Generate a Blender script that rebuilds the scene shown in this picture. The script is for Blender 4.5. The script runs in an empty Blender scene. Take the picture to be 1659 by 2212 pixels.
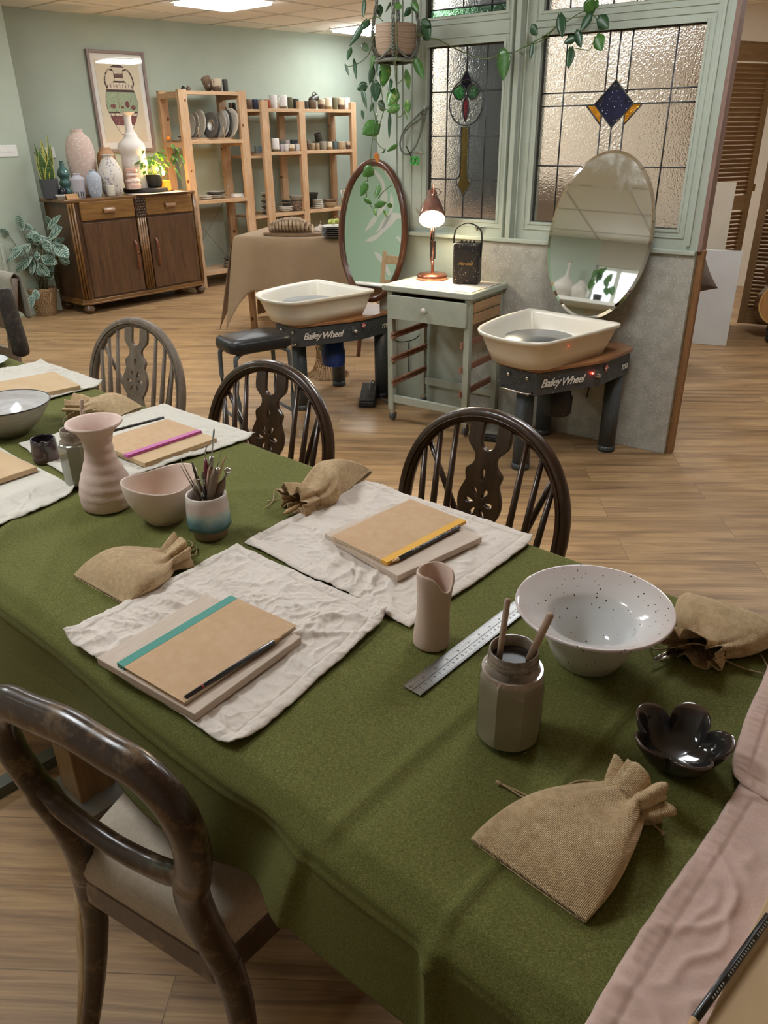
import bpy, math, random
from math import sin, cos, pi, radians, sqrt, atan2, hypot
from mathutils import Vector, Matrix, noise
random.seed(7)
S = bpy.context.scene
COL = S.collection
H = 1.42
FPX = 1657.5
PIT, ROL = radians(26.302), radians(-0.762)

# ------------------------------------------------------------------ camera
fwd = Vector((0, cos(PIT), -sin(PIT))); rt = Vector((1, 0, 0)); up = Vector((0, sin(PIT), cos(PIT)))
R2 = rt*cos(ROL) + up*sin(ROL); U2 = up*cos(ROL) - rt*sin(ROL)
def ray(x, y): return R2*((x-829.5)/FPX) - U2*((y-1106)/FPX) + fwd
def at(x, y, z=0.0):
    d = ray(x, y); t = (z-H)/d.z
    return Vector((d.x*t, d.y*t, z))
def vplane(x, y, p0, az, off=0.0):
    """point of the vertical plane through p0 running along azimuth az"""
    a = radians(az); n = Vector((-cos(a), sin(a), 0)); d = ray(x, y)
    t = (Vector((p0[0], p0[1], 0)).dot(n)+off)/d.dot(n); p = d*t
    return Vector((p.x, p.y, p.z+H))
def depth(p): return (Vector(p)-Vector((0, 0, H))).dot(fwd)
def zup(p, x, y):
    d = ray(x, y); t = (p[0]*d.x+p[1]*d.y)/(d.x**2+d.y**2)
    return H+d.z*t
cd = bpy.data.cameras.new('camera'); cam = bpy.data.objects.new('camera', cd); COL.objects.link(cam)
cd.sensor_fit = 'HORIZONTAL'; cd.sensor_width = 36; cd.lens = 36*FPX/1659; cd.clip_start = .02; cd.clip_end = 60
mw = Matrix.Identity(4)
for i in range(3): mw[i][0], mw[i][1], mw[i][2] = R2[i], U2[i], -fwd[i]
mw[2][3] = H
cam.matrix_world = mw
S.camera = cam

# ------------------------------------------------------------------ tags
def tag(o, label=None, cat=None, group=None, kind=None):
    if label and len(label.split()) > 16: print('LONGLABEL', len(label.split()), label)
    if label: o['label'] = label
    if cat: o['category'] = cat
    if group: o['group'] = group
    if kind: o['kind'] = kind
    return o
def rz(az): return radians(90-az)
def empty(name, label, cat, loc, az=90, group=None, kind=None):
    o = bpy.data.objects.new(name, None); COL.objects.link(o); o.empty_display_size = .05
    o.location = loc; o.rotation_euler = (0, 0, rz(az))
    return tag(o, label, cat, group, kind)
def dup(root, loc, az=None, label=None, group=None, scale=None):
    r = root.copy(); COL.objects.link(r); r.location = loc
    if az is not None: r.rotation_euler = (0, 0, rz(az))
    if label: r['label'] = label
    if group: r['group'] = group
    if scale: r.scale = scale
    for ch in root.children:
        c = ch.copy(); COL.objects.link(c); c.parent = r
        for g in ch.children:
            d = g.copy(); COL.objects.link(d); d.parent = c
    return r

# ------------------------------------------------------------------ mesh builder
class MB:
    def __init__(s): s.v = []; s.f = []; s.s = []
    def add(s, vs, fs, sm=True, M=None):
        b = len(s.v)
        for v in vs:
            v = Vector(v); s.v.append(M @ v if M else v)
        for f in fs: s.f.append([i+b for i in f]); s.s.append(sm)
        return s
    def box(s, c, d, rot=None, sm=False):
        x, y, z = d[0]/2, d[1]/2, d[2]/2
        vs = [Vector((i*x, j*y, k*z)) for k in (-1, 1) for j in (-1, 1) for i in (-1, 1)]
        M = Matrix.Translation(Vector(c)) @ (rot.to_4x4() if rot else Matrix.Identity(4))
        return s.add(vs, [(0, 2, 3, 1), (4, 5, 7, 6), (0, 1, 5, 4), (2, 6, 7, 3), (0, 4, 6, 2), (1, 3, 7, 5)], sm, M)
    def bx(s, x0, x1, y0, y1, z0, z1): return s.box(((x0+x1)/2, (y0+y1)/2, (z0+z1)/2), (abs(x1-x0), abs(y1-y0), abs(z1-z0)))
    def prism(s, poly, z0, z1, M=None, sm=False):
        n = len(poly)
        vs = [(p[0], p[1], z0) for p in poly]+[(p[0], p[1], z1) for p in poly]
        fs = [list(range(n))[::-1], [i+n for i in range(n)]]
        s.add(vs, fs, False, M)
        b = len(s.v)-2*n
        for i in range(n):
            j = (i+1) % n; s.f.append([b+i, b+j, b+n+j, b+n+i]); s.s.append(sm)
        return s
    def tube(s, path, r=.01, seg=8, closed=False, cap=True, upv=(0, 0, 1), rs=None, sq=False):
        """r: number, (rw, rh), or list of those; rw goes sideways to upv"""
        P = [Vector(p) for p in path]; n = len(P); upv = Vector(upv)
        rings = []
        for i in range(n):
            if closed: t = P[(i+1) % n]-P[i-1]
            else: t = P[min(i+1, n-1)]-P[max(i-1, 0)]
            t = t.normalized() if t.length > 1e-9 else Vector((0, 0, 1))
            a = t.cross(upv)
            if a.length < 1e-3: a = t.cross(Vector((0, 1, .01)))
            a.normalize(); b = a.cross(t).normalized()
            q = r[i] if isinstance(r, list) else r
            rw, rh = q if isinstance(q, tuple) else (q, q)
            ring = []
            for k in range(seg):
                th = 2*pi*(k+.5)/seg; c_, s_ = cos(th), sin(th)
                if sq: m = max(abs(c_), abs(s_)); e = .35; c_, s_ = c_*(1-e)+c_/m*e, s_*(1-e)+s_/m*e
                ring.append(P[i]+a*(rw*c_)+b*(rh*s_))
            rings.append(ring)
        vs = [v for g in rings for v in g]; fs = []
        m = n if closed else n-1
        for i in range(m):
            for k in range(seg):
                j = (i+1) % n; l = (k+1) % seg
                fs.append((i*seg+k, j*seg+k, j*seg+l, i*seg+l))
        if cap and not closed:
            fs.append(list(range(seg))); fs.append([(n-1)*seg+k for k in range(seg)][::-1])
        return s.add(vs, fs, True)
    def lathe(s, prof, seg=32, c=(0, 0, 0), fn=None, M=None):
        vs = []; fs = []; idx = []
        for (r, z) in prof:
            if r < 1e-6:
                idx.append([len(vs)]); vs.append(Vector((c[0], c[1], c[2]+z)))
            else:
                g = []
                for k in range(seg):
                    th = 2*pi*k/seg; rr, zz, dx, dy = (fn(r, z, th) if fn else (r, z, 0, 0))
                    g.append(len(vs)); vs.append(Vector((c[0]+rr*cos(th)+dx, c[1]+rr*sin(th)+dy, c[2]+zz)))
                idx.append(g)
        for a, b in zip(idx, idx[1:]):
            for k in range(seg):
                l = (k+1) % seg
                if len(a) == 1 and len(b) == 1: break
                if len(a) == 1: fs.append((a[0], b[l], b[k])[::-1])
                elif len(b) == 1: fs.append((a[k], a[l], b[0]))
                else: fs.append((a[k], a[l], b[l], b[k]))
        return s.add(vs, fs, True, M)
    def ball(s, c, r, seg=12, n=8, M=None):
        if not isinstance(r, (tuple, list)): r = (r, r, r)
        pr = [(sin(pi*i/n), -cos(pi*i/n)) for i in range(n+1)]
        pr[0] = (0, -1); pr[-1] = (0, 1)
        T = Matrix.Translation(Vector(c)) @ (M if M else Matrix.Identity(4)) @ Matrix.Diagonal((r[0], r[1], r[2], 1))
        return s.lathe(pr, seg, (0, 0, 0), None, T)
    def grid(s, nu, nv, fn):
        vs = [fn(i/nu, j/nv) for j in range(nv+1) for i in range(nu+1)]
        fs = [(j*(nu+1)+i, j*(nu+1)+i+1, (j+1)*(nu+1)+i+1, (j+1)*(nu+1)+i) for j in range(nv) for i in range(nu)]
        return s.add(vs, fs, True)
    def build(s, name, m, parent=None, bevel=0, solid=0, sub=0, loc=None, smooth=None):
        me = bpy.data.meshes.new(name); me.from_pydata([tuple(v) for v in s.v], [], s.f)
        me.polygons.foreach_set('use_smooth', s.s if smooth is None else [smooth]*len(s.f)); me.update()
        o = bpy.data.objects.new(name, me); COL.objects.link(o)
        if m: me.materials.append(m)
        if parent: o.parent = parent
        if loc is not None: o.location = loc
        if solid:
            d = o.modifiers.new('s', 'SOLIDIFY'); d.thickness = solid; d.offset = 0
        if bevel:
            d = o.modifiers.new('b', 'BEVEL'); d.width = bevel; d.segments = 2; d.limit_method = 'ANGLE'; d.angle_limit = radians(50)
        if sub:
            d = o.modifiers.new('u', 'SUBSURF'); d.levels = sub; d.render_levels = sub
        return o
def flat2d(outlines, name, m, parent, thick, bevel=0, M=None, shear=None):
    """filled 2-D outlines with holes (x, z) extruded along y"""
    cu = bpy.data.curves.new(name, 'CURVE'); cu.dimensions = '2D'; cu.fill_mode = 'BOTH'; cu.extrude = max(thick/2-bevel, .0001)
    cu.bevel_depth = bevel; cu.bevel_resolution = 2 if bevel else 0
    for o_ in outlines:
        sp = cu.splines.new('POLY'); sp.points.add(len(o_)-1); sp.use_cyclic_u = True
        for i, p in enumerate(o_): sp.points[i].co = (p[0], p[1], 0, 1)
    return _curve_to(cu, name, m, parent, M, shear)
def _curve_to(cu, name, m, parent, M, shear=None):
    t = bpy.data.objects.new('t', cu); COL.objects.link(t)
    dg = bpy.context.evaluated_depsgraph_get(); dg.update()
    me = bpy.data.meshes.new_from_object(t.evaluated_get(dg))
    bpy.data.objects.remove(t); bpy.data.curves.remove(cu)
    me.name = name
    RX = Matrix.Rotation(pi/2, 4, 'X')
    for v in me.vertices:
        c = RX @ v.co
        if shear: c.y += shear(c.x, c.z)
        v.co = (M @ c) if M else c
    me.materials.clear(); me.materials.append(m)
    o = bpy.data.objects.new(name, me); COL.objects.link(o)
    if parent: o.parent = parent
    return o
def text(body, size, m, parent, M=None, thick=.0006, shear_=0.0, name='lettering', spacing=1.0, weight=0.0):
    cu = bpy.data.curves.new('t', 'FONT'); cu.body = body; cu.size = size; cu.extrude = thick/2
    cu.align_x = 'CENTER'; cu.align_y = 'CENTER'; cu.shear = shear_; cu.space_character = spacing; cu.offset = weight; cu.resolution_u = 3
    return _curve_to(cu, name, m, parent, M)

# ------------------------------------------------------------------ materials
def lin(c):
    if isinstance(c, str): c = tuple(int(c[i:i+2], 16)/255 for i in (0, 2, 4))
    return tuple((x/12.92 if x <= .04045 else ((x+.055)/1.055)**2.4) for x in c)+(1,)
class NT:
    def __init__(s, name):
        s.m = bpy.data.materials.new(name); s.m.use_nodes = True; s.t = s.m.node_tree; s.n = s.t.nodes; s.l = s.t.links
        s.p = s.n['Principled BSDF']; s.tc = s.n.new('ShaderNodeTexCoord')
    def node(s, k, **kw):
        x = s.n.new(k)
        for a, b in kw.items():
            if a.startswith('i_'):
                key = a[2:]; key = int(key) if key.isdigit() else key.replace('_', ' ')
                x.inputs[key].default_value = b
            else: setattr(x, a, b)
        return x
    def link(s, a, b): s.l.new(a, b)
    def coord(s, scale=(1, 1, 1), rot=(0, 0, 0), space='Object'):
        mp = s.n.new('ShaderNodeMapping'); mp.inputs['Scale'].default_value = scale; mp.inputs['Rotation'].default_value = rot
        s.link(s.tc.outputs[space], mp.inputs[0]); return mp.outputs[0]
    def noise(s, scale, detail=3, rough=.5, v=None, dist=0):
        x = s.node('ShaderNodeTexNoise'); x.inputs['Scale'].default_value = scale; x.inputs['Detail'].default_value = detail
        x.inputs['Roughness'].default_value = rough; x.inputs['Distortion'].default_value = dist
        s.link(v if v else s.tc.outputs['Object'], x.inputs['Vector']); return x.outputs['Fac']
    def ramp(s, fac, stops):
        x = s.node('ShaderNodeValToRGB'); e = x.color_ramp.elements
        while len(e) < len(stops): e.new(.5)
        for i, (p, c) in enumerate(stops):
            e[i].position = p; e[i].color = c if len(c) == 4 else tuple(c)+(1,)
        s.link(fac, x.inputs[0]); return x.outputs[0]
    def mix(s, fac, a, b, mode='MIX'):
        x = s.node('ShaderNodeMix'); x.data_type = 'RGBA'; x.blend_type = mode
        for k, q in ((0, fac), (6, a), (7, b)):
            if hasattr(q, 'is_linked') or hasattr(q, 'links'): s.link(q, x.inputs[k])
            else: x.inputs[k].default_value = q
        return x.outputs[2]
    def math(s, op, a, b=0.0):
        x = s.node('ShaderNodeMath', operation=op)
        for k, q in ((0, a), (1, b)):
            if hasattr(q, 'links'): s.link(q, x.inputs[k])
            else: x.inputs[k].default_value = q
        return x.outputs[0]
    def bump(s, h, strength=.3, dist=.01):
        x = s.node('ShaderNodeBump'); x.inputs['Strength'].default_value = strength; x.inputs['Distance'].default_value = dist
        s.link(h, x.inputs['Height'])
        nl = s.p.inputs['Normal'].links
        if nl: s.link(nl[0].from_socket, x.inputs['Normal'])
        s.link(x.outputs[0], s.p.inputs['Normal'])
    def color(s, c): s.link(c, s.p.inputs['Base Color']) if hasattr(c, 'links') else setattr(s.p.inputs['Base Color'], 'default_value', c)
def mat(name, c, rough=.5, metal=0, c2=None, scale=8, stretch=(1, 1, 1), detail=3, lo=.35, hi=.65, bump=0, bscale=None, bdist=.003, spec=.5, coat=0,
        trans=0, ior=1.45, emit=None, es=0, sheen=0, speck=None, alpha=1, sss=0):
    t = NT(name); p = t.p; p.inputs['Roughness'].default_value = rough; p.inputs['Metallic'].default_value = metal
    p.inputs['Specular IOR Level'].default_value = spec; p.inputs['IOR'].default_value = ior
    base = lin(c); t.color(base)
    if coat: p.inputs['Coat Weight'].default_value = coat; p.inputs['Coat Roughness'].default_value = .08
    if trans: p.inputs['Transmission Weight'].default_value = trans
    if sheen: p.inputs['Sheen Weight'].default_value = sheen
    if emit: p.inputs['Emission Color'].default_value = lin(emit); p.inputs['Emission Strength'].default_value = es
    if alpha < 1: p.inputs['Alpha'].default_value = alpha
    out = None
    if c2:
        v = t.coord(stretch); f = t.noise(scale, detail, .6, v)
        out = t.ramp(f, [(lo, base), (hi, lin(c2))]); t.color(out)
    if speck:
        for (sc, ss, thr) in speck:
            w = t.node('ShaderNodeTexVoronoi'); w.inputs['Scale'].default_value = ss; t.link(t.tc.outputs['Object'], w.inputs['Vector'])
            big = t.noise(ss*.35, 2)
            th = t.math('MULTIPLY', big, thr*5.5)
            k = t.math('LESS_THAN', w.outputs['Distance'], th)
            out = t.mix(k, out if out else base, lin(sc)); t.color(out)
    if bump:
        v = t.coord(stretch); t.bump(t.noise(bscale or scale*3, 4, .6, v), bump, bdist)
    return t.m
def wood(name, c1, c2, axis=0, scale=14, rough=.4, coat=0, bump=.08, c3=None, ratio=12, wear=None, spots=None):
    t = NT(name); st = [1, 1, 1]; st = [1.0 if i == axis else ratio for i in range(3)]
    v = t.coord(tuple(st)); f = t.noise(scale/6, 4, .62, v, .6); g = t.noise(scale, 3, .7, v)
    col = t.ramp(f, [(.3, lin(c1)), (.7, lin(c2))]); fine = t.ramp(g, [(.4, (.72, .72, .72, 1)), (.62, (1, 1, 1, 1))])
    o = t.mix(.8, col, fine, 'MULTIPLY')
    if c3: o = t.mix(t.ramp(t.noise(3, 2), [(.45, (0, 0, 0, 1)), (.7, (1, 1, 1, 1))]), o, lin(c3))
    if wear: o = t.mix(t.ramp(t.noise(22, 5, .7), [(.52, (0, 0, 0, 1)), (.66, (1, 1, 1, 1))]), o, lin(wear))
    if spots:
        for sc, th in ((9, .13), (26, .07)):
            w = t.node('ShaderNodeTexVoronoi'); w.inputs['Scale'].default_value = sc; t.link(t.coord((1, .3, .8)), w.inputs['Vector']); o = t.mix(t.math('LESS_THAN', w.outputs['Distance'], th), o, lin(spots))
    t.color(o); t.p.inputs['Roughness'].default_value = rough
    if coat: t.p.inputs['Coat Weight'].default_value = coat; t.p.inputs['Coat Roughness'].default_value = .15
    if bump: t.bump(g, bump, .002)
    return t.m
def weave(name, c1, c2, freq=700, rough=.9, bump=.4, dist=.0006, mott=None, mscale=5, sheen=.1, twill=False, blot=.5, streak=False):
    t = NT(name); t.p.inputs['Roughness'].default_value = rough; t.p.inputs['Sheen Weight'].default_value = sheen; t.p.inputs['Specular IOR Level'].default_value = .15
    def wv(rot, fr):
        x = t.node('ShaderNodeTexWave'); x.inputs['Scale'].default_value = fr; x.inputs['Distortion'].default_value = 1.5; x.inputs['Detail'].default_value = 1; x.inputs['Detail Scale'].default_value = 2
        t.link(t.coord((1, 1, 1), (0, 0, rot)), x.inputs['Vector']); return x.outputs['Fac']
    a = wv(0, freq); b = wv(pi/2, freq)
    h = t.math('MULTIPLY', a, b)
    n1 = t.noise(freq*.5, 2, .6, t.coord((1, .12, 1) if streak else (1, 1, 1)))
    f = t.math('MULTIPLY', t.math('ADD', h, n1), .8)
    o = t.ramp(f, [(.3, lin(c1)), (.75, lin(c2))])
    if mott: o = t.mix(t.ramp(t.noise(mscale, 3), [(.4, (0, 0, 0, 1)), (.65, (blot, blot, blot, 1))]), o, lin(mott))
    t.color(o); t.bump(h, bump, dist)
    return t.m
def thin_glass(name, tint=(1, 1, 1, 1), rough=.02, ior=1.45):
    m = bpy.data.materials.new(name); m.use_nodes = True; t = m.node_tree; n = t.nodes; n.clear()
    o = n.new('ShaderNodeOutputMaterial'); mx = n.new('ShaderNodeMixShader'); a = n.new('ShaderNodeBsdfTransparent'); g = n.new('ShaderNodeBsdfGlossy'); lw = n.new('ShaderNodeLayerWeight'); pw = n.new('ShaderNodeMath'); pw.operation = 'POWER'; pw.inputs[1].default_value = 4; f = n.new('ShaderNodeMath'); f.operation = 'MULTIPLY_ADD'; f.inputs[1].default_value = .8; f.inputs[2].default_value = .045; t.links.new(lw.outputs['Facing'], pw.inputs[0]); t.links.new(pw.outputs[0], f.inputs[0])
    a.inputs[0].default_value = tint; g.inputs['Roughness'].default_value = rough
    t.links.new(f.outputs[0], mx.inputs[0]); t.links.new(a.outputs[0], mx.inputs[1]); t.links.new(g.outputs[0], mx.inputs[2]); t.links.new(mx.outputs[0], o.inputs[0]); return m
def glaze(name, stops, z0, z1, rough=.2, noise_amt=.25, scale=25, spec=.5, speck=None, bump=0):
    """colour bands by object height, broken up with noise"""
    t = NT(name); t.p.inputs['Roughness'].default_value = rough
    sp = t.node('ShaderNodeSeparateXYZ'); t.link(t.tc.outputs['Object'], sp.inputs[0])
    f = t.math('DIVIDE', t.math('SUBTRACT', sp.outputs[2], z0), (z1-z0))
    f = t.math('ADD', f, t.math('MULTIPLY', t.math('SUBTRACT', t.noise(scale, 4), .5), noise_amt))
    o = t.ramp(f, [(p, lin(c)) for p, c in stops]); t.color(o)
    if speck:
        w = t.node('ShaderNodeTexVoronoi'); w.inputs['Scale'].default_value = speck[1]; t.link(t.tc.outputs['Object'], w.inputs['Vector'])
        k = t.math('LESS_THAN', w.outputs['Distance'], t.math('MULTIPLY', t.noise(speck[1]*.4, 2), speck[2]*5.5)); t.color(t.mix(k, o, lin(speck[0])))
    if bump: t.bump(t.noise(scale*3, 4), bump, .002)
    return t.m
def hollow(prof, t=.006, floor=None):
    """outer (r, z) profile bottom to top -> closed cup profile with inner wall"""
    inner = [(max(r-t, .001), z) for r, z in prof[::-1]]
    zt = prof[-1][1]; fl = (floor if floor is not None else prof[0][1]+t)
    inner = [(r, z if i else zt) for i, (r, z) in enumerate(inner) if z > fl]
    out = [(0, prof[0][1])]+prof+[((prof[-1][0]*2-t)/2, zt+t*.45)]+inner
    return out+[(inner[-1][0]*.92, fl), (0, fl)]
def smooth_prof(pts, n=5):
    """Catmull-Rom through (r, z) points"""
    P = [pts[0]]+list(pts)+[pts[-1]]; o = []
    for i in range(1, len(P)-2):
        for k in range(n):
            t = k/n; q = []
            for d in range(len(pts[0])):
                a, b, c, e = P[i-1][d], P[i][d], P[i+1][d], P[i+2][d]
                q.append(.5*(2*b+(c-a)*t+(2*a-5*b+4*c-e)*t*t+(3*b-a-3*c+e)*t**3))
            o.append(tuple(q))
    return o+[tuple(pts[-1])]
# ================================================================== ROOM
ZC = 2.40
G_wall = mat('sage wall paint', 'ADB7A8', .75, c2='A7B2A3', scale=3, bump=.05, bscale=160)
G_wall2 = mat('sage eggshell joinery paint', 'B3BAAD', .5, c2='ABB3A4', scale=6, bump=.05, bscale=60, speck=[('D8DAD2', 55, .028)])
G_cream = mat('cream wall paint', 'DDD2C0', .8, c2='D8CCB9', scale=3, bump=.04, bscale=150)
def floor_mat():
    t = NT('oak plank vinyl'); p = t.p
    v = t.coord((1, 1, 1), (0, 0, radians(3)))
    br = t.node('ShaderNodeTexBrick', offset=.37, offset_frequency=2, squash=1.0)
    for k, q in (('Scale', 1.0), ('Mortar Size', .0012), ('Mortar Smooth', .2), ('Bias', 0.0), ('Brick Width', 1.22), ('Row Height', .178)): br.inputs[k].default_value = q
    br.inputs['Color1'].default_value = (.25, .25, .25, 1); br.inputs['Color2'].default_value = (.75, .75, .75, 1); br.inputs['Mortar'].default_value = (0, 0, 0, 1)
    t.link(v, br.inputs['Vector'])
    # shift the grain from plank to plank
    cmb = t.node('ShaderNodeVectorMath', operation='MULTIPLY'); cmb.inputs[1].default_value = (3.7, 9.1, 0); t.link(br.outputs['Color'], cmb.inputs[0])
    ad = t.node('ShaderNodeVectorMath', operation='ADD'); t.link(v, ad.inputs[0]); t.link(cmb.outputs[0], ad.inputs[1])
    mp = t.node('ShaderNodeMapping'); mp.inputs['Scale'].default_value = (.6, 8.5, 1); t.link(ad.outputs[0], mp.inputs[0])
    f = t.noise(1.7, 5, .62, mp.outputs[0], 1.3)
    mp2 = t.node('ShaderNodeMapping'); mp2.inputs['Scale'].default_value = (1.6, 75, 1); t.link(ad.outputs[0], mp2.inputs[0])
    g = t.noise(2.0, 3, .7, mp2.outputs[0])
    col = t.ramp(f, [(.28, lin('72583E')), (.45, lin('9A7A56')), (.60, lin('B49268')), (.78, lin('846646'))])
    col = t.mix(.42, col, t.ramp(g, [(.35, (.52, .48, .44, 1)), (.6, (1, 1, 1, 1))]), 'MULTIPLY')
    col = t.mix(t.math('MULTIPLY', br.outputs['Fac'], .6), col, lin('4A3826'))
    blot = t.ramp(t.noise(1.1, 3), [(.56, (0, 0, 0, 1)), (.72, (.35, .35, .35, 1))])
    col = t.mix(blot, col, lin('9A7A58'))
    t.color(col); p.inputs['Roughness'].default_value = .42
    rr = t.ramp(t.noise(5, 4), [(.3, (.36, .36, .36, 1)), (.7, (.56, .56, .56, 1))]); t.link(rr, p.inputs['Roughness'])
    t.bump(g, .06, .002); return t.m
MB().bx(-8, 7, -4, 13, -.05, 0).build('floor', floor_mat()).update_tag()
bpy.data.objects['floor']['kind'] = 'structure'

def ceil_mat():
    t = NT('mineral fibre ceiling tiles'); v = t.coord((1, 1, 1), (0, 0, radians(-49)))
    o = t.ramp(t.noise(60, 3), [(.3, lin('F2ECE4')), (.7, lin('F6F1EA'))]); t.color(o); t.p.inputs['Roughness'].default_value = .9
    t.bump(t.noise(180, 3), .25, .002); return t.m
U1 = Vector((sin(radians(41)), cos(radians(41)), 0)); U2c = Vector((sin(radians(131)), cos(radians(131)), 0))
PL0 = Vector((-1.25, 7.40, 0))
MB().bx(-8, 7, -4, 13, ZC, ZC+.05).build('ceiling', ceil_mat())['kind'] = 'structure'
gb = MB(); Rg = Matrix.Rotation(radians(49), 3, 'Z')
for i in range(-20, 12):
    c = PL0+U1*(i*.6+.3)+Vector((0, 0, ZC-.001)); gb.box(c, (.022, 20, .006), Matrix.Rotation(radians(-41-90), 3, 'Z'))
for j in range(-14, 16):
    c = PL0+U2c*(j*.6+.3)+Vector((0, 0, ZC-.001)); gb.box(c, (.022, 20, .006), Matrix.Rotation(radians(-41), 3, 'Z'))
g_ = gb.build('trim_1', mat('ceiling grid white', 'C9C2B4', .6)); g_['kind'] = 'structure'

def wall(name, a, b, m, z0=0, z1=ZC, th=.12, side=1):
    """side=1: thickness grows to the left of a->b"""
    a = Vector(a); b = Vector(b); d = (b-a); L = d.length
    mb = MB().bx(0, L, 0, th*side, z0, z1)
    o = mb.build(name, m); o.location = (a.x, a.y, 0); o.rotation_euler = (0, 0, atan2(d.y, d.x)); o['kind'] = 'structure'; return o
nB = Vector((-cos(radians(47.5)), sin(radians(47.5)), 0)); dB = Vector((sin(radians(47.5)), cos(radians(47.5)), 0))
OB = nB*7.72
C0 = at(131, 669); L0 = at(34, 686); dL = (L0-C0).normalized()
bk0 = OB+dB*((C0+nB*.3).dot(dB)); bk0 = OB + dB*(C0.dot(dB))
wall('wall_back', bk0, OB+dB*11.5, G_wall)
wall('wall_alcove', bk0+nB*.1, C0, G_wall, th=.1, side=-1)
TU = Vector((.7466, -.6652, 0)); TV = Vector((.6652, .7466, 0))     # work table axes
def tuv(u, v, z=0): return TU*u+TV*v+Vector((0, 0, z))
# left of the alcove a stretch of wall nearer the camera, then the street wall on the left
VL = -1.2
tL = (L0.dot(TV)-VL)/(-dL.dot(TV)); CL = L0+dL*tL
wall('wall_left', CL, C0, G_wall)
uL = CL.dot(TU)
WZ0, WZ1, WU0, WU1 = 1.72, 2.14, -3.04, -2.55
pL = lambda u: tuv(u, VL)
wall('wall_street_1', pL(WU0), CL, G_wall, side=-1) if False else None
def swall(name, u0, u1, z0, z1, m=G_wall): return wall(name, pL(u0), pL(u1), m, z0, z1, th=.12, side=-1)
G_st = mat('warm grey wall paint', 'B4AEA0', .8); swall('wall_street_1', uL-.2, WU0, 0, ZC); swall('wall_street_2', WU1, 2.2, 0, ZC, G_st)
swall('wall_street_3', WU0, WU1, 0, WZ0, G_st); swall('wall_street_4', WU0, WU1, WZ1, ZC, G_st)
wall('wall_near', pL(2.2), tuv(2.2, 6.5), G_cream, side=-1)
# right: cream wall behind the louvred doors
RW = (3.29, 8.04, 0); dR = Vector((sin(radians(116)), cos(radians(116)), 0))
RA = Vector(RW)-dR*3.6; RB_ = Vector(RW)+dR*2.9
wall('wall_right', RA, RB_, G_cream)
wall('wall_end', RB_, tuv(2.2, 6.5), G_cream)
wall('wall_far', OB+dB*11.5, RA, G_cream) if False else None

# high street window, seen only in the leaning mirror
wn = empty('window_3', None, None, pL((WU0+WU1)/2), 131.7, kind='structure'); W_white = mat('white gloss paint', 'E4E2DA', .35)
ww = (WU1-WU0)/2
f = MB(); zc = (WZ0+WZ1)/2
for x in (-ww, 0, ww): f.bx(x-.025, x+.025, -.08, -.03, WZ0, WZ1)
for z in (WZ0+.02, WZ1-.02): f.bx(-ww, ww, -.08, -.03, z-.02, z+.02)
f.build('window_frame', W_white, wn)
MB().bx(-ww-.65, ww+.05, -.01, .27, WZ0-.04, WZ0).build('window_sill', W_white, wn, bevel=.004)
sky = NT('bright overcast daylight'); sky.p.inputs['Emission Color'].default_value = (.86, .93, 1, 1); sky.p.inputs['Emission Strength'].default_value = 1.0
MB().bx(-ww, ww, -.118, -.112, WZ0, WZ1).build('window_pane', sky.m, wn)

# baseboards and architrave by the alcove
bb = empty('baseboard_left', None, None, C0, 0, kind='structure'); bb.rotation_euler = (0, 0, atan2(dL.y, dL.x))
LL = (L0-C0).length
s_ = MB().bx(-.012, LL-.02, 0, .018, 0, .16).bx(-.012, LL-.02, 0, .026, .16, .185); s_.build('skirting_board', G_wall2, bb, bevel=.004)
a_ = MB().bx(LL-.02, LL+.10, 0, .03, 0, .62).bx(LL+.0, LL+.02, .03, .045, 0, .62).bx(LL+.05, LL+.08, .03, .05, 0, .62)
a_.build('architrave', G_wall2, bb, bevel=.004)
bs = empty('baseboard_back', None, None, bk0, 47.5, kind='structure')
MB().bx(0, 11, -.018, 0, 0, .15).build('skirting_board', G_wall2, bs, bevel=.004)

# ceiling light panels
lp_m = NT('lit diffuser'); lp_m.p.inputs['Base Color'].default_value = (.9, .9, .9, 1); lp_m.p.inputs['Emission Color'].default_value = (.93, .975, 1, 1); lp_m.p.inputs['Emission Strength'].default_value = 7
metalw = mat('white metal trim', 'E8E8E4', .4)
PAN = []
for (i, j, lab) in ((0, 0, 'square ceiling light panel nearest the tall pine shelf'), (0, 0, None), (-1, 0, 'ceiling light panel over the far end of the long table'), (-1, 1, 'ceiling light panel above the work table between the wheels and the window'), (-1, 2, 'ceiling light panel over the right end of the table'),
                    (0, 1, 'ceiling light panel in front of the pottery wheels'), (0, 2, 'ceiling light panel on the right of the partition')):
    if lab: PAN.append((PL0+U1*2.4*i+U2c*2.4*j, lab))
PAN.append((Vector((-.08, 9.36, 0)), 'ceiling light panel behind the trailing pothos by the far wall'))
PAN.append((Vector((-1.35, 1.25, 0)), 'added unseen ceiling light panel brightening the left half of the work table'))  # unseen panel added to brighten the dark foreground
PAN.append((Vector((1.9, 6.6, 0)), 'ceiling light panel behind the leaded partition windows'))
PAN.append((Vector((-3.15, 2.7, 0)), 'ceiling light panel near the street wall left of the table'))
PAN.append((Vector((1.0, 8.6, 0)), 'added unseen ceiling light panel at the far end, backlighting the leaded glass'))  # unseen panel added as backlight for the leaded windows
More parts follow.
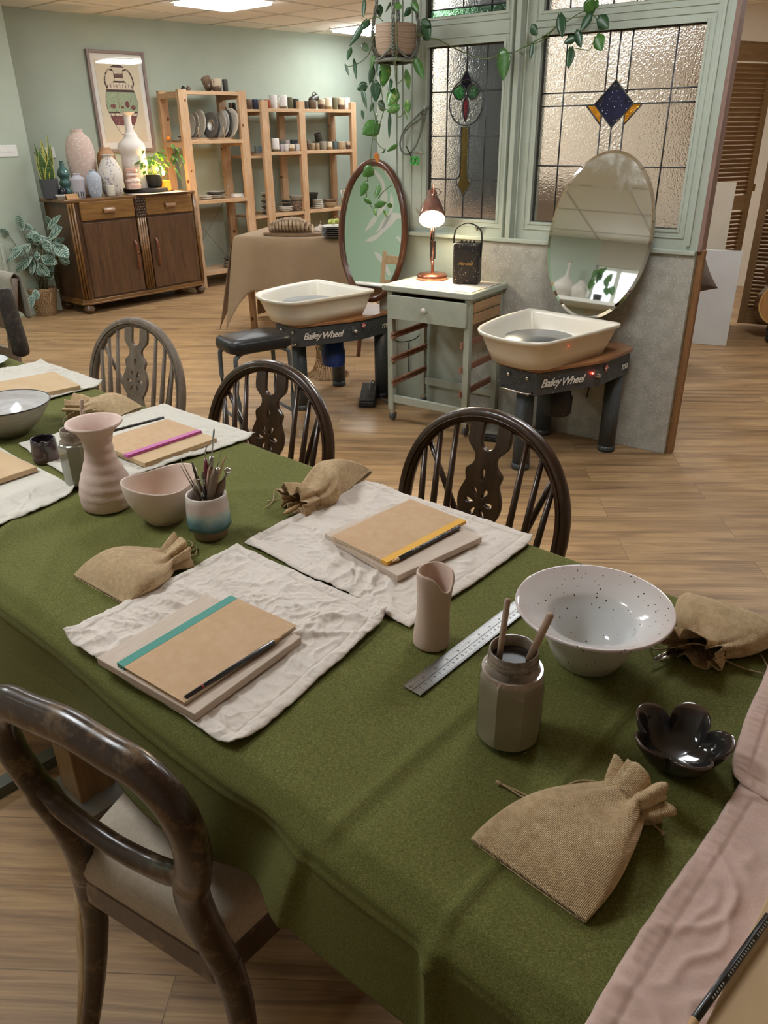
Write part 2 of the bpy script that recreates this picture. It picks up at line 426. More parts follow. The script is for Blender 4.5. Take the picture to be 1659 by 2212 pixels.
for k, (c, lab) in enumerate(PAN):
    if c.x > 3.2: continue
    o = empty('ceiling_light', lab, 'ceiling light', (c.x, c.y, ZC-.005), 131, 'recessed ceiling light panels')
    fr = MB()
    for sx in (-1, 1): fr.box((sx*.287, 0, -.006), (.024, .6, .014)); fr.box((0, sx*.287, -.006), (.55, .024, .014))
    fr.build('frame', metalw, o)
    MB().bx(-.275, .275, -.275, .275, -.034, -.002).build('diffuser', lp_m.m, o)  # diffuser shaped to hang low so its glowing sides brighten the ceiling

# ================================================================== PARTITION with leaded windows
PAZ = 126.5
aP = radians(PAZ); dP = Vector((sin(aP), cos(aP), 0)); nP = Vector((-cos(aP), sin(aP), 0))
OP = Vector((1.369, 3.474, 0))+nP*.01
def ppt(x, y, off=0):
    """(x, y, z) in the partition's own axes for a pixel seen on it"""
    p = vplane(x, y, OP, PAZ, off); q = p-OP
    return Vector((q.dot(dP), off, p.z))
PT = empty('wall_partition', None, None, OP, PAZ, kind='structure')
X0, TH = -1.722, .07
W2 = (-.806, -.100, 1.024, 1.795); W1 = (-1.409, -.994, 1.020, 1.786)
W2u = (-.806, -.100, 1.887, 2.33); W1u = (-1.421, -.990, 1.906, 2.33)
p = MB()
p.bx(X0, 0, 0, TH, .934, W1[2]); p.bx(X0, W1u[0], 0, TH, W1[2], ZC); p.bx(W1[1], W2[0], 0, TH, W1[2], ZC); p.bx(W2[1], 0, 0, TH, W1[2], ZC)
p.bx(W1[0]-.012, W1[1], 0, TH, W1[3], W1u[2]); p.bx(W2[0], W2[1], 0, TH, W2[3], W2u[2]); p.bx(X0, 0, 0, TH, 2.33, ZC)
p.bx(X0, 0, 0, TH, 0, .934)
p.build('boarding', G_wall2, PT)
m = MB()
def mould(x0, x1, z0, z1, w, y0=-.012, y1=.0):
    m.bx(x0-w, x0, y0, y1, z0-w, z1+w); m.bx(x1, x1+w, y0, y1, z0-w, z1+w); m.bx(x0, x1, y0, y1, z0-w, z0); m.bx(x0, x1, y0, y1, z1, z1+w)
for w_ in (W2, W1, W2u, W1u):
    mould(*w_, .012, -.004, .02); mould(w_[0]-.030, w_[1]+.030, w_[2]-.030, w_[3]+.030, .005, -.005)
mould(-1.50, -.965, .948, ZC, .006, -.006)
m.bx(-.955, -.945, -.02, 0, .94, ZC); m.bx(-.925, -.90, -.028, 0, .94, ZC); m.bx(-.880, -.873, -.016, 0, .94, ZC)
m.bx(-.045, -.032, -.014, 0, .96, ZC); m.bx(-1.60, -1.594, -.008, 0, .0, ZC); m.bx(-1.56, -1.556, -.006, 0, .94, ZC)
m.build('mouldings', G_wall2, PT, bevel=.002)
MB().bx(-1.5, .0, -.03, .0, .925, .945).build('sill_rail', G_wall2, PT, bevel=.004)
tz = mat('grey speckled stone splash panel', 'B0AEA4', .7, c2='A09E94', scale=16, lo=.4, hi=.62, speck=[('CBC8BF', 75, .062), ('857F76', 95, .052), ('AE9888', 60, .042), ('E0DDD5', 120, .05)], bump=.2, bscale=150)
MB().bx(-1.13, 0, -.016, 0, 0, .932).build('splash_panel', tz, PT, bevel=.002)
endm = wood('pinkish brown planed edge', '9A7C70', '8A6C60', 2, 10, .6)
MB().bx(.0005, .018, 0, TH, .94, ZC).build('end_board', endm, PT)
pine_e = wood('orange pine edge', '9A7048', '845C3A', 2, 12, .5)
MB().bx(.0005, .030, .012, .045, 0, .945).build('end_post', pine_e, PT, bevel=.003)

# textured glass
def glassm(name, c, rough, bs, st, kind='noise', tint=None):
    t = NT(name); p = t.p; p.inputs['Base Color'].default_value = lin(c); p.inputs['Transmission Weight'].default_value = 1; p.inputs['Roughness'].default_value = rough; p.inputs['IOR'].default_value = 1.35
    if kind == 'noise': t.bump(t.noise(bs, 2, .5), st, .004)
    else:
        w = t.node('ShaderNodeTexVoronoi', feature='SMOOTH_F1'); w.inputs['Scale'].default_value = bs; t.link(t.tc.outputs['Object'], w.inputs['Vector']); t.bump(w.outputs['Distance'], st, .004)
    return t.m
gl_clear = glassm('hammered clear glass', 'F2F2EE', .16, 120, .9)
gl_ham = glassm('coarse ripple clear glass', 'F8F6F2', .25, 62, 1, 'v')
gl_fine = glassm('pebbled clear glass', 'F8F7F4', .3, 120, 1, 'v')
gl_green = glassm('green stained glass', '2E8A3C', .15, 60, .6)
gl_mint = glassm('pale green ripple glass', '8CC89A', .1, 55, 1, 'v')
gl_red = glassm('deep red stained glass', '9A2A33', .15, 60, .8)
gl_plum = mat('near black plum stained glass', '241A28', .5, spec=.2, c2='322538', scale=20)
gl_navy = mat('dark navy stained glass', '1E1E34', .6, spec=.2, c2='2C2C48', scale=9, speck=[('C8C8D0', 70, .055)])
gl_amber = glassm('amber ripple glass', 'D79A2B', .1, 60, 1, 'v')
gl_gold = glassm('golden brown stained glass', 'A8893A', .2, 80, .6)
leadm = mat('dull lead came', '4C4E50', .45, .6, c2='5E6062', scale=40)
YG = .03
def win(nm, w_, strips, leads, extra):
    W = empty(nm, None, None, OP, PAZ, kind='structure')
    g = MB().bx(w_[0], w_[1], YG-.002, YG+.002, w_[2], w_[3]); g.build('glass', gl_clear, W)
    for (name, m_, quads) in strips:
        s = MB()
        for q in quads: s.prism([(a, b) for a, b in q], -.0035, .0035, Matrix.Translation((0, YG, 0)) @ Matrix.Rotation(pi/2, 4, 'X'))
        s.build(name, m_, W)
    L = MB()
    for pth in leads:
        if len(pth) == 4 and not isinstance(pth[0], tuple): pth = [(pth[0], pth[1]), (pth[2], pth[3])]
        L.tube([(a, YG-.0045, b) for a, b in pth], (.0032, .0045), 8, upv=(0, 1, 0))
    L.build('lead_came', leadm, W)
    e = MB()
    for a, b, c_, d_ in ((w_[0], w_[0], w_[2], w_[3]), (w_[1], w_[1], w_[2], w_[3])): e.bx(a-.004, a+.004, .018, .04, c_, d_)
    e.bx(w_[0], w_[1], .018, .04, w_[2]-.004, w_[2]+.004); e.bx(w_[0], w_[1], .018, .04, w_[3]-.004, w_[3]+.004)
    e.build('putty_bead', mat('dark putty line', '4A463E', .8), W)
    return W
a, b, c, d = W2
cx_, cz_ = -.4565, 1.520; hw, hh = .0875, .0915
dia = [(cx_-hw, cz_), (cx_, cz_-hh), (cx_+hw, cz_), (cx_, cz_+hh)]
am = [[(-.581, 1.516), (-.541+.002, 1.516), (-.505, 1.478), (-.508, 1.439)], [(-.332, 1.516), (-.374, 1.516), (-.405, 1.478), (-.403, 1.438)]]
q = lambda x0, x1, z0, z1: [(x0, z0), (x1, z0), (x1, z1), (x0, z1)]
ld = [(-.695, c, -.695, d), (-.215, c, -.215, d), (-.503, cz_+.045, -.503, d), (-.403, cz_+.04, -.403, d), (cx_, cz_+hh, cx_, d), (a, 1.570, -.495, 1.570), (-.413, 1.572, b, 1.572),
      (a, 1.518, cx_-hw, 1.518), (cx_+hw, 1.519, b, 1.519), (a, 1.271, b, 1.271), (-.508, c, -.508, 1.478), (-.403, c, -.403, 1.478), (cx_, c, cx_, cz_-hh),
      dia+[dia[0]], [(-.581, 1.516), (-.508, 1.439)], [(-.332, 1.516), (-.403, 1.438)]]
win('window_1', W2, [('rippled_band', gl_ham, [q(a, cx_-hw*.55, 1.519, 1.570), q(cx_+hw*.55, b, 1.519, 1.571)]),
    ('pebbled_band', gl_fine, [q(-.503, -.403, cz_+.055, d), q(-.508, -.403, c, cz_-.055)]), ('navy_diamond', gl_navy, [[(x, z) for x, z in dia]]), ('amber_piece', gl_amber, am)], ld, None)
a, b, c, d = W1; tx = -1.202
def arc(cx, cz, rx, rz_, a0, a1, n=16): return [(cx+rx*cos(radians(a0+(a1-a0)*i/n)), cz+rz_*sin(radians(a0+(a1-a0)*i/n))) for i in range(n+1)]
egg = arc(tx, 1.545, .094, .098, 0, 360, 36)
bud = [(tx, 1.682), (tx+.012, 1.665), (tx+.028, 1.645), (tx+.03, 1.625), (tx+.012, 1.603), (tx, 1.596), (tx-.012, 1.603), (tx-.03, 1.625), (tx-.028, 1.645), (tx-.012, 1.665)]
gL = [(tx-.008, 1.577), (tx-.004, 1.6), (tx-.014, 1.619), (tx-.036, 1.624), (tx-.055, 1.613), (tx-.078, 1.597), (tx-.066, 1.578), (tx-.05, 1.562), (tx-.028, 1.558)]
gR = [(2*tx-x, z) for x, z in gL]
seed = [(tx, 1.578), (tx+.014, 1.55), (tx+.018, 1.52), (tx+.01, 1.485), (tx, 1.462), (tx-.012, 1.485), (tx-.018, 1.52), (tx-.014, 1.55)]
stem = q(tx-.022, tx+.022, 1.20, 1.44); fan = [(tx-.022, 1.2), (tx-.03, 1.19), (tx-.038, 1.178), (tx, 1.125), (tx+.038, 1.178), (tx+.03, 1.19), (tx+.022, 1.2)]
ld = [(-1.309, c, -1.309, d), (-1.091, c, -1.091, d), [(tx, d), (tx, 1.682)], (a, 1.595, tx-.078, 1.595), (tx+.078, 1.595, b, 1.595), (a, 1.400, tx-.022, 1.400), (tx+.022, 1.400, b, 1.400),
      [(a, 1.203), (tx-.045, 1.203), (tx-.026, 1.215), (tx-.022, 1.24), (tx-.022, 1.44)], [(b, 1.203), (tx+.045, 1.203), (tx+.026, 1.215), (tx+.022, 1.24), (tx+.022, 1.44)],
      [(tx, c), (tx, 1.125), (tx-.015, 1.15), (tx-.038, 1.178), (tx-.045, 1.203)], [(tx, 1.125), (tx+.015, 1.15), (tx+.038, 1.178), (tx+.045, 1.203)],
      egg, bud+[bud[0]], gL+[gL[0]], gR+[gR[0]], seed+[seed[0]]]
win('window_2', W1, [('pebbled_oval', gl_fine, [egg[:-1]]), ('plum_bud', gl_plum, [bud]), ('green_leaf', gl_green, [gL, gR]), ('red_seed', gl_red, [seed]), ('golden_stem', gl_gold, [stem, fan])], ld, None)
a, b, c, d = W1u
win('window_4', W1u, [('mint_band', gl_mint, [q(a, b, c, c+.03)])], [(a, c+.032, b, c+.032), (b-.09, c, b-.09, d), (b-.24, c+.03, b-.24, d)], None)
a, b, c, d = W2u
win('window_5', W2u, [('pebbled_band', gl_fine, [q(-.503, -.403, c, d)])], [(-.695, c, -.695, d), (-.215, c, -.215, d), (-.503, c, -.503, d), (-.403, c, -.403, d), (a, 2.1, b, 2.1)], None)
# small casement catch under window_2
la = ppt(1035, 492)
k_ = empty('window_catch', 'small brass casement catch under the tulip leaded window', 'window catch', OP+dP*la.x+Vector((0, 0, la.z))-nP*.012, PAZ)
MB().box((0, 0, 0), (.035, .006, .012)).tube([(0, 0, 0), (0, -.012, 0), (.004, -.018, .012)], .003).ball((0, -.01, -.008), .005).build('catch', mat('aged brass', '7E7A66', .4, .7), k_)

# what shows blurred through the leaded glass from the other side
def behind(name, lab, cat, px0, px1, y0, y1, off, m_, th=.3):
    a_ = vplane(px0, y1, OP, PAZ, off); b_ = vplane(px1, y1, OP, PAZ, off); zt = vplane((px0+px1)/2, y0, OP, PAZ, off).z
    xa = (a_-OP).dot(dP); xb = (b_-OP).dot(dP); o = empty(name, lab, cat, OP+nP*off, PAZ)
    return o, xa, xb, zt
o, xa, xb, zt = behind('blue_grey_curtain', 'dark blue grey curtain hanging behind the tulip window, blurred by its glass', 'curtain', 972, 1128, 60, 396, .55, None)
cm_ = mat('blue grey curtain', 'A9B0BE', .9, c2='B4BAC6', scale=6)
MB().grid(80, 4, lambda u, v: Vector((xa+(xb-xa)*u, .02*sin(u*60), 1.02+(2.36-1.02)*v))).build('curtain_cloth', cm_, o, solid=.004)
MB().tube([(xa-.05, 0, 2.37), (xb+.05, 0, 2.37)], .01, 8).build('curtain_rail', mat('grey rail', '77787A', .4), o)
o, xa, xb, zt = behind('brown_cupboard', 'brown wooden cupboard showing through the lower panes of the leaded windows', 'cupboard', 962, 1235, 385, 500, .75, None)
bc_ = wood('brown cupboard wood', 'DDB8A0', 'E8C6B0', 0, 8, .5)
MB().bx(xa, xb, 0, .4, .05, zt).build('carcass', bc_, o, bevel=.004)
for k in (0, 1): xm = (xa+xb)/2; MB().bx(xa+.01 if k == 0 else xm+.005, xm-.005 if k == 0 else xb-.01, .4, .42, .08, zt-.02).build('door', bc_, o, bevel=.003)
# ================================================================== helpers for pottery
def potm(name, label, cat, loc, prof, m, seg=32, fn=None, az=90, group=None, parts=None, tilt=None):
    """one-mesh turned thing"""
    o = MB().lathe(prof, seg, (0, 0, 0), fn).build(name, m); o.location = loc; o.rotation_euler = (0, 0, rz(az))
    if tilt: o.rotation_euler = tilt
    return tag(o, label, cat, group)
SB_, BAZ_ = Vector((-2.575, 6.907, 0)), 40.3
def sba(x, y, z):
    n_ = Vector((-cos(radians(BAZ_)), sin(radians(BAZ_)), 0)); o_ = (at(x, y, z)-SB_).dot(n_); p = vplane(x, y, SB_, BAZ_, max(.03, min(.34, o_*.42))); return Vector((p.x, p.y, z))
def pxpot(name, label, cat, bx, by, tx, ty, wpx, z0, prof, m, thick=.004, closed=False, seg=32, fn=None, group=None, az=90):
    """a turned pot standing at pixel (bx, by) on height z0, its rim at (tx, ty), wpx wide at its widest"""
    p = sba(bx, by, z0); r = wpx/2*depth(p)/FPX
    d = Vector((p.x, p.y, 0)).normalized(); c = p+d*r*.7
    h = zup(c, tx, ty)-z0
    pr = smooth_prof([(a*r, b*h) for a, b in prof], 4)
    pr = [(max(a, .001), b) for a, b in pr]
    full = hollow(pr, thick) if not closed else [(0, 0)]+pr+[(0, pr[-1][1])]
    return potm(name, label, cat, c, full, m, seg, fn, az, group), c, r, h

# ================================================================== PINE SHELVING
pine = wood('knotty pine', 'BE9A74', 'D2B290', 2, 9, .5, 0, .05, c3='B48E68', spots='6A4224')
pine_h = wood('pine shelf board', 'BE9A74', 'D0B08C', 0, 9, .5, 0, .05)
SP0 = Vector((-1.827, 8.116, 0)); SAZ = 46
aS = radians(SAZ); dS = Vector((sin(aS), cos(aS), 0)); nS = Vector((-cos(aS), sin(aS), 0))
def spt(x, off): return vplane(x, 300, SP0, SAZ, off)
def sl(p): q = Vector(p)-SP0; return q.dot(dS), q.dot(nS)
DEP = .40
def shelving(name, label, posts, top, shelves, holes):
    o = empty(name, label, 'shelving unit', SP0, SAZ)
    for (x0, x1) in posts:
        for y0, back in ((0, 0), (DEP-.045, 1)):
            mb = MB().bx(x0, x1, y0, y0+.045, 0, top); mb.build('post', pine, o, bevel=.003)
        for z in sorted({round(s[2], 1): s[2] for s in shelves}.values()): MB().bx(x0+.005, x1-.02, .045, DEP-.045, z-.06, z-.018).build('side_rail', pine_h, o)
    for (x0, x1, z) in shelves:
        MB().bx(x0, x1, .004, DEP-.004, z-.018, z).bx(x0, x1, .0, .018, z-.032, z).build('shelf', pine_h, o, bevel=.002)
    return o
u1 = shelving('pine_shelving', 'tall light pine shelf unit beside the sideboard, plates standing on it', [(-.035, .054), (.633, .722)], 1.805,
              [(.05, .637, 1.795), (.05, .637, 1.377), (.05, .637, .836), (.05, .637, .155)], 1)
MB().tube([(.06, DEP-.02, .16), (.63, DEP-.02, .82)], .003, 6).tube([(.63, DEP-.02, .16), (.06, DEP-.02, .82)], .003, 6).build('cross_brace', mat('galvanised brace', '8F918C', .4, .8), u1)
u2 = shelving('pine_shelving', 'wider low pine shelf unit with rows of mugs, behind the linen covered table', [(.898, .985), (1.381, 1.460), (2.118, 2.190)], 1.727,
              [(.98, 1.385, 1.655), (1.455, 2.122, 1.655), (.98, 1.385, 1.255), (1.455, 2.122, 1.258), (.98, 1.385, .655), (1.455, 2.122, .66)], 1)
MB().bx(.73, .90, .02, DEP-.01, 1.625, 1.647).build('shelf', pine_h, u2); MB().bx(.73, .90, .02, DEP-.01, .62, .64).build('shelf', pine_h, u2)
MB().bx(.74, .90, .06, DEP-.01, 1.20, 1.222).build('shelf', pine_h, u2)

# --- cups and mugs on the shelves (zoomed pixel list: x, width, height in pixels of the photograph)
GL = {}
def gmat(key):
    if key in GL: return GL[key]
    T = dict(
        brown=[(0, '5A4432'), (.4, '6A5340'), (1, '8C7A66')], rust=[(0, '8A3F26'), (1, '9A4B30')], navy=[(0, '2C3140'), (1, '363C4C')], grey=[(0, '6E706A'), (1, '858880')],
        white=[(0, 'C9C6C2'), (1, 'DAD8D6')], whitebase=[(0, '6E5A44'), (.18, '74604A'), (.24, 'D5D3D0'), (1, 'DEDCDA')], dark=[(0, '33312C'), (1, '45443E')], olive=[(0, '54503A'), (1, '6A664C')],
        cream=[(0, '8A6E4C'), (.2, '8A6E4C'), (.3, 'D0C4AC'), (1, 'D8CDB8')], browncream=[(0, '4E3A2C'), (.35, '5A4434'), (.45, 'B8A78E'), (1, 'C5B59C')], blue=[(0, '56656A'), (1, '62747A')],
        lilac=[(0, 'B3A9B0'), (1, 'C2B9BE')], stone=[(0, '7C7366'), (.3, '8C8476'), (1, '9C958A')], sand=[(0, '8E7A5C'), (.5, 'A8977A'), (1, 'B9AB90')], black=[(0, '201E1C'), (1, '2C2A28')], plate=[(0, 'A9A294'), (1, 'C4BDB0')])
    GL[key] = glaze('glazed '+key, T[key], 0, .12, .3, .3, 40, bump=.1); return GL[key]
NAMES = dict(brown='brown', rust='rust red', navy='dark blue', grey='grey', white='white', whitebase='white with brown foot', dark='dark charcoal', olive='olive brown', cream='cream with tan foot',
             browncream='cream over brown', blue='blue grey', lilac='pale lilac', stone='stone grey', sand='sandy beige', black='black')
def cup(xpx, wpx, hpx, off, z, key, where, handle=0, flare=1.0, name='mug', tilt=None, belly=1.0):
    p = spt(xpx, off); r = wpx/2*depth(p)/FPX; h = hpx*depth(p)/FPX*1.02
    label = f'{NAMES[key]} stoneware {name} {where}'
    o = empty('mug' if handle else 'beaker', label, 'mug' if handle else 'cup', (p.x, p.y, z), SAZ)
    if tilt: o.rotation_euler = tilt
    prof = smooth_prof([(r*.86/flare, 0), (r*.97*belly/flare**.5, h*.15), (r*1.0*belly, h*.5), (r*flare**.3, h*.97)], 4)
    MB().lathe(hollow(prof, .004), 24).build('body', gmat(key), o)
    if handle:
        s = handle; a = radians(20 if s > 0 else 200)
        pts = [(cos(a)*(r+.0+q[0]), sin(a)*(r+q[0]), q[1]) for q in ((-.003, h*.8), (.018, h*.82), (.03, h*.6), (.026, h*.38), (-.003, h*.25))]
        MB().tube(smooth_prof(pts, 4), .0045, 6, cap=False).build('handle', gmat(key), o)
    return o
def z5(x): return 500+x/5.53
T3 = 1.655
ORD = ['first', 'second', 'third', 'fourth', 'fifth', 'sixth', 'seventh', 'eighth', 'ninth', 'tenth', 'eleventh', 'twelfth', 'thirteenth', 'fourteenth', 'fifteenth', 'sixteenth']
top = [(22, 45, 70, .2, 'brown', 0), (62, 45, 75, .25, 'dark', 0), (235, 86, 108, .16, 'brown', 0), (320, 86, 108, .2, 'navy', 1), (395, 70, 110, .3, 'grey', 0), (460, 76, 92, .05, 'rust', 0), (528, 92, 142, .12, 'white', 0),
       (640, 98, 138, .12, 'whitebase', -1), (725, 62, 122, .14, 'olive', 0), (792, 76, 112, .22, 'dark', 0), (900, 72, 82, .06, 'dark', 0), (985, 100, 90, .05, 'brown', 0), (1092, 92, 106, .1, 'browncream', 0),
       (1170, 95, 118, .08, 'cream', 0), (1250, 62, 125, .12, 'olive', 0), (1322, 78, 122, .10, 'browncream', 0), (1390, 78, 122, .08, 'white', 0)]
for i, (x, w, h, off, k, hd) in enumerate(top):
    z = T3 if x > 420 else 1.647
    cup(z5(x), w/5.53, h/5.53, off, z, k, ('on the low unit top, %s from left' % (ORD+['seventeenth'])[i]) if i else 'at the far left end of the low unit top', hd, group if False else 1.0)
cup(z5(965), 75/5.53, 110/5.53, .12, T3+.082, 'dark', 'lying tipped over on the low unit top row', -1, tilt=(0, radians(68), rz(SAZ)))
mid = [(310, 92, 105, .2, 'blue', 1), (520, 92, 142, .05, 'whitebase', 0), (602, 62, 120, .28, 'grey', 0), (665, 60, 115, .25, 'lilac', 0), (742, 92, 118, .26, 'navy', 0), (597, 52, 76, .06, 'lilac', 0), (648, 60, 76, .05, 'white', 0),
       (712, 72, 76, .04, 'cream', 0), (785, 62, 76, .04, 'white', 0), (920, 44, 100, .22, 'stone', 0), (1000, 60, 95, .28, 'sand', 0), (918, 36, 72, .05, 'brown', 0), (965, 54, 76, .04, 'sand', 0), (1022, 52, 72, .06, 'sand', 0), (1090, 82, 92, .08, 'stone', 0),
       (1166, 72, 88, .08, 'cream', 0), (1237, 62, 90, .14, 'blue', 0), (1310, 100, 86, .1, 'sand', 0), (1395, 64, 84, .06, 'browncream', 0)]
for i, (x, w, h, off, k, hd) in enumerate(mid):
    z = 1.256 if x > 420 else 1.222
    row = 'front' if off < .12 else 'rear'
    cup(z5(x), w/5.53, h/5.53, off, z, k, f'on the middle shelf of the low unit, {row} row, {"number "+str(i+1) if False else "about "+str(int((z5(x)-540)/2.1)+1)+" percent along"}' if False else
        ['hidden deep at the left end of the middle shelf', 'carved with zigzags at the left of the middle bay', 'behind the small lilac cup on the middle shelf', 'behind the small white cup on the middle shelf', 'behind the cream cup on the middle shelf',
         'small, front row just right of the zigzag beaker', 'small, front row between lilac and cream cups', 'small, front row between two white cups', 'small, front row next to the middle post', 'tall, just right of the middle post on the middle shelf',
         'behind the two little sandy cups', 'narrow, front row right of the middle post', 'small tapered, left of its twin in the right bay', 'small tapered, right of its twin in the right bay', 'round bellied, in the middle of the right bay',
         'short, left of the blue one in the right bay', 'with glossy white patch in the right bay', 'wide, second from right on the middle shelf', 'small, at the right end of the middle shelf'][i], hd, 1.25 if w < 62 else 1.0)
cup(z5(1045), 90/5.53, 90/5.53, .2, 1.256+.085, 'dark', 'stacked askew on top of the right bay cups', 0, tilt=(radians(12), radians(-8), 0))

def plate(loc, r, m, label, tilt=None, group=None, az=90, name='plate', h=.018, inner=None):
    pr = [(0, 0), (r*.6, 0), (r*.62, .003), (r*.97, h), (r, h+.002), (r*.98, h+.005), (r*.68, .009), (0, .008)]
    o = MB().lathe(pr, 36).build(name, m); o.location = loc; o.rotation_euler = tilt if tilt else (0, 0, 0)
    return tag(o, label, 'plate', group)
pl_m = mat('oatmeal stoneware', 'CFC7B9', .4, c2='BDB4A6', scale=14, bump=.1); pl_d = mat('dark grey stoneware', '4A4744', .4, c2='5A5650', scale=20)
pl_w = mat('white glazed stoneware', 'D4D0C8', .25, c2='C6C2BA', scale=12)
def rings():
    t = NT('ringed oatmeal glaze'); w = t.node('ShaderNodeTexWave', wave_type='RINGS', rings_direction='Z'); w.inputs['Scale'].default_value = 28; w.inputs['Distortion'].default_value = 2
    t.link(t.tc.outputs['Object'], w.inputs['Vector']); t.color(t.ramp(w.outputs['Fac'], [(.2, lin('A39A8A')), (.8, lin('D2CAB9'))])); t.p.inputs['Roughness'].default_value = .35; return t.m
pl_r = rings()
# plates standing in the wooden rack
def z1(x, y=0): return x/2.9625
rk = empty('plate_rack', 'pale wooden peg rack holding upright plates on the tall pine shelf', 'plate rack', tuple(SP0+dS*.335+nS*.17+Vector((0, 0, 1.377))), SAZ)
MB().bx(-.27, .27, -.09, -.07, 0, .018).bx(-.27, .27, .05, .07, 0, .018).build('rail', pine_h, rk)
for k, x in enumerate((-.14, -.02, .15)):
    MB().tube([(x, -.08, .01), (x, -.08, .115)], .006, 8).build('peg', pine_h, rk)
plates = [(1238, 775, 62, 150, .30, pl_m, 'at the far left of the rack'), (1262, 770, 64, 156, .27, pl_r, 'second from left in the rack'), (1292, 783, 88, 172, .2, pl_r, 'large ringed, third from left in the rack'),
          (1385, 735, 80, 130, .33, pl_d, 'rear middle of the rack'), (1408, 742, 80, 130, .29, pl_d, 'just behind the middle right of the rack'), (1362, 800, 105, 158, .06, pl_d, 'broad rimmed with a white centre, front middle of the rack'),
          (1428, 772, 78, 160, .22, pl_m, 'fourth from right in the rack'), (1446, 778, 80, 165, .18, pl_w, 'white, third from right in the rack'), (1462, 782, 84, 168, .15, pl_d, 'second from right in the rack'), (1490, 785, 108, 176, .1, pl_r, 'ringed, nearest the right post in the rack')]
for x, y, w, h, off, m_, lb in plates:
    p = spt(z1(x), off); r = h/2.9625/2*depth(p)/FPX*.97
    o = MB().lathe([(0, 0), (r*.6, 0), (r*.62, .003), (r*.97, .014), (r, .016), (r*.98, .02), (r*.68, .009), (0, .008)], 36).build('plate', m_)
    o.location = (p.x, p.y, 1.39+r*.98); vw = Vector((p.x, p.y, 0)).normalized()
    tw = math.acos(min(1, w/h)); nrm = Matrix.Rotation(-tw, 3, 'Z') @ (-vw)
    o.rotation_euler = (nrm+Vector((0, 0, .16))).to_track_quat('Z', 'Y').to_euler()
    tag(o, 'stoneware plate '+lb, 'plate', 'plates standing in the rack')
    if 'white centre' in lb:
        MB().lathe([(0, .0102), (r*.4, .0112), (r*.42, .0102)], 28).build('plate_well', pl_w, o)
def stack(xpx, off, z, n, wpx, ms, where, h=.014, group=None):
    p = spt(xpx, off); r = wpx/2*depth(p)/FPX
    for k in range(n):
        plate((p.x+random.uniform(-.004, .004), p.y+random.uniform(-.004, .004), z+k*h*1.3), r*(1-.02*k+random.uniform(-.02, .02)), ms[k % len(ms)],
              f'{["bottom", "second", "third", "fourth", "fifth", "sixth", "seventh", "eighth"][k]} stoneware plate of the stack {where}', group=group or 'plates stacked '+where, h=.016)
stack(z1(1345), .18, .836, 4, 44, [pl_w, pl_m, pl_d, pl_w], 'on the third shelf of the tall unit', .013)
stack(z1(1275), .10, .836, 2, 30, [pl_w, pl_m], 'half hidden by the left post on the third shelf')
stack(z1(1200), .16, 1.377, 2, 42, [pl_w, pl_d], 'at the left end of the plate rack shelf', .012)
stack(z1(1412), .12, .155, 5, 43, [pl_m, pl_m, pl_w, pl_m, pl_d], 'on the bottom shelf of the tall unit', .014)
p = spt(z1(1488), .16)
potm('bowl', 'small cream upturned bowl on the third shelf of the tall pine unit', 'bowl', (p.x, p.y, .838), [(0, 0), (.07, 0), (.072, .012), (.06, .03), (0, .034)], pl_w)
fk = MB().tube([spt(z1(1425), .1)*1+Vector((0, 0, 0))]*1+[spt(z1(1425), .1)], .001) if False else None
p = spt(z1(1405), .14); q0 = spt(z1(1440), .1)
o = MB().tube([(p.x, p.y, .892), ((p.x+q0.x)/2, (p.y+q0.y)/2, .92), (q0.x, q0.y, .96)], [(.002, .004), (.003, .002), (.004, .002)], 8).build('fork', mat('satin steel', 'B8B8B4', .3, .9)); tag(o, 'metal fork resting on the plates of the third shelf', 'fork')
for k, x in enumerate((1209, 1240)):
    p = spt(z1(x), .12); potm('bud_vase', ['dark round bud vase on the tall unit top, left of the pair', 'brown round bud vase on the tall unit top, right of the pair'][k], 'vase', (p.x, p.y, 1.796), hollow([(.016, 0), (.024, .014), (.02, .03), (.011, .036), (.012, .042)], .003), gmat('black' if not k else 'brown'), 20, group='bud vases on the tall pine unit')
cup(z1(1420), 58/2.96, 72/2.96, .15, 1.796, 'browncream', 'standing in the trio on the tall unit top', -1); cup(z1(1472), 34/2.96, 72/2.96, .18, 1.796, 'dark', 'right of the trio on the tall unit top', 0)
cup(z1(1376), 60/2.96, 70/2.96, .24, 1.825, 'brown', 'leaning tipped in the trio on the tall unit top', 0, tilt=(radians(-14), radians(-24), 0))
p = spt(z1(1077), .10)
t_ = empty('tangerine', 'small orange tangerine on the plate rack shelf by the left post', 'fruit', (p.x, p.y, 1.4), 90)
MB().ball((0, 0, -.003), (.021, .021, .018), 16, 10).build('fruit', mat('tangerine peel', 'D9822B', .4, bump=.2, bscale=200), t_); MB().ball((0, 0, .015), (.003, .003, .002), 6, 4).build('stalk', mat('green stalk', '4E6B2C', .7), t_)
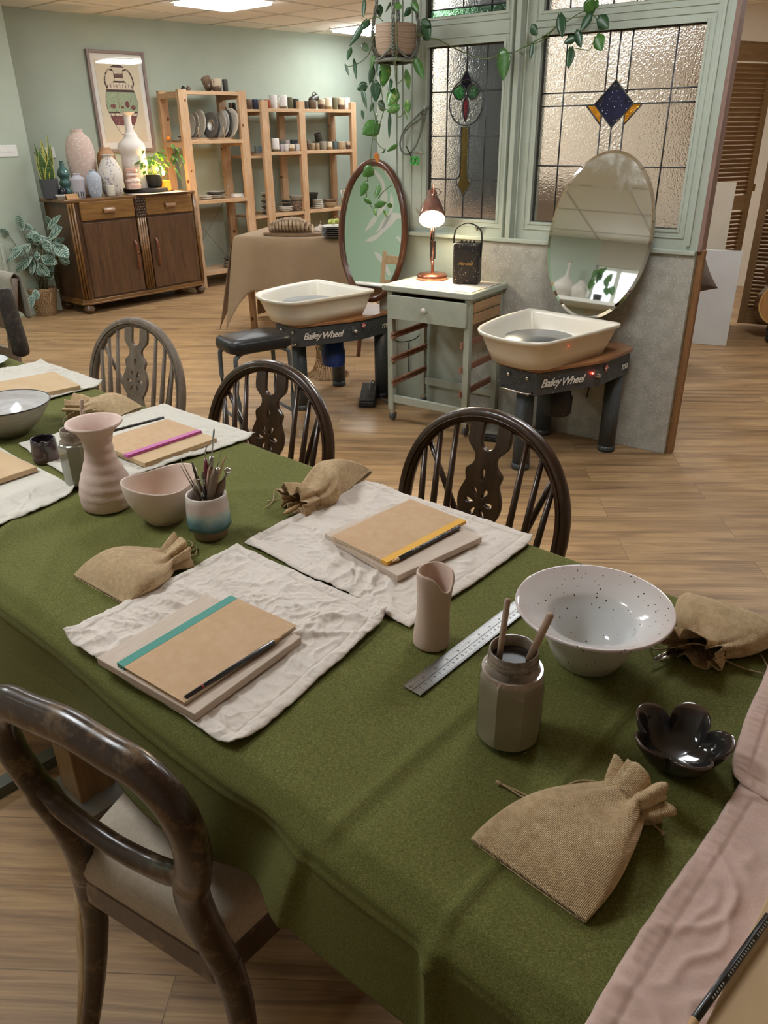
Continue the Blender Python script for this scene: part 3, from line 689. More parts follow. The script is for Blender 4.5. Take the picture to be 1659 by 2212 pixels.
# lower shelf of the low unit
zl = .658
stack(z5(372), .16, .64, 8, 30, [pl_d, pl_m, pl_d, pl_m], 'at the left of the low shelf, beside the post', .022)
stack(z5(592), .1, zl, 3, 33, [pl_w, pl_m, pl_w], 'lying wide on the low shelf of the middle bay', .012)
stack(z5(618), .3, zl, 5, 24, [pl_d, pl_m], 'at the rear of the low shelf, middle bay', .014)
def bowl_at(xpx, off, z, rpx, hpx, m_, label, foot=.55, fn=None):
    p = spt(xpx, off); r = rpx*depth(p)/FPX; h = hpx*depth(p)/FPX
    return potm('bowl', label, 'bowl', (p.x, p.y, z), hollow(smooth_prof([(r*foot, 0), (r*(foot+.15), h*.2), (r*.9, h*.65), (r, h)], 3), .005), m_, 28, fn), h
_, h = bowl_at(z5(745), .1, zl, 15.5, 20, mat('carved brown stoneware', '5A4638', .6, c2='8A7662', scale=60, lo=.45, hi=.55, bump=.6), 'carved dark brown planter bowl at the bottom of its stack on the low shelf', .7)
bowl_at(z5(745), .1, zl+h*.95, 18.5, 12, gmat('stone'), 'grey bowl with a pale rim stacked on the carved planter bowl', .6)
bowl_at(z5(905), .3, zl, 17, 26, gmat('black'), 'deep dark bowl behind the middle post of the low unit', .6)
bowl_at(z5(905), .3, zl+.09, 19, 12, gmat('dark'), 'dark bowl stacked in the deep dark bowl behind the post', .5)
stack(z5(995), .08, zl, 5, 25, [pl_m, pl_w], 'right of the middle post on the low shelf', .014)
_, h = bowl_at(z5(1145), .1, zl, 15, 11, gmat('sand'), 'sandy brown bowl, lower of the nested pair on the low shelf', .6)
bowl_at(z5(1145), .1, zl+h*.7, 16.5, 9, gmat('brown'), 'brown bowl nested in the sandy one on the low shelf', .6)
p = spt(z5(1320), .05)
j = potm('utensil_jar', 'tan jar holding wooden spoons beside the round framed mirror', 'jar', (p.x, p.y, zl), hollow([(.035, 0), (.037, .05), (.036, .1)], .004), gmat('sand'), 20)
for k in range(4):
    a = k*1.7; o = MB().tube([(p.x, p.y, zl+.01), (p.x+.03*cos(a), p.y+.03*sin(a), zl+.15)], .003, 6).ball((p.x+.032*cos(a), p.y+.032*sin(a), zl+.16), (.011, .005, .015), 8, 6).build('spoon', mat('pale spoon %d' % k, 'C9B48C' if k % 2 else 'D8D4CC', .4)); tag(o, 'spoon standing in the tan jar on the low shelf', 'spoon', 'spoons in the tan jar')

# ================================================================== SIDEBOARD
SB = Vector((-2.575, 6.907, 0)); BAZ = 40.3
oak = wood('dark varnished oak', '46301C', '664729', 2, 16, .35, .25, .15); oak_h = wood('varnished oak rails', '5E3F20', '8A6233', 0, 16, .35, .25, .15); oak_d = wood('deep brown oak panel', '46301F', '68492F', 2, 16, .38, .2, .15)
sb = empty('sideboard', 'dark varnished oak sideboard with ball feet and carved centre, below the vase poster', 'sideboard', SB, BAZ)
SW = 1.265; SD = .46; ST = .948
cant = lambda i: [(-.03+i, .05), (.03, i*.6), (SW-.03, i*.6), (SW+.03-i, .05), (SW+.03-i, SD-i), (-.03+i, SD-i)]
MB().prism(cant(.018), .115, ST-.026).build('carcass', oak_d, sb)
MB().prism(cant(-.014), ST-.026, ST).build('top', oak_h, sb, bevel=.006)
MB().prism(cant(-.004), .095, .125).prism(cant(-.012), .082, .098).build('plinth', oak_h, sb, bevel=.004)
for (x, y) in ((.02, .05), (SW-.02, .05), (.02, SD-.05), (SW-.02, SD-.05)):
    MB().ball((x, y, .045), .047, 20, 12).lathe([(0, 0), (.048, .035), (.05, .045), (.048, .055), (0, .08)], 20, (x, y, 0)).build('ball_foot', oak, sb)
dm = wood('oak drawer front', '6B4826', '96703C', 0, 14, .33, .3, .12)
for k, (x0, x1) in enumerate(((.062, .585), (.705, 1.215))):
    d_ = MB().bx(x0, x1, -.012, .01, .775, .925).build('drawer', dm, sb, bevel=.006)
    c = (x0+x1)/2; hd = MB()
    hd.grid(12, 8, lambda u, v, c=c: Vector((c+.055*(u*2-1), -.012-.028*sin(pi*v)*(1-.5*abs(u*2-1)**2)**.5, .845+.022*cos(pi*v))))
    hd.build('handle', mat('carved wooden pull', '8C6A4C', .3, coat=.5, bump=.5, bscale=90), d_, solid=.006)
    dr = MB().bx(x0, x1, -.006, .012, .14, .755).build('door', oak_d, sb, bevel=.004)
    hx = x1-.045 if k == 0 else x0+.06
    MB().tube(smooth_prof([(hx, -.006, .33), (hx, -.03, .36), (hx, -.034, .45), (hx, -.03, .545), (hx, -.006, .575)], 5), [(.009, .006)]+[(.011+.002*sin(i*2.2), .007) for i in range(19)]+[(.009, .006)], 10).build('door_handle', mat('carved red brown pull', '6E3A22', .3, coat=.5, bump=.4, bscale=90), dr)
    MB().ball((x1-.012 if k == 0 else x0+.012, -.008, .46), .006, 8, 6).build('escutcheon', mat('dull brass', '8A7A55', .4, .8), dr)
def reeds(x0, x1, n, z0, z1, y=-.004, rot=None):
    mb = MB(); w = (x1-x0)/n
    for i in range(n): mb.tube([(x0+w*(i+.5), y, z0), (x0+w*(i+.5), y, z1)], (w*.48, .012), 10, upv=(0, 1, 0))
    return mb
reeds(.598, .692, 4, .14, .76).build('reeded_pilaster', oak_h, sb)
for s in (0, 1):
    mb = reeds(-.032, .032, 3, .13, .92); o = mb.build('reeded_corner', oak_h, sb)
    o.location = (.0+.0, .027, 0) if s == 0 else (SW, .027, 0); o.rotation_euler = (0, 0, radians(-38 if s == 0 else 38))
cv = MB(); cv.bx(.592, .698, -.012, .0, .765, .93)
for r_ in range(7):
    for c_ in range(4):
        cv.ball((.608+c_*.0245+(.012 if r_ % 2 else 0), -.014, .778+r_*.0235), (.013, .009, .013), 8, 6)
cv.build('carved_panel', mat('carved oak', '3E2A1C', .35, c2='4A3424', scale=40, coat=.4), sb)
MB().bx(-.013, -.004, .10, SD-.06, .15, .76).build('side_panel', oak, sb, bevel=.003)

# ------------------------------------------------------------------ things on the sideboard
ZT = ST+.001
terr = glaze('pale pink bisque with white flakes', [(0, 'C2A89C'), (1, 'CDB5AA')], 0, .5, .8, .2, 20, speck=('DED6CC', 55, .10), bump=.3)
pxpot('tall_vase', 'tallest pink bisque vase flecked with white, at the back left of the sideboard', 'vase', 188, 417, 168, 279, 59, ZT, [(.66, 0), (.74, .03), (.9, .3), (1.0, .55), (.97, .72), (.8, .86), (.48, .93), (.4, .95), (.42, 1)], terr, fn=lambda r, z, th: (r, z, 0, 0))
pxpot('tan_vase', 'plain tan rounded vase behind the speckled white vase', 'vase', 240, 407, 224, 319, 40, ZT, [(.6, 0), (.85, .3), (1, .6), (.9, .85), (.62, .94), (.58, 1)], mat('tan bisque', 'B8906C', .8, bump=.15))
pxpot('speckled_vase', 'white vase blotched with lavender grey, in the middle of the sideboard', 'vase', 245, 420, 229, 334, 52, ZT, [(.62, 0), (.82, .12), (1, .42), (.92, .62), (.62, .84), (.4, .92), (.4, .96), (.56, 1)], mat('white with lavender blotches', 'D2CBC2', .7, speck=[('9A93A0', 38, .10), ('B4A8A4', 60, .06)], bump=.2))
def wav(r, z, th): return (r*(1+.05*sin(z*38+1.2)), z, .004*sin(z*30), .004*cos(z*24))
pxpot('white_bottle_vase', 'tall white wavy bottle vase with a long neck in front of the poster', 'vase', 298, 412, 268, 243, 58, ZT, [(.80, 0), (.88, .05), (.98, .15), (.84, .27), (.96, .38), (.85, .48), (.98, .57), (.92, .63), (.55, .69), (.44, .735), (.30, .78), (.27, .95), (.33, .975), (.5, 1)], mat('white bisque', 'DAD3CC', .8, bump=.1), fn=wav)
bl = mat('pale blue grey bisque', 'A9ACB6', .75, c2='B5B8BF', scale=20, bump=.15)
pxpot('faceted_vase', 'small pale grey bottle vase left of the blue white one', 'vase', 173, 424, 167, 375, 30, ZT, [(.76, 0), (.86, .2), (.96, .6), (1, .8), (.5, .9), (.42, .95), (.5, 1)], mat('pale lilac grey bisque', 'B2AEB6', .75, bump=.15))
pxpot('blue_vase', 'small blue white mottled bottle vase in front of the tall pink one', 'vase', 208, 424, 202, 367, 31, ZT, [(.66, 0), (.84, .15), (1, .5), (.95, .75), (.6, .9), (.42, .95), (.48, 1)], mat('blue white mottle', 'A6AEBB', .7, speck=[('CDD2D8', 70, .09)], bump=.15))
c_, cc, cr, chh = pxpot('small_cup', 'small cream cup with a tiny handle in front of the speckled vase', 'cup', 240, 421, 239, 400, 22, ZT, [(.75, 0), (.85, .1), (.95, .6), (1, 1)], mat('cream glaze', 'D5D0C0', .4))
MB().tube([(cr*.9, -.02, .02), (cr+.014, -.02, .035), (cr*.95, -.02, .05)], .004, 6).build('handle', c_.data.materials[0], c_)
tl = mat('teal green glass glaze', '5E8580', .18, c2='4C716E', scale=20, coat=.5)
pxpot('teal_vase', 'teal green bubble shaped vase beside the snake plant', 'vase', 144, 416, 134, 348, 26, ZT, [(.6, 0), (.9, .08), (.95, .16), (.66, .24), (.86, .34), (.86, .42), (.62, .5), (1.0, .62), (.9, .72), (.6, .8), (.34, .86), (.3, .9), (.4, .92), (.3, .95), (.36, 1)], tl)
pxpot('dark_pot', 'small round near black pot at the front of the sideboard by the card', 'pot', 138, 424, 138, 404, 18, ZT, [(.6, 0), (.95, .35), (.9, .7), (.5, .92), (.55, 1)], mat('black glaze', '1E2022', .25))
pxpot('saucer', 'flat white saucer at the left front of the sideboard', 'saucer', 133, 425, 133, 420, 26, ZT, [(.7, 0), (1, .6), (1, 1)], pl_w)
p = sba(159, 430, ZT)
cdd = MB().add([(-.055, 0, 0), (.055, 0, 0), (.055, .02, .042), (-.055, .02, .042), (-.055, .04, 0), (.055, .04, 0)], [(0, 1, 2, 3), (3, 2, 5, 4)], False).build('folded_card', mat('kraft card', 'B48B5E', .8), solid=.0008); cdd.location = p; cdd.rotation_euler = (0, 0, rz(BAZ)); tag(cdd, 'small folded brown card on the front left of the sideboard', 'card')
for k in range(5):
    q_ = p+Vector((.02*k-.04+.03, .05+.012*(k % 2), .0)); o = MB().tube([q_, q_+Vector((.0, 0, .055))], .004, 6).build('pin_brush', mat('dark bristle', '33363C', .7)); tag(o, 'tiny dark stub standing behind the brown card', 'brush', 'dark stubs behind the card')
# linen runner, slab and what stands on it
rc = sba(345, 416, ZT)
def runner(u, v):
    x = (u-.5)*.56; y = (v-.5)*.26
    return Vector((x, y, .0015+.004*abs(noise.noise((x*9, y*9, 3)))*min(1, 8*min(u, 1-u, v, 1-v)+.2)))
o = MB().grid(30, 14, runner).build('linen_runner', weave('natural linen', 'C9BFAE', 'DAD2C4', 900), solid=.001); o.location = (rc.x-.02, rc.y+.02, ZT+.001); o.rotation_euler = (0, 0, rz(BAZ)); tag(o, 'cream linen runner under the dark round slab on the sideboard', 'table runner')
_s, sc_, sr_, sh_ = pxpot('round_slab', 'round dark slate serving slab on the right of the sideboard', 'slab', 316, 413, 316, 405, 96, ZT+.004, [(.96, 0), (1, .2), (1, .8), (.97, 1)], mat('dark slate', '33302E', .6, bump=.3), closed=True)
zs = ZT+.004+sh_+.001
pxpot('pink_swirl_vase', 'small pink and white swirled bubble vase in front of the white bottle vase', 'vase', 289, 407, 284, 365, 33, zs, [(.85, 0), (.95, .08), (.98, .2), (.9, .32), (1, .42), (.72, .56), (.66, .6), (.8, .68), (.8, .74), (.66, .8), (.76, .86), (.74, 1)], glaze('pink white swirl', [(0, 'D8C6BC'), (.3, 'C69C8E'), (.45, 'DCCFC6'), (.6, 'C89A8A'), (.8, 'DCD0C8'), (1, 'C89A8A')], 0, .15, .5, .8, 18))
pt_, pc, pr_, ph = pxpot('plant_pot', 'placeholder', 'plant', 335, 403, 335, 377, 34, zs, [(.8, 0), (.92, .2), (1, .6), (.96, 1)], mat('black pot', '22201E', .55, bump=.3))
leafm = mat('glossy mid green leaf', '3E6B2A', .38, c2='567F33', scale=14); leafm2 = mat('bright monkey mask leaf', '4B7A2C', .38, c2='6B9838', scale=20)
def leaf(mb, base, tip, w, up_=Vector((0, 0, 1)), fold=.25, droop=.15, n=6, heart=True, bendn=0):
    base = Vector(base); tip = Vector(tip); d = tip-base; L = d.length; d.normalize(); s = d.cross(up_)
    if s.length < 1e-3: s = Vector((1, 0, 0))
    s.normalize(); nn = s.cross(d).normalized(); b = len(mb.v)
    for i in range(n+1):
        t = i/n
        ww_ = (sin(pi*min(1, t**.62))**.8 if heart else sin(pi*t)**.75)*w/2 if 0 < t < 1 else 0
        if heart and i == 0: ww_ = w*.12
        c = base+d*(L*t)-Vector((0, 0, 1))*(droop*L*t*t)*(0 if bendn else 1)
        for k in (-1, -.5, 0, .5, 1):
            off = -.12*L*(abs(k) if heart and i == 0 else 0)
            mb.v.append(c+s*(ww_*k)+nn*(fold*ww_*abs(k))+d*off)
    for i in range(n):
        for k in range(4):
            a = b+i*5+k; mb.f.append([a, a+1, a+6, a+5]); mb.s.append(True)
pt_.name = 'potted_vine'; pt_['label'] = 'green monkey mask vine in a black pot on the sideboard beside the amber lamp'; pt_['category'] = 'plant'
fo = MB(); st = MB(); random.seed(3)
for k in range(110):
    a = random.uniform(0, 2*pi); el = random.uniform(.05, 1.2); R = random.uniform(.07, .20)
    c = Vector((cos(a)*cos(el)*R*1.15, sin(a)*cos(el)*R, ph+.01+sin(el)*R*1.15))
    tip = c+Vector((cos(a)*.035, sin(a)*.035, random.uniform(-.04, .005))); leaf(fo, c, tip, random.uniform(.026, .042), n=5)
    if k % 3 == 0: st.tube([(0, 0, ph*.7), (c.x*.5, c.y*.5, (c.z+ph)/2+.02), tuple(c)], .0015, 5)
# long runners climbing right along the shelf post and hanging over
for pth in ([(372, 340), (378, 322), (372, 312), (378, 318)], [(378, 345), (388, 335), (394, 345), (392, 355)], [(370, 350), (380, 365), (384, 378)], [(380, 340), (372, 335), (384, 328)]):
    prev = None
    for (x, y) in pth:
        q_ = vplane(x, y, pc, BAZ+50); l = q_-pc
        if prev: st.tube([prev, l], .0015, 5)
        prev = l; leaf(fo, l, l+Vector((random.uniform(-.03, .04), -.01, -.035)), .036, n=5)
fo.build('leaves', leafm2, pt_); st.build('stems', mat('green stem', '5E7A34', .6), pt_)
# amber lamp
lp = sba(351, 404, zs-.01)+Vector((.02, .03, 0))
L_ = empty('amber_table_lamp', 'small glowing amber glass lamp behind the vine on the sideboard', 'lamp', (lp.x, lp.y, ZT), BAZ)
am_ = NT('amber glass glow'); am_.p.inputs['Base Color'].default_value = lin('D9822B'); am_.p.inputs['Emission Color'].default_value = lin('F08A28'); am_.p.inputs['Emission Strength'].default_value = .5; am_.p.inputs['Roughness'].default_value = .3
MB().bx(-.038, .038, -.038, .038, .012, .10).build('glass_block', am_.m, L_, bevel=.006); MB().bx(-.05, .05, -.05, .05, 0, .012).build('base', oak, L_)
bm_ = NT('warm filament bulb'); bm_.p.inputs['Emission Color'].default_value = (1, .62, .25, 1); bm_.p.inputs['Emission Strength'].default_value = 60
MB().ball((-.02, -.02, .16), .016, 14, 10).build('bulb', bm_.m, L_); MB().tube([(-.02, -.02, .12), (-.02, -.02, .147)], .008, 8).build('socket', mat('brass socket', '9A7A40', .4, .8), L_)
pld = bpy.data.lights.new('amber_lamp_light', 'POINT'); pld.energy = 6; pld.color = (1, .55, .2); pld.shadow_soft_size = .03
plo = bpy.data.objects.new('amber_lamp_light', pld); COL.objects.link(plo); plo.parent = L_; plo.location = (-.03, .0, .19)
# snake plant
sp, spc, spr, sph = pxpot('snake_plant', 'upright snake plant with yellow edged leaves in a charcoal pot, left end of the sideboard', 'plant', 111, 424, 111, 387, 38, ZT, [(.82, 0), (.88, .1), (1, .9), (1, 1)], mat('charcoal pot', '45464A', .7))
def band():
    t = NT('snake leaf banding'); w = t.node('ShaderNodeTexWave', bands_direction='Z'); w.inputs['Scale'].default_value = 22; w.inputs['Distortion'].default_value = 6; t.link(t.tc.outputs['Object'], w.inputs['Vector'])
    t.color(t.ramp(w.outputs['Fac'], [(.3, lin('2E4A26')), (.7, lin('5B7A44'))])); t.p.inputs['Roughness'].default_value = .4; return t.m
bd = band(); yl = mat('yellow leaf edge', 'B9B45A', .45); gm = MB(); em = MB()
for k, (a, hh_, ln_) in enumerate([(0, .36, .03), (.9, .30, .05), (1.9, .33, .04), (2.8, .24, .06), (3.9, .30, .03), (4.7, .26, .05), (5.5, .20, .07)]):
    bx_, by_ = cos(a)*.025, sin(a)*.025; w = .038
    for (mb, ws, dy) in ((em, 1.0, 0), (gm, .78, -.0012)):
        n = 10; b0 = len(mb.v)
        for i in range(n+1):
            t_ = i/n; wd = w*ws*(.6+.5*sin(pi*min(1, t_*.9+.15)))*(1-t_**5) if i < n else 0
            cx = bx_+cos(a)*ln_*t_; cy = by_+sin(a)*ln_*t_; tw = a+1.2+t_*.7
            for s_ in (-1, 0, 1): mb.v.append(Vector((cx+cos(tw)*wd*s_+sin(tw)*(.006*(1-s_*s_))-dy*sin(tw), cy+sin(tw)*wd*s_-cos(tw)*.006*(1-s_*s_)+dy*cos(tw), sph*.8+hh_*t_)))
        for i in range(n):
            for s_ in (0, 1): q_ = b0+i*3+s_; mb.f.append([q_, q_+1, q_+4, q_+3]); mb.s.append(True)
em.build('leaf_edges', yl, sp, solid=.001); gm.build('leaves', bd, sp, solid=.0022)

# ------------------------------------------------------------------ poster
q4 = [vplane(x, y, OB, 47.5, -.02) for x, y in ((185, 106), (308, 112), (337, 325), (218, 330))]
xs = [v.dot(dB) for v in q4]; PX0 = (xs[0]+xs[3])/2; PX1 = (xs[1]+xs[2])/2; PZ1 = (q4[0].z+q4[1].z)/2; PZ0 = (q4[2].z+q4[3].z)/2
po = empty('framed_print', 'tall mauve framed print of a patterned two handled amphora above the sideboard', 'picture', OB+dB*((PX0+PX1)/2)-nB*.02+Vector((0, 0, (PZ0+PZ1)/2)), 47.5)
w_, h_ = (PX1-PX0)/2, (PZ1-PZ0)/2; fr = MB(); fw = .026
for s in (-1, 1): fr.bx(s*w_, s*(w_-fw), -.012, .018, -h_, h_); fr.bx(-w_+fw, w_-fw, -.012, .018, s*h_, s*(h_-fw))
fr.build('frame', mat('mauve wood frame', '8C7A74', .5), po, bevel=.002)
MB().bx(-w_+fw, w_-fw, .006, .016, -h_+fw, h_-fw).build('mount', mat('white mount board', 'ECEAE4', .8), po)
MB().bx(-w_*.76, w_*.76, .003, .006, -h_*.80, h_*.83).build('print', mat('cream print paper', 'E4D8BE', .8), po)
def sil(pts, s=1): return [(x*w_, z*h_) for x, z in pts]+[(-x*w_, z*h_) for x, z in pts[::-1]]
ink = mat('dark plum ink', '54403E', .8); ivory = mat('ivory ink', 'E2D8C2', .8, speck=[('5A4A44', 50, .06)]); grn = mat('sage green print', 'A3B496', .8, speck=[('4F6E52', 70, .07), ('D6CDB2', 50, .06), ('6A4442', 38, .035)]); wine = mat('wine red print', '7E4E50', .8, speck=[('C29A92', 70, .07)])
prof_ = [(.225, .69), (.15, .60), (.15, .44), (.2, .40), (.42, .30), (.50, .2), (.56, .0), (.54, -.15), (.42, -.35), (.2, -.62), (.12, -.66)]
def width(z):
    for (a, za), (b, zb) in zip(prof_, prof_[1:]):
        if zb <= z <= za: return a+(b-a)*(za-z)/(za-zb)
    return .12
def bandp(z1_, z0_):
    zs_ = sorted({z1_, z0_} | {z for _, z in prof_ if z0_ < z < z1_}, reverse=True)
    return sil([(width(z), z) for z in zs_])
flat2d([sil([(w+.012, z+(.01 if i == 0 else 0)) for i, (w, z) in enumerate(prof_)])], 'amphora_outline', ink, po, .0008, M=Matrix.Translation((0, .0022, 0)))
for nm, m_, bands in (('ivory_bands', ivory, [(.68, .42), (.385, .25), (-.22, -.27), (-.46, -.64)]), ('green_bands', grn, [(.20, -.19)]), ('wine_bands', wine, [(-.28, -.45), (.56, .47)]), ('plum_bands', ink, [(.725, .675)])):
    flat2d([bandp(a_, b_) for a_, b_ in bands], nm, m_, po, .0008, M=Matrix.Translation((0, .0012, 0)))
cn = MB(); random.seed(11)
for k in range(9): cn.box(((-.42+.105*k)*w_, .0004, .31*h_), (.006, .0006, .03))
for k in range(7): cn.box(((-.45+.15*k)*w_, .0004, -.245*h_), (.005, .0006, .018))
for x, z, rx, rz2 in ((-.33, -.08, .028, .02), (.18, -.04, .022, .028), (.38, -.1, .024, .02), (.0, -.1, .015, .012)): cn.ball((x*w_, .0004, z*h_), (rx, .0005, rz2), 12, 6)
for x in (-.12, .3): cn.tube([(x*w_, .0004, -.12*h_), (x*w_, .0004, .05*h_), ((x-.08)*w_, .0004, .12*h_)], (.002, .0004), 4); cn.tube([(x*w_, .0004, .04*h_), ((x+.1)*w_, .0004, .12*h_)], (.002, .0004), 4)
cn.build('figures', wine, po)
hm = MB()
for s in (-1, 1): hm.tube(smooth_prof([(s*.17*w_, .001, .62*h_), (s*.34*w_, .001, .63*h_), (s*.47*w_, .001, .5*h_), (s*.5*w_, .001, .38*h_), (s*.44*w_, .001, .27*h_)], 5), (.008, .0006), 6, upv=(0, 1, 0))
hm.build('rope_handles', mat('rope handle print', '4E403E', .8, speck=[('C9BCA4', 80, .16)]), po)
MB().bx(-w_+fw, w_-fw, -.007, -.005, -h_+fw, h_-fw).build('glazing', thin_glass('picture glass'), po)

# light switch and socket
sw = vplane(15, 326, L0, degrees_ if False else math.degrees(atan2(dL.x, dL.y)), 0)
nL = Vector((-dL.y, dL.x, 0)); nL = nL if nL.dot(Vector((0, -1, 0))) > 0 else -nL
def wallplate(name, label, c, n, w, h, n_sw):
    o = empty(name, label, 'switch' if n_sw else 'socket', c+n*.001, 90); o.rotation_euler = (0, 0, atan2(n.y, n.x)+pi/2)
    MB().box((0, -.004, 0), (w, .008, h)).build('plate', mat(name+' white plastic', 'DADAD6', .35), o, bevel=.003)
    for k in range(n_sw): MB().box(((k-(n_sw-1)/2)*.03, -.009, 0), (.011, .006, .022)).build('rocker', mat(name+' rocker', 'E2E2DE', .3), o, bevel=.0015)
    return o
wallplate('light_switch', 'white four gang light switch on the sage wall at the left edge', sw, nL, .17, .088, 4)
so = vplane(104, 330, OB, 47.5, -.005); wallplate('wall_socket', 'white wall socket behind the snake plant', so, -nB, .12, .088, 0)
# ================================================================== SIDE TABLE WITH LINEN
LT = at(504, 509, .745); LTA = 106
aL_ = radians(LTA); dL_ = Vector((sin(aL_), cos(aL_), 0)); nL_ = Vector((-cos(aL_), sin(aL_), 0))
LW, LD = 1.25, .62
tb = empty('side_table', 'plain pine table hidden under a tan linen cloth, bread on top', 'table', (LT.x, LT.y, 0), LTA)
MB().bx(.01, LW-.01, .01, LD-.01, .71, .735).build('tabletop', pine_h, tb)
for x, y in ((.07, .08), (LW-.07, .08), (.07, LD-.08), (LW-.07, LD-.08)): MB().tube([(x, y, 0), (x, y, .71)], .025, 4, sq=True).build('leg', pine, tb)
lin_m = weave('tan linen', '8E785E', 'A89072', 500, mott='98806A', mscale=14, dist=.0008)
def cloth_side(u, v):
    """u around the rim 0..1 over four sides, v 0 centre..1 hem"""
    per = [(0, 0), (LW, 0), (LW, LD), (0, LD)]; L = 2*(LW+LD); s = u*L; k = 0
    lens = [LW, LD, LW, LD]
    while s > lens[k] and k < 3: s -= lens[k]; k += 1
    a = per[k]; b_ = per[(k+1) % 4]; t = s/lens[k]; x = a[0]+(b_[0]-a[0])*t; y = a[1]+(b_[1]-a[1])*t
    nx, ny = [(0, -1), (1, 0), (0, 1), (-1, 0)][k]
    c = min(t, 1-t)*lens[k]; cf = max(0, 1-c/.16); cx = -1 if x < LW/2 else 1; cy = -1 if y < LD/2 else 1
    if v < .45:
        q_ = v/.45; return Vector((LW/2+(x-LW/2)*q_, LD/2+(y-LD/2)*q_, .742))
    q_ = (v-.45)/.55; drop = (.36+.06*sin(u*9)+.30*cf**1.5)*q_
    rip = (.018*sin(u*70)+.012*sin(u*41+2))*q_*(1-cf*.5)
    out = .015*min(1, q_*8)+.05*q_+rip+.05*cf*q_
    return Vector((x+nx*out+cx*.05*cf*q_, y+ny*out+cy*.05*cf*q_, .742-.008*min(1, q_*6)-drop+.006*sin(u*50)*q_))
o = MB().grid(260, 34, cloth_side).build('linen_tablecloth', lin_m, solid=.0015); o.location = (LT.x, LT.y, 0); o.rotation_euler = (0, 0, rz(LTA)); tag(o, 'tan linen cloth draped over the side table with its corner hanging low', 'tablecloth')
bp = at(633, 507, .748)
brd = empty('bread_board', 'oval wooden board under the sliced loaf on the tan linen', 'board', (bp.x, bp.y, .746), 100)
MB().lathe([(0, 0), (1, 0), (1.03, .008), (1, .017), (0, .017)], 40, M=Matrix.Diagonal((.225, .09, 1, 1))).build('board', wood('walnut bread board', '6A4E34', '8A6844', 0, 14, .6), brd)
crumb = mat('pale crumb', 'CDB48E', .9, c2='DCC6A4', scale=40, bump=.5); crust = mat('floured dark crust', '6E523C', .85, c2='B8A48A', scale=22, lo=.4, hi=.6, bump=.5)
W1_ = Vector((sin(radians(100)), cos(radians(100)), 0))
sizes = [.032, .042, .046, .050, .053, .055, .056, .055, .053, .048, .040, .03]
xx = -.175
for k, s_ in enumerate(sizes):
    lean = .25 if k < 5 else .12; c = bp+W1_*(xx+.01)+Vector((0, 0, .018)); xx += .027 if k < 5 else .0285
    o = empty('bread_slice', f'{ORD[k]} slice from the left of the dark crusted loaf on the oval board', 'bread', (c.x, c.y, .766), 100, 'slices of the loaf')
    def sl_(rs, x0, x1): return [(x0, rs*1.15*cos(t)*1, max(0, rs*.95+rs*sin(t)*.95)) for t in [2*pi*i/20 for i in range(20)]]
    for (rs, x0, x1, nm, mt) in ((s_, -.0105, .0105, 'crust', crust), (s_*.93, -.0112, .0112, 'crumb', crumb)):
        A_ = sl_(rs, x0, x0); B_ = sl_(rs, x1, x1); vs = [(x0+p_[2]*lean*.3, p_[1], p_[2]+(s_-rs)*.9) for p_ in A_]+[(x1+p_[2]*lean*.3, p_[1], p_[2]+(s_-rs)*.9) for p_ in B_]
        MB().add(vs, [list(range(20)), [i+20 for i in range(20)][::-1]]+[(i, i+20, (i+1) % 20+20, (i+1) % 20) for i in range(20)], False).build(nm, mt, o)
ps = at(714, 513, .748)
for k in range(6): plate((ps.x+.02, ps.y+.02, .747+k*.013), .088-.001*k, pl_d if k < 5 else pl_w, f'{["bottom", "second", "third", "fourth", "fifth", "topmost"][k]} dark side plate of the stack beside the round framed mirror', group='side plates under the grapes', h=.012)
gr = empty('grape_bunch', 'green grapes piled on the side plates beside the loaf', 'grapes', (ps.x+.025, ps.y+.02, .838), 90)
gm_ = mat('green grape skin', '9CA83C', .3, c2='B4B956', scale=30, coat=.3); random.seed(5); gg = MB()
for k in range(22):
    a = random.uniform(0, 2*pi); r = random.uniform(0, .05); gg.ball((r*cos(a), r*sin(a), .012+random.uniform(0, .022)*(1-r/.06)), .0125, 12, 8)
gg.build('grapes', gm_, gr); MB().tube([(0, 0, .02), (.01, 0, .05), (.03, .01, .055)], .002, 6).build('stalk', mat('grape stalk', '7A6A3A', .7), gr)
for k, (x, y) in enumerate(((676, 487), (684, 482), (690, 490))):
    q_ = at(x, y+20, .747)
    o = empty('garlic_bulb', ['grey white garlic bulb behind the loaf, left one', 'grey white garlic bulb behind the loaf, middle one', 'grey white garlic bulb nearest the side plates'][k], 'garlic', (q_.x+.02, q_.y+.12, .747), 90, 'garlic bulbs behind the loaf')
    MB().lathe(smooth_prof([(.002, 0), (.02, .006), (.026, .02), (.014, .036), (.004, .046)], 4), 18, fn=lambda r, z, th: (r*(1+.06*abs(sin(th*4))), z, 0, 0)).build('bulb', mat('garlic skin %d' % k, 'BDB0A2', .7), o); MB().tube([(0, 0, .044), (.004, 0, .068)], .0025, 6).build('stem', mat('dry garlic stem', '9A8A70', .8), o)

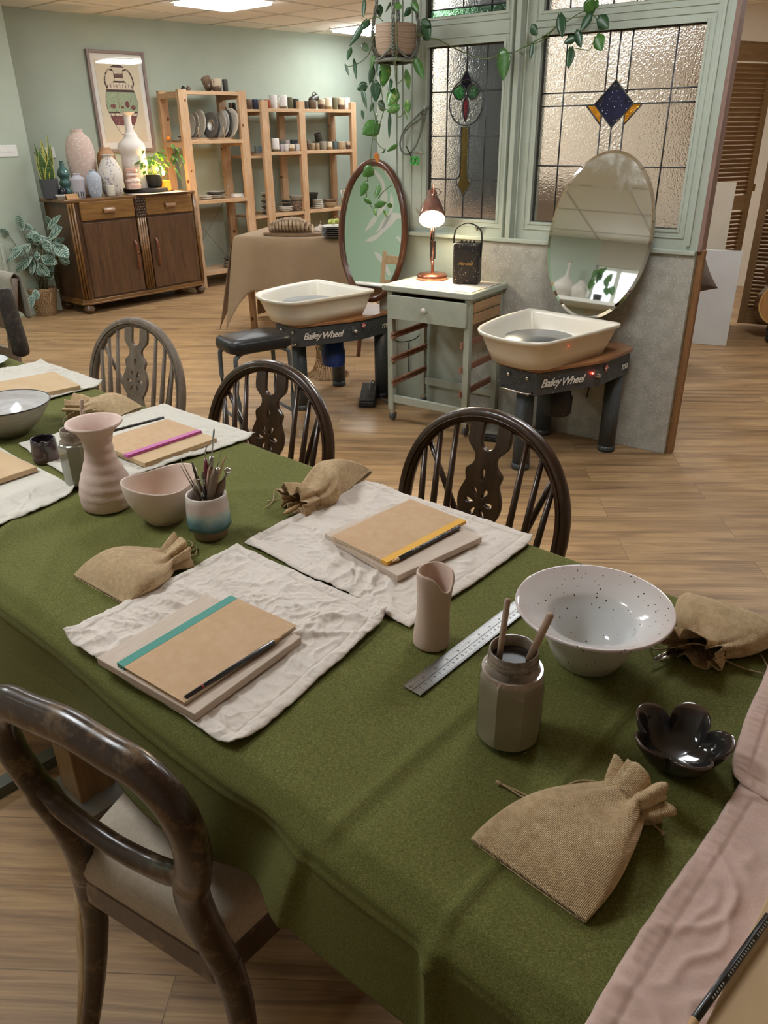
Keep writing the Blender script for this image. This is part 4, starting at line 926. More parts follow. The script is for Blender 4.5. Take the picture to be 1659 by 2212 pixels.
# ================================================================== POTTERY WHEELS
steel_g = mat('dark grey painted steel', '3A3E42', .4, c2='44484C', scale=30, speck=[('8E8C86', 70, .05)], coat=.1)
leg_g = mat('grey steel tube leg', '454B50', .45, speck=[('8A8A84', 90, .05)])
ply = wood('varnished wheel board', '8A5C3A', 'A87850', 0, 14, .35, .3, c3='9A7258')
tray_m = mat('cream plastic splash tray', 'E4DFD3', .3, c2='DDD6C6', scale=5, coat=.2, spec=.5); silver = mat('brushed aluminium wheel head', 'A9ADB0', .32, .85, c2='8E9498', scale=9)
white_l = mat('white print', 'E0DDD6', .5); redl = mat('red sticker', 'A8484A', .5); chrome = mat('chrome', 'D0D0D0', .15, 1); blackp = mat('black rubber plastic', '1B1B1D', .5)
WAZ = 45.4-90+90
def rounded(pts, n=5):
    """pts: (x, y, r) -> polygon with rounded corners"""
    o = []; N = len(pts)
    for i in range(N):
        p0, p1, p2 = (Vector(pts[i-1][:2]), Vector(pts[i][:2]), Vector(pts[(i+1) % N][:2])); r = pts[i][2]
        if r <= 0: o.append(tuple(p1)); continue
        a = (p0-p1).normalized(); b = (p2-p1).normalized(); L = min(r, (p0-p1).length*.49, (p2-p1).length*.49)
        A, B = p1+a*L, p1+b*L
        for k in range(n+1):
            t = k/n; q_ = A*(1-t)**2+p1*2*t*(1-t)+B*t*t; o.append((q_.x, q_.y))
    return o
def wheel(origin, label, tray_lab, full, head_z=.575):
    """local +x runs from the narrow front to the wall, +y to the left of it"""
    w = empty('pottery_wheel', label, 'pottery wheel', origin, 45.4)
    cof = lambda i, j=0: [(0+i, .105-i*.5, .02), (.33, .225-i, .05), (.60-i, .215-i, .03), (.665-i, .10, .02), (.665-i, -.10, .02), (.60-i, -.215+i, .03), (.33, -.225+i, .05), (0+i, -.105+i*.5, .02)]
    MB().prism(rounded(cof(-.008)), .492, .508, sm=False).build('board', ply, w, bevel=.003)
    MB().prism([p_[:2] for p_ in cof(.004)], .385, .491).build('body', steel_g, w, bevel=.006)
    for (x, y) in ((.075, 0), (.53, .19), (.55, -.17)):
        lg = MB().tube([(x, y, .012), (x, y, .386)], .040, 24).build('leg', leg_g, w); MB().tube([(x, y, 0), (x, y, .03)], .0415, 24).build('foot_cap', steel_g, lg)
    MB().tube([(.30, .02, .385), (.30, .02, .30)], .05, 20).build('motor_bracket', steel_g, w)
    mm = mat('blue motor' if full else 'dusty black motor', '1E3A78' if full else '2A2A2C', .5, speck=[('8A8A84', 80, .05)])
    mt = MB().lathe([(0, .215), (.06, .215), (.068, .225), (.07, .30), (.062, .31), (.06, .37), (0, .37)], 28, (.31, -.02, 0), lambda r, z, th: (r*(1+(.05*sin(th*28) if z > .305 else 0)), z, 0, 0)).build('motor', mm, w)
    # D-shaped splash tray
    tr = rounded([(-.115, .0, .14), (-.06, .195, .20), (.2, .262, .1), (.455, .268, .03), (.455, -.215, .03), (.2, -.20, .1), (-.08, -.165, .17)], 7)
    c = Vector((.24, .02)); mb = MB(); n = len(tr)
    rings_ = [(.70, .512, 0), (.80, .515, 0), (.87, .545, 0), (.955, .628, 0), (1.0, .640, 0), (1.035, .646, 0), (1.045, .640, 0), (1.035, .628, 0), (.985, .622, 0), (.90, .56, 0), (.82, .508, 0), (0, .508, 0)]
    vs = []
    for (s, z, _) in [(0, .514, 0)]+rings_:
        for (x, y) in tr: vs.append((c.x+(x-c.x)*s, c.y+(y-c.y)*s, z))
    m_ = len(rings_)+1; mb.add(vs, [(i*n+k, i*n+(k+1) % n, (i+1)*n+(k+1) % n, (i+1)*n+k) for i in range(m_-1) for k in range(n)], True)
    t_ = mb.build('splash_tray', tray_m, w)
    t_['label'] = tray_lab
    hc = (.215, .045); rr = .155
    MB().lathe([(0, .51), (.03, .51), (.03, head_z-.012), (rr, head_z-.012), (rr, head_z), (0, head_z)], 48, (hc[0], hc[1], 0)).build('wheel_head', silver, w)
    for y in (-.055, .045):
        MB().ball((-.003, y, .46), (.006, .009, .009), 12, 8).build('bolt', chrome, w)
    MB().tube([(.0, -.085, .40), (-.025, -.08, .398), (-.025, .07, .398), (0, .075, .40)], .005, 8).build('rail_handle', chrome, w)
    # lettering on the slanted right-hand face
    A = Vector((0, -.105, 0)); B = Vector((.33, -.225, 0)); d = (B-A); L = d.length; d.normalize()
    def face(u, z, off=.0022): P_ = A+d*(u*L); n_ = Vector((d.y, -d.x, 0)); return Matrix.Translation(P_+n_*off+Vector((0, 0, z))) @ Matrix.Rotation(atan2(d.y, d.x), 4, 'Z')
    text('Bailey', .050, white_l, w, face(.20, .440), shear_=.38, spacing=.88, weight=.0008)
    text('Wheel', .050, white_l, w, face(.53, .436), shear_=.38, spacing=.88, weight=.0008)
    sw_ = MB().box((0, 0, 0), (.022, .004, .03)).build('speed_switch', mat('switch plate', '5A5A58', .4), w); sw_.matrix_local = face(.90, .45)
    kb = MB().lathe([(0, 0), (.010, 0), (.009, .014), (0, .014)], 16).build('knob', chrome, w); kb.matrix_local = face(.93, .44) @ Matrix.Rotation(pi/2, 4, 'X')
    if not full:
        e_ = NT('red power lamp'); e_.p.inputs['Emission Color'].default_value = (1, .05, .02, 1); e_.p.inputs['Emission Strength'].default_value = 12
        MB().ball((0, 0, 0), .004, 8, 6).build('power_lamp', e_.m, w).matrix_local = face(.84, .452)
    C_ = Vector((.60, -.215, 0)); d2 = (C_-B); L2 = d2.length; d2.normalize()
    def face2(u, z, off=.0022): P_ = B+d2*(u*L2); n_ = Vector((d2.y, -d2.x, 0)); return Matrix.Translation(P_+n_*off+Vector((0, 0, z))) @ Matrix.Rotation(atan2(d2.y, d2.x), 4, 'Z')
    st_ = MB().lathe([(0, 0), (.016, 0), (.016, .0015), (0, .0015)], 24).build('sticker', redl, w); st_.matrix_local = face2(.12, .462, .001) @ Matrix.Rotation(pi/2, 4, 'X')
    cr = MB(); cr.box((0, 0, 0), (.026, .0008, .004)).box((0, 0, 0), (.004, .0008, .026)).build('sticker_cross', white_l, w).matrix_local = face2(.12, .462, .0034)
    lg_ = MB()
    for k in range(4): lg_.box((-.024+k*.016, 0, 0), (.007, .001, .020), Matrix.Rotation(.3, 3, 'Y'))
    lg_.box((0, 0, .011), (.058, .001, .005)); lg_.build('maker_mark', white_l, w).matrix_local = face2(.78, .43)
    return w
W1o = (-.515, 4.18, 0); W2o = (.590, 3.27, 0)
wheel(W1o, 'grey pottery wheel with a cream splash tray, the left one beside the black stool', 'cream splash tray with a dull grey head', True, .585)
wheel(W2o, 'grey pottery wheel with a cream splash tray, right one in front of the frameless mirror', 'cream splash tray with a shiny wet head', False, .585)
# black padded stool
so_ = Vector((-.655, 3.905, 0))
sto = empty('padded_stool', 'black padded stool on bent grey tube legs, left of the left wheel', 'stool', so_, 57)
blackv = mat('black vinyl', '1A1B1D', .38, spec=.5, bump=.1, bscale=200)
def pad(u, v):
    return None
mb = MB(); n = 40
for (s, z) in ((0, .445), (.9, .445), (.98, .45), (1.0, .47), (.985, .492), (.93, .505), (.7, .513), (0, .516)):
    for k in range(n):
        t = 2*pi*k/n; x = .175*(abs(cos(t))**.35)*(1 if cos(t) > 0 else -1); y = .125*(abs(sin(t))**.35)*(1 if sin(t) > 0 else -1); mb.v.append(Vector((x*s, y*s, z)))
for i in range(7):
    for k in range(n): mb.f.append([i*n+k, i*n+(k+1) % n, (i+1)*n+(k+1) % n, (i+1)*n+k]); mb.s.append(True)
mb.build('seat', blackv, sto)
gt = mat('grey painted tube', '5A6064', .4)
for s in (-1, 1):
    MB().tube(smooth_prof([(s*.15, -.10, .01), (s*.15, -.10, .38), (s*.135, -.095, .43), (s*.09, -.085, .445), (-s*.0, -.085, .447)], 4), .0115, 10).build('leg', gt, sto)
    MB().tube(smooth_prof([(s*.15, .10, .01), (s*.15, .10, .38), (s*.135, .095, .43), (s*.09, .085, .445), (-s*.0, .085, .447)], 4), .0115, 10).build('leg', gt, sto)
    MB().tube([(s*.15, -.10, .10), (s*.15, .10, .10)], .009, 8).build('stretcher', gt, sto)
# foot pedals
def pedal(p, az, lab, top):
    o = empty('foot_pedal', lab, 'foot pedal', p, az)
    MB().add([(-.05, -.11, 0), (.05, -.11, 0), (.05, .11, 0), (-.05, .11, 0), (-.045, -.105, .035), (.045, -.105, .035), (.045, .105, .085), (-.045, .105, .085)], [(0, 3, 2, 1), (4, 5, 6, 7), (0, 1, 5, 4), (1, 2, 6, 5), (2, 3, 7, 6), (3, 0, 4, 7)], False).build('housing', mat('scuffed black pedal' + lab[:4], '1E1E1F', .5, speck=[('8C8880', 70, .05)], bump=.2), o, bevel=.008)
    MB().add([(-.043, -.10, .037), (.043, -.10, .037), (.043, .09, .083), (-.043, .09, .083), (-.043, -.10, .045), (.043, -.10, .045), (.043, .09, .091), (-.043, .09, .091)], [(0, 3, 2, 1), (4, 5, 6, 7), (0, 1, 5, 4), (1, 2, 6, 5), (2, 3, 7, 6), (3, 0, 4, 7)], False).build('treadle', top, o, bevel=.003)
    return o
pedal(at(796, 868), 95, 'scuffed black foot pedal on the floor between the left wheel and the trolley', mat('dusty grey treadle', '5E5C58', .7, c2='3E3D3B', scale=20))
pedal(at(1072, 940), 110, 'black foot pedal with worn metal edge near the right wheel', mat('worn pale treadle', '8A8880', .5, c2='6A6862', scale=20))
def cable(name, lab, pts, r, m_): o = MB().tube(smooth_prof([tuple(q_) for q_ in pts], 6), r, 7).build(name, m_); tag(o, lab, 'cable'); return o
gcab = mat('grey cable', '7E8082', .5)
a0 = at(800, 850, .07)
cable('pedal_cable', 'grey cable looping from the left foot pedal behind the trolley leg', [at(797, 843, .085), at(803, 822, .10), at(812, 830, .05), at(815, 850, .01), at(835, 866, .006), at(880, 872, .006), at(960, 880, .006)], .005, gcab)
cable('black_cable', 'black cable drooping under the right wheel by the partition', [at(1272, 838, .30), at(1262, 870, .16), at(1235, 905, .05), at(1200, 918, .006), at(1160, 905, .006), at(1120, 895, .006)], .004, blackp)
cable('black_cable', 'thin black cable hanging in a loop behind the trolley', [vplane(930, 672, OP, PAZ, -.03), vplane(915, 710, OP, PAZ, -.03), vplane(895, 733, OP, PAZ, -.03), vplane(862, 738, OP, PAZ, -.03), vplane(840, 728, OP, PAZ, -.03)], .003, blackp)
cable('black_cable', 'black cable running down the sage panel inside the trolley', [vplane(883, 740, OP, PAZ, -.01), vplane(883, 800, OP, PAZ, -.01), at(884, 852, .01)], .003, blackp)

# ================================================================== TROLLEY
TA = 125.1; TO = Vector((.030, 4.005, 0)); aT = radians(TA); dT = Vector((sin(aT), cos(aT), 0)); nT = Vector((-cos(aT), sin(aT), 0))
trl = empty('drawer_trolley', 'sage painted trolley with one drawer and empty runners, between the two wheels', 'trolley', TO, TA)
TW, TD, TH_ = .485, .345, .73
pg = mat('chipped pale sage paint', 'A9AD9F', .5, c2='9EA394', scale=14, speck=[('CFCBC0', 60, .03)]); rawp = wood('raw wood drawer side', 'A98560', 'BF9A72', 1, 12, .6); brr = wood('reddish wood runner', '8A5E48', '9E7058', 1, 14, .6)
MB().bx(-.02, TW+.02, -.02, TD+.005, TH_-.03, TH_).build('top', pg, trl, bevel=.006)
tiles = mat('worn pinkish tiles', 'C4B4A4', .55, c2='CFC4B8', scale=5)
tl_ = MB()
for i in range(3):
    for j in range(2): x0 = .012+i*.157; y0 = .008+j*.158; tl_.bx(x0, x0+.154, y0, y0+.154, TH_, TH_+.0025)
tl_.build('top_tiles', tiles, trl, bevel=.001)
for x, y in ((0, 0), (TW-.032, 0), (0, TD-.032), (TW-.032, TD-.032)):
    MB().bx(x, x+.032, y, y+.032, .065, TH_-.03).build('leg', pg, trl, bevel=.002)
    k_ = MB().tube([(x+.008, y+.022, .03), (x+.026, y+.022, .03)], .024, 18).build('caster', mat('grey caster wheel', '55565A', .4, coat=.3), trl); MB().bx(x+.006, x+.028, y+.008, y+.028, .045, .068).build('caster_fork', chrome, k_)
for q_ in ((.032, TW-.032, .004, .024, .11, .15), (.032, TW-.032, TD-.024, TD-.004, .13, .17), (.004, .022, .032, TD-.03, .66, .70), (TW-.022, TW-.004, .032, TD-.03, .62, .70), (.032, TW-.032, TD-.024, TD-.004, .66, .70)):
    MB().bx(*q_).build('rail', pg, trl, bevel=.002)
dr = MB().bx(.020, TW-.012, -.022, -.004, .565, .683).build('drawer', pg, trl, bevel=.002)
MB().bx(.03, .042, -.004, TD-.03, .575, .67).bx(TW-.042, TW-.03, -.004, TD-.03, .575, .67).bx(.042, TW-.042, TD-.042, TD-.03, .575, .67).bx(.042, TW-.042, -.004, TD-.03, .575, .585).build('drawer_box', rawp, dr)
MB().ball((TW*.5, -.036, .628), (.014, .010, .014), 16, 10).tube([(TW*.5, -.036, .628), (TW*.5, -.02, .628)], .006, 8).build('knob', mat('cream knob', 'C9C4B4', .35), dr)
for z in (.21, .335, .46):
    for x0 in (.032, TW-.046):
        MB().bx(x0, x0+.014, -.012, TD-.02, z, z+.013).bx(x0+(.0 if x0 < .1 else .006), x0+(.008 if x0 < .1 else .014), -.012, TD-.02, z+.013, z+.02).bx(x0, x0+.014, -.012, TD-.02, z+.02, z+.03).build('runner', brr, trl)
for z in (.60, .655): MB().bx(TW-.004, TW+.004, .035, TD-.035, z-.022, z+.025).build('side_slat', rawp, trl)
# lamp on the trolley
cop = mat('brushed copper', 'B57A62', .28, .95, c2='8E5848', scale=30); gun = mat('dark springs', '4A4442', .4, .8)
lo = TO+dT*.125+nT*.235+Vector((0, 0, TH_+.003))
lmp = empty('desk_lamp', 'lit copper desk lamp with an egg shaped shade on the trolley', 'lamp', lo, 90)
MB().lathe([(0, 0), (.076, 0), (.078, .004), (.078, .022), (.072, .028), (.012, .032), (0, .034)], 40).build('base', cop, lmp)
MB().tube([(0, 0, .03), (0, 0, .09)], .007, 10).tube([(-.006, 0, .08), (-.012, .01, .20), (.004, .0, .30)], .004, 8).tube([(.006, 0, .08), (.0, .01, .20), (.010, 0, .30)], .004, 8).tube([(.006, 0, .30), (.004, .03, .40), (.0, .03, .455)], .005, 8).build('arm', cop, lmp)
for k in (0, 1): MB().lathe([(.004, 0), (.006, .004)]*1+[(.0065 if i % 2 else .0048, i*.0035) for i in range(2, 26)], 10, (-.008+.018*k, .005, .10)).build('spring', gun, lmp)
MB().tube([(.0, .012, .19), (.004, .012, .27)], .009, 8).build('joint', mat('dark joint', '3A3634', .4, .6), lmp)
hcw = vplane(933, 470, lo, 90, .0); hl = hcw-lo; hl = Vector((hl.x, -.01, hl.z))
ax = Vector((.05, .95, 1)).normalized(); Mh = Matrix.Translation(hl) @ ax.to_track_quat('Z', 'Y').to_matrix().to_4x4()
copg = NT('thin copper shade'); copg.p.inputs['Base Color'].default_value = lin('C49080'); copg.p.inputs['Metallic'].default_value = .75; copg.p.inputs['Roughness'].default_value = .2
MB().lathe(smooth_prof([(.066, -.01), (.064, .01), (.052, .06), (.036, .105), (.026, .125), (.024, .15), (.018, .158), (.0, .16)], 4), 36, M=Mh).build('shade', copg.m, lmp, solid=.0015)
MB().tube([Mh @ Vector((0, 0, .155)), Mh @ Vector((0, 0, .175))], .008, 10).tube([Mh @ Vector((cos(t)*.022-.02, 0, .155+sin(t)*.022)) for t in [i*2*pi/20 for i in range(20)]], .0016, 6, closed=True).build('cord_ring', gun, lmp)
bm2 = NT('warm white globe bulb'); bm2.p.inputs['Emission Color'].default_value = (1, .84, .58, 1); bm2.p.inputs['Emission Strength'].default_value = 26
MB().ball((0, 0, .012), (.052, .052, .05), 20, 12, M=Matrix.Identity(4)).build('bulb', bm2.m, lmp).matrix_local = Mh
pld = bpy.data.lights.new('desk_lamp_light', 'SPOT'); pld.energy = 9; pld.color = (1, .78, .5); pld.shadow_soft_size = .05; pld.spot_size = radians(130); pld.spot_blend = .6
plo = bpy.data.objects.new('desk_lamp_light', pld); COL.objects.link(plo); plo.parent = lmp; plo.matrix_local = Mh @ Matrix.Translation((0, 0, -.05))
# speaker
spo = TO+dT*.335+nT*.225+Vector((0, 0, TH_+.003))
spk = empty('portable_speaker', 'small black portable speaker with a strap handle, clay flecked, on the trolley', 'speaker', spo, 108)
blk = mat('black textured vinyl', '201C1B', .6, speck=[('B5ACA0', 85, .06), ('7A726A', 50, .05)], bump=.3, bscale=150)
MB().bx(-.066, .066, -.042, .042, 0, .195).build('cabinet', blk, spk, bevel=.008); MB().bx(-.058, .058, -.0445, -.041, .01, .165).build('grille', mat('black grille cloth', '1C1917', .8, c2='2A2522', scale=120, speck=[('A8A095', 90, .05)], bump=.4, bscale=300), spk, bevel=.001)
text('Marshall', .024, mat('brass script', 'A98B55', .35, .6), spk, Matrix.Translation((0, -.0455, .10)), shear_=.35, spacing=.9, weight=.0003)
MB().tube(smooth_prof([(-.068, 0, .17), (-.070, 0, .22), (-.055, 0, .262), (0, 0, .285), (.055, 0, .262), (.070, 0, .22), (.068, 0, .13)], 6), (.0025, .017), 8, upv=(0, 1, 0)).build('strap_handle', mat('black leather strap', '211C1A', .5, speck=[('9A9286', 60, .05)]), spk)
kb = MB()
for x in (-.03, -.01, .01, .03): kb.tube([(x, 0, .195), (x, 0, .204)], .0065, 12)
kb.build('control_knobs', mat('brassy dark knobs', '4E4536', .4, .7), spk)
for z in (.10,): MB().lathe([(0, 0), (.006, 0), (.005, .004), (0, .005)], 12).build('strap_stud', cop, spk).matrix_local = Matrix.Translation((.068, 0, .12)) @ Matrix.Rotation(pi/2, 4, 'Y')

# ================================================================== OVAL MIRRORS
mir = NT('silvered mirror'); mir.p.inputs['Metallic'].default_value = 1; mir.p.inputs['Roughness'].default_value = .015; mir.p.inputs['Base Color'].default_value = (.86, .88, .87, 1)
foxed = NT('old silvered mirror with hazy top'); foxed.p.inputs['Metallic'].default_value = 1; foxed.p.inputs['Base Color'].default_value = (.80, .82, .81, 1)
sp_ = foxed.node('ShaderNodeSeparateXYZ'); foxed.link(foxed.tc.outputs['Object'], sp_.inputs[0])
hz = foxed.math('MULTIPLY', foxed.math('ADD', foxed.math('MULTIPLY', sp_.outputs[2], 2.6), foxed.math('MULTIPLY', foxed.noise(11, 6, .75), 1.4)), .55); foxed.link(foxed.ramp(hz, [(.0, (.02, .02, .02, 1)), (.66, (.02, .02, .02, 1)), (1, (.30, .30, .30, 1))]), foxed.p.inputs['Roughness'])
def oval(a, b, n=72): return [(a*cos(2*pi*i/n), b*sin(2*pi*i/n)) for i in range(n)]
def mirror(name, lab, px_c, off, a, b, tilt, framed, yaw=0):
    c = vplane(px_c[0], px_c[1], OP, PAZ, off)
    o = empty(name, lab, 'mirror', c, PAZ+yaw); o.rotation_euler = (Matrix.Rotation(rz(PAZ+yaw), 3, 'Z') @ Matrix.Rotation(-tilt, 3, 'X')).to_euler()
    ov = oval(a, b); n = len(ov); RX = Matrix.Rotation(pi/2, 4, 'X')
    MB().add([(x*.945, -.0035, z*.963) for x, z in ov], [list(range(n))], False).build('glass', foxed.m if not framed else mir.m, o)
    MB().add([(x*.945, -.0035, z*.963) for x, z in ov]+[(x, -.0005, z) for x, z in ov], [(i, (i+1) % n, n+(i+1) % n, n+i) for i in range(n)], False).build('bevelled_edge', mir.m, o)
    MB().prism(ov, 0, .006, Matrix.Rotation(pi/2, 4, 'X') @ Matrix.Translation((0, 0, -.007))).build('backing', mat('greenish glass edge' if not framed else 'mirror back board', '8FA5A4' if not framed else '3A2A20', .3), o)
    if framed:
        MB().tube([(x*1.045, -.004, z*1.032) for x, z in ov], (.017, .019), 12, closed=True, upv=(0, 1, 0)).build('frame', wood('dark mahogany frame', '4A2A1A', '6B3E26', 2, 14, .3, .4), o)
    return o
mirror('frameless_mirror', 'frameless oval mirror leaning on the partition behind the right wheel', (1294, 512), -.098, .243, .362, radians(12.5), False)
mirror('framed_mirror', 'oval mirror in a dark mahogany frame leaning behind the left wheel under the trailing plant', (805, 503), -.040, .208, .345, radians(5), True)

# ================================================================== RATTAN LAMPSHADE BASKET AND BITS UNDER THE LEFT WHEEL
bk = at(700, 822); bk = bk+Vector((.02, .12, 0))
rb = empty('cane_basket', 'hourglass basket of bent canes standing under the left wheel', 'basket', bk, 90); cane = mat('honey cane', '8A6844', .5, c2='A07E56', scale=40)
mb = MB()
for k in range(34):
    a = 2*pi*k/34; pts = [(.125, .004), (.105, .03), (.075, .10), (.07, .18), (.085, .26), (.11, .33)]
    mb.tube(smooth_prof([(r*cos(a), r*sin(a), z) for r, z in pts], 3), .0028, 5)
for k in range(17):
    a = 2*pi*k/17; mb.tube([(.1*cos(a-.1), .1*sin(a-.1), .035), (.135*cos(a-.06), .135*sin(a-.06), .006), (.14*cos(a+.06), .14*sin(a+.06), .006), (.1*cos(a+.1), .1*sin(a+.1), .035)], .0028, 5)
mb.build('canes', cane, rb); w_b = MB()
for z, r in ((.10, .077), (.115, .076), (.20, .073), (.21, .074), (.32, .107)): w_b.tube([(r*cos(t), r*sin(t), z) for t in [i*2*pi/30 for i in range(30)]], .003, 5, closed=True)
w_b.build('binding', cane, rb)
# plum bag by the framed mirror
pb = at(726, 640, .30); plum = mat('plum cloth', '3C2430', .85, c2='4C2E3C', scale=20, bump=.4)
o = MB().grid(24, 20, lambda u, v: Vector((.10*cos(2*pi*u)*(1-.55*v**2)*(1+.12*sin(u*38)*v), .06*sin(2*pi*u)*(1-.45*v), .62*v))).build('plum_bag', plum, solid=.002); o.location = (pb.x-.05, pb.y+.34, 0); tag(o, 'crumpled plum coloured cloth bag between the linen table and the framed mirror', 'bag')
o = MB().box((0, 0, .26), (.022, .03, .52), None).build('wooden_strut', wood('red brown strut', '5A3322', '6E4430', 2, 12, .5)); q_ = at(772, 790, 0); o.location = (q_.x, q_.y+.25, 0); o.rotation_euler = (radians(-6), radians(8), .3); tag(o, 'reddish wooden strut leaning behind the left wheel', 'wood piece')

# ================================================================== HANGING PLANT
hp = vplane(855, 84, OP, PAZ, -.17)
HZ = hp.z
hpl = empty('hanging_pothos', 'trailing variegated pothos in a striped clay pot hung from the ceiling', 'hanging plant', hp, PAZ)
def strat():
    t = NT('striped terracotta'); w = t.node('ShaderNodeTexWave', bands_direction='Z'); w.inputs['Scale'].default_value = 14; w.inputs['Distortion'].default_value = 3; w.inputs['Detail'].default_value = 3; t.link(t.tc.outputs['Object'], w.inputs['Vector'])
    t.color(t.ramp(w.outputs['Fac'], [(.2, lin('9C836C')), (.5, lin('BAA18A')), (.8, lin('A58C78'))])); t.p.inputs['Roughness'].default_value = .7; return t.m
PR = .098
MB().lathe(hollow(smooth_prof([(PR*.82, -.075), (PR*.9, -.06), (PR, .0), (PR*.98, .055)], 4), .006), 36).build('pot', strat(), hpl)
MB().lathe([(0, .035), (PR*.92, .04)], 24).build('soil', mat('dark soil', '2A211A', .95, bump=.8), hpl)
MB().lathe([(0, -.09), (PR*.86, -.088), (PR*.93, -.07), (PR*.86, -.072), (0, -.076)], 30).build('saucer', mat('dark saucer', '3A2E28', .5), hpl)
cord = mat('grey macrame cord', '8A8C82', .9, c2='76786E', scale=120, bump=.5, bscale=300); mb = MB()
def braid(pts, r=.006):
    P_ = smooth_prof(pts, 10)
    for ph_ in (0, 2.1, 4.2): mb.tube([(p_[0]+r*cos(i*.9+ph_), p_[1]+r*sin(i*.9+ph_), p_[2]) for i, p_ in enumerate(P_)], r*.62, 5)
for k in range(4):
    a = .5+k*pi/2; ca, sa = cos(a), sin(a)
    braid([(0, 0, -.105), (PR*.6*ca, PR*.6*sa, -.098), (PR*1.0*ca, PR*1.0*sa, -.06), (PR*1.1*ca, PR*1.1*sa, .0), (PR*1.08*ca, PR*1.08*sa, .06), (PR*.7*ca, PR*.7*sa, .25), (0, 0, ZC-HZ-.02)])
    a2 = a+pi/4; braid([(PR*1.05*ca, PR*1.05*sa, -.03), (PR*1.02*cos(a2), PR*1.02*sin(a2), -.085), (PR*1.05*cos(a+pi/2), PR*1.05*sin(a+pi/2), -.03)], .005)
mb.tube([(PR*.95*cos(t), PR*.95*sin(t), -.09) for t in [i*2*pi/30 for i in range(30)]], .008, 6, closed=True)
mb.build('macrame_hanger', cord, hpl)
MB().tube([(0, 0, ZC-HZ-.03), (0, 0, ZC-HZ-.006), (.012, 0, ZC-HZ-.002)], .003, 6).build('ceiling_hook', chrome, hpl)
def varie(name, a, b, amt):
    t = NT(name); t.color(t.ramp(t.noise(42, 4, .6), [(amt, lin(a)), (amt+.14, lin(b))])); t.p.inputs['Roughness'].default_value = .32; return t.m
lf_dark = mat('dark pothos leaf', '2C4A2C', .3, c2='35573A', scale=14); lf_mid = varie('pothos leaf', '3E6B2E', '4E7C38', .45); lf_var = varie('variegated pothos leaf', '4E8038', 'A9B862', .52); lf_or = mat('yellowing orange leaf', 'B5642A', .4, c2='C98A38', scale=20); vine = mat('vine stem', '5E7242', .5)
Li = hpl.matrix_basis.inverted() if False else (Matrix.Translation(hp) @ Matrix.Rotation(rz(PAZ), 4, 'Z')).inverted()
def hpx(x, y, off=-.17): return Li @ vplane(x, y, OP, PAZ, off)
mbs = {'d': MB(), 'm': MB(), 'v': MB(), 'o': MB()}
random.seed(12)
def z3(l): return [(700+x/3.318, y/3.318) for x, y in l]
leaves3 = [((285, 0), (280, 130), 40, 'd'), ((310, 140), (275, 215), 62, 'd'), ((275, 180), (180, 335), 46, 'd'), ((190, 345), (165, 435), 36, 'd'), ((212, 430), (232, 572), 30, 'd'), ((150, 465), (182, 548), 24, 'd'),
           ((272, 320), (322, 362), 46, 'd'), ((395, 40), (402, 125), 46, 'd'), ((352, 398), (338, 490), 66, 'm'), ((440, 448), (420, 628), 86, 'v'), ((400, 425), (382, 545), 60, 'd'), ((345, 480), (325, 605), 58, 'd'), ((362, 585), (372, 735), 82, 'd'),
           ((303, 608), (233, 642), 62, 'd'), ((268, 650), (306, 785), 46, 'd'), ((468, 575), (470, 662), 54, 'd'), ((512, 645), (455, 765), 92, 'v'), ((388, 735), (440, 790), 62, 'd'), ((345, 740), (330, 805), 36, 'd'), ((268, 795), (286, 858), 28, 'd'),
           ((372, 820), (368, 888), 38, 'd'), ((385, 885), (270, 960), 118, 'm'), ((535, 765), (448, 800), 58, 'v'), ((590, 725), (606, 815), 50, 'v'), ((570, 800), (602, 865), 30, 'm'), ((588, 510), (608, 648), 46, 'v'), ((650, 425), (716, 570), 60, 'm'), ((470, 815), (466, 1000), 28, 'd'),
           ((522, 1040), (448, 1088), 30, 'm'), ((440, 1072), (412, 1098), 24, 'm'), ((368, 1100), (390, 1168), 44, 'o'), ((345, 1205), (278, 1265), 80, 'm'), ((300, 1308), (262, 1408), 62, 'm'), ((388, 1332), (362, 1425), 62, 'm'), ((288, 1430), (347, 1462), 40, 'm'), ((368, 1475), (450, 1450), 46, 'm'),
           ((355, 1500), (378, 1555), 24, 'v'), ((425, 1512), (456, 1558), 36, 'v'), ((488, 1478), (450, 1470), 34, 'm'), ((700, 180), (762, 285), 118, 'd'), ((700, 150), (760, 180), 50, 'd'), ((630, 20), (678, 88), 48, 'm'), ((505, 30), (560, 60), 40, 'm'), ((470, 20), (440, 90), 40, 'd'), ((620, 60), (570, 120), 40, 'd')]
for (a, b, w, k) in leaves3:
    (x0, y0), (x1, y1) = z3([a])[0], z3([b])[0]
    off = -.17 if a[0] > 300 else -.26
    if a[1] > 1000: off = -.20
    A_ = hpx(x0, y0, off-random.uniform(-.02, .03)); B_ = hpx(x1, y1, off-random.uniform(.0, .05)); ww = w/3.318*4.15/FPX
    leaf(mbs[k], A_, B_, ww, up_=Vector((random.uniform(-.35, .35), 1, random.uniform(-.2, .3))), fold=.22, droop=0, n=8)
leaves4 = [((448, 78), (505, -5), 78, 'm'), ((505, 15), (532, 45), 40, 'm'), ((275, 100), (292, 252), 62, 'd'), ((482, 90), (410, 212), 46, 'd'), ((530, 122), (602, 188), 76, 'd'), ((518, 242), (556, 338), 78, 'm'), ((382, 212), (418, 318), 62, 'd'), ((375, 250), (298, 288), 44, 'd'), ((348, 320), (330, 460), 54, 'd')]
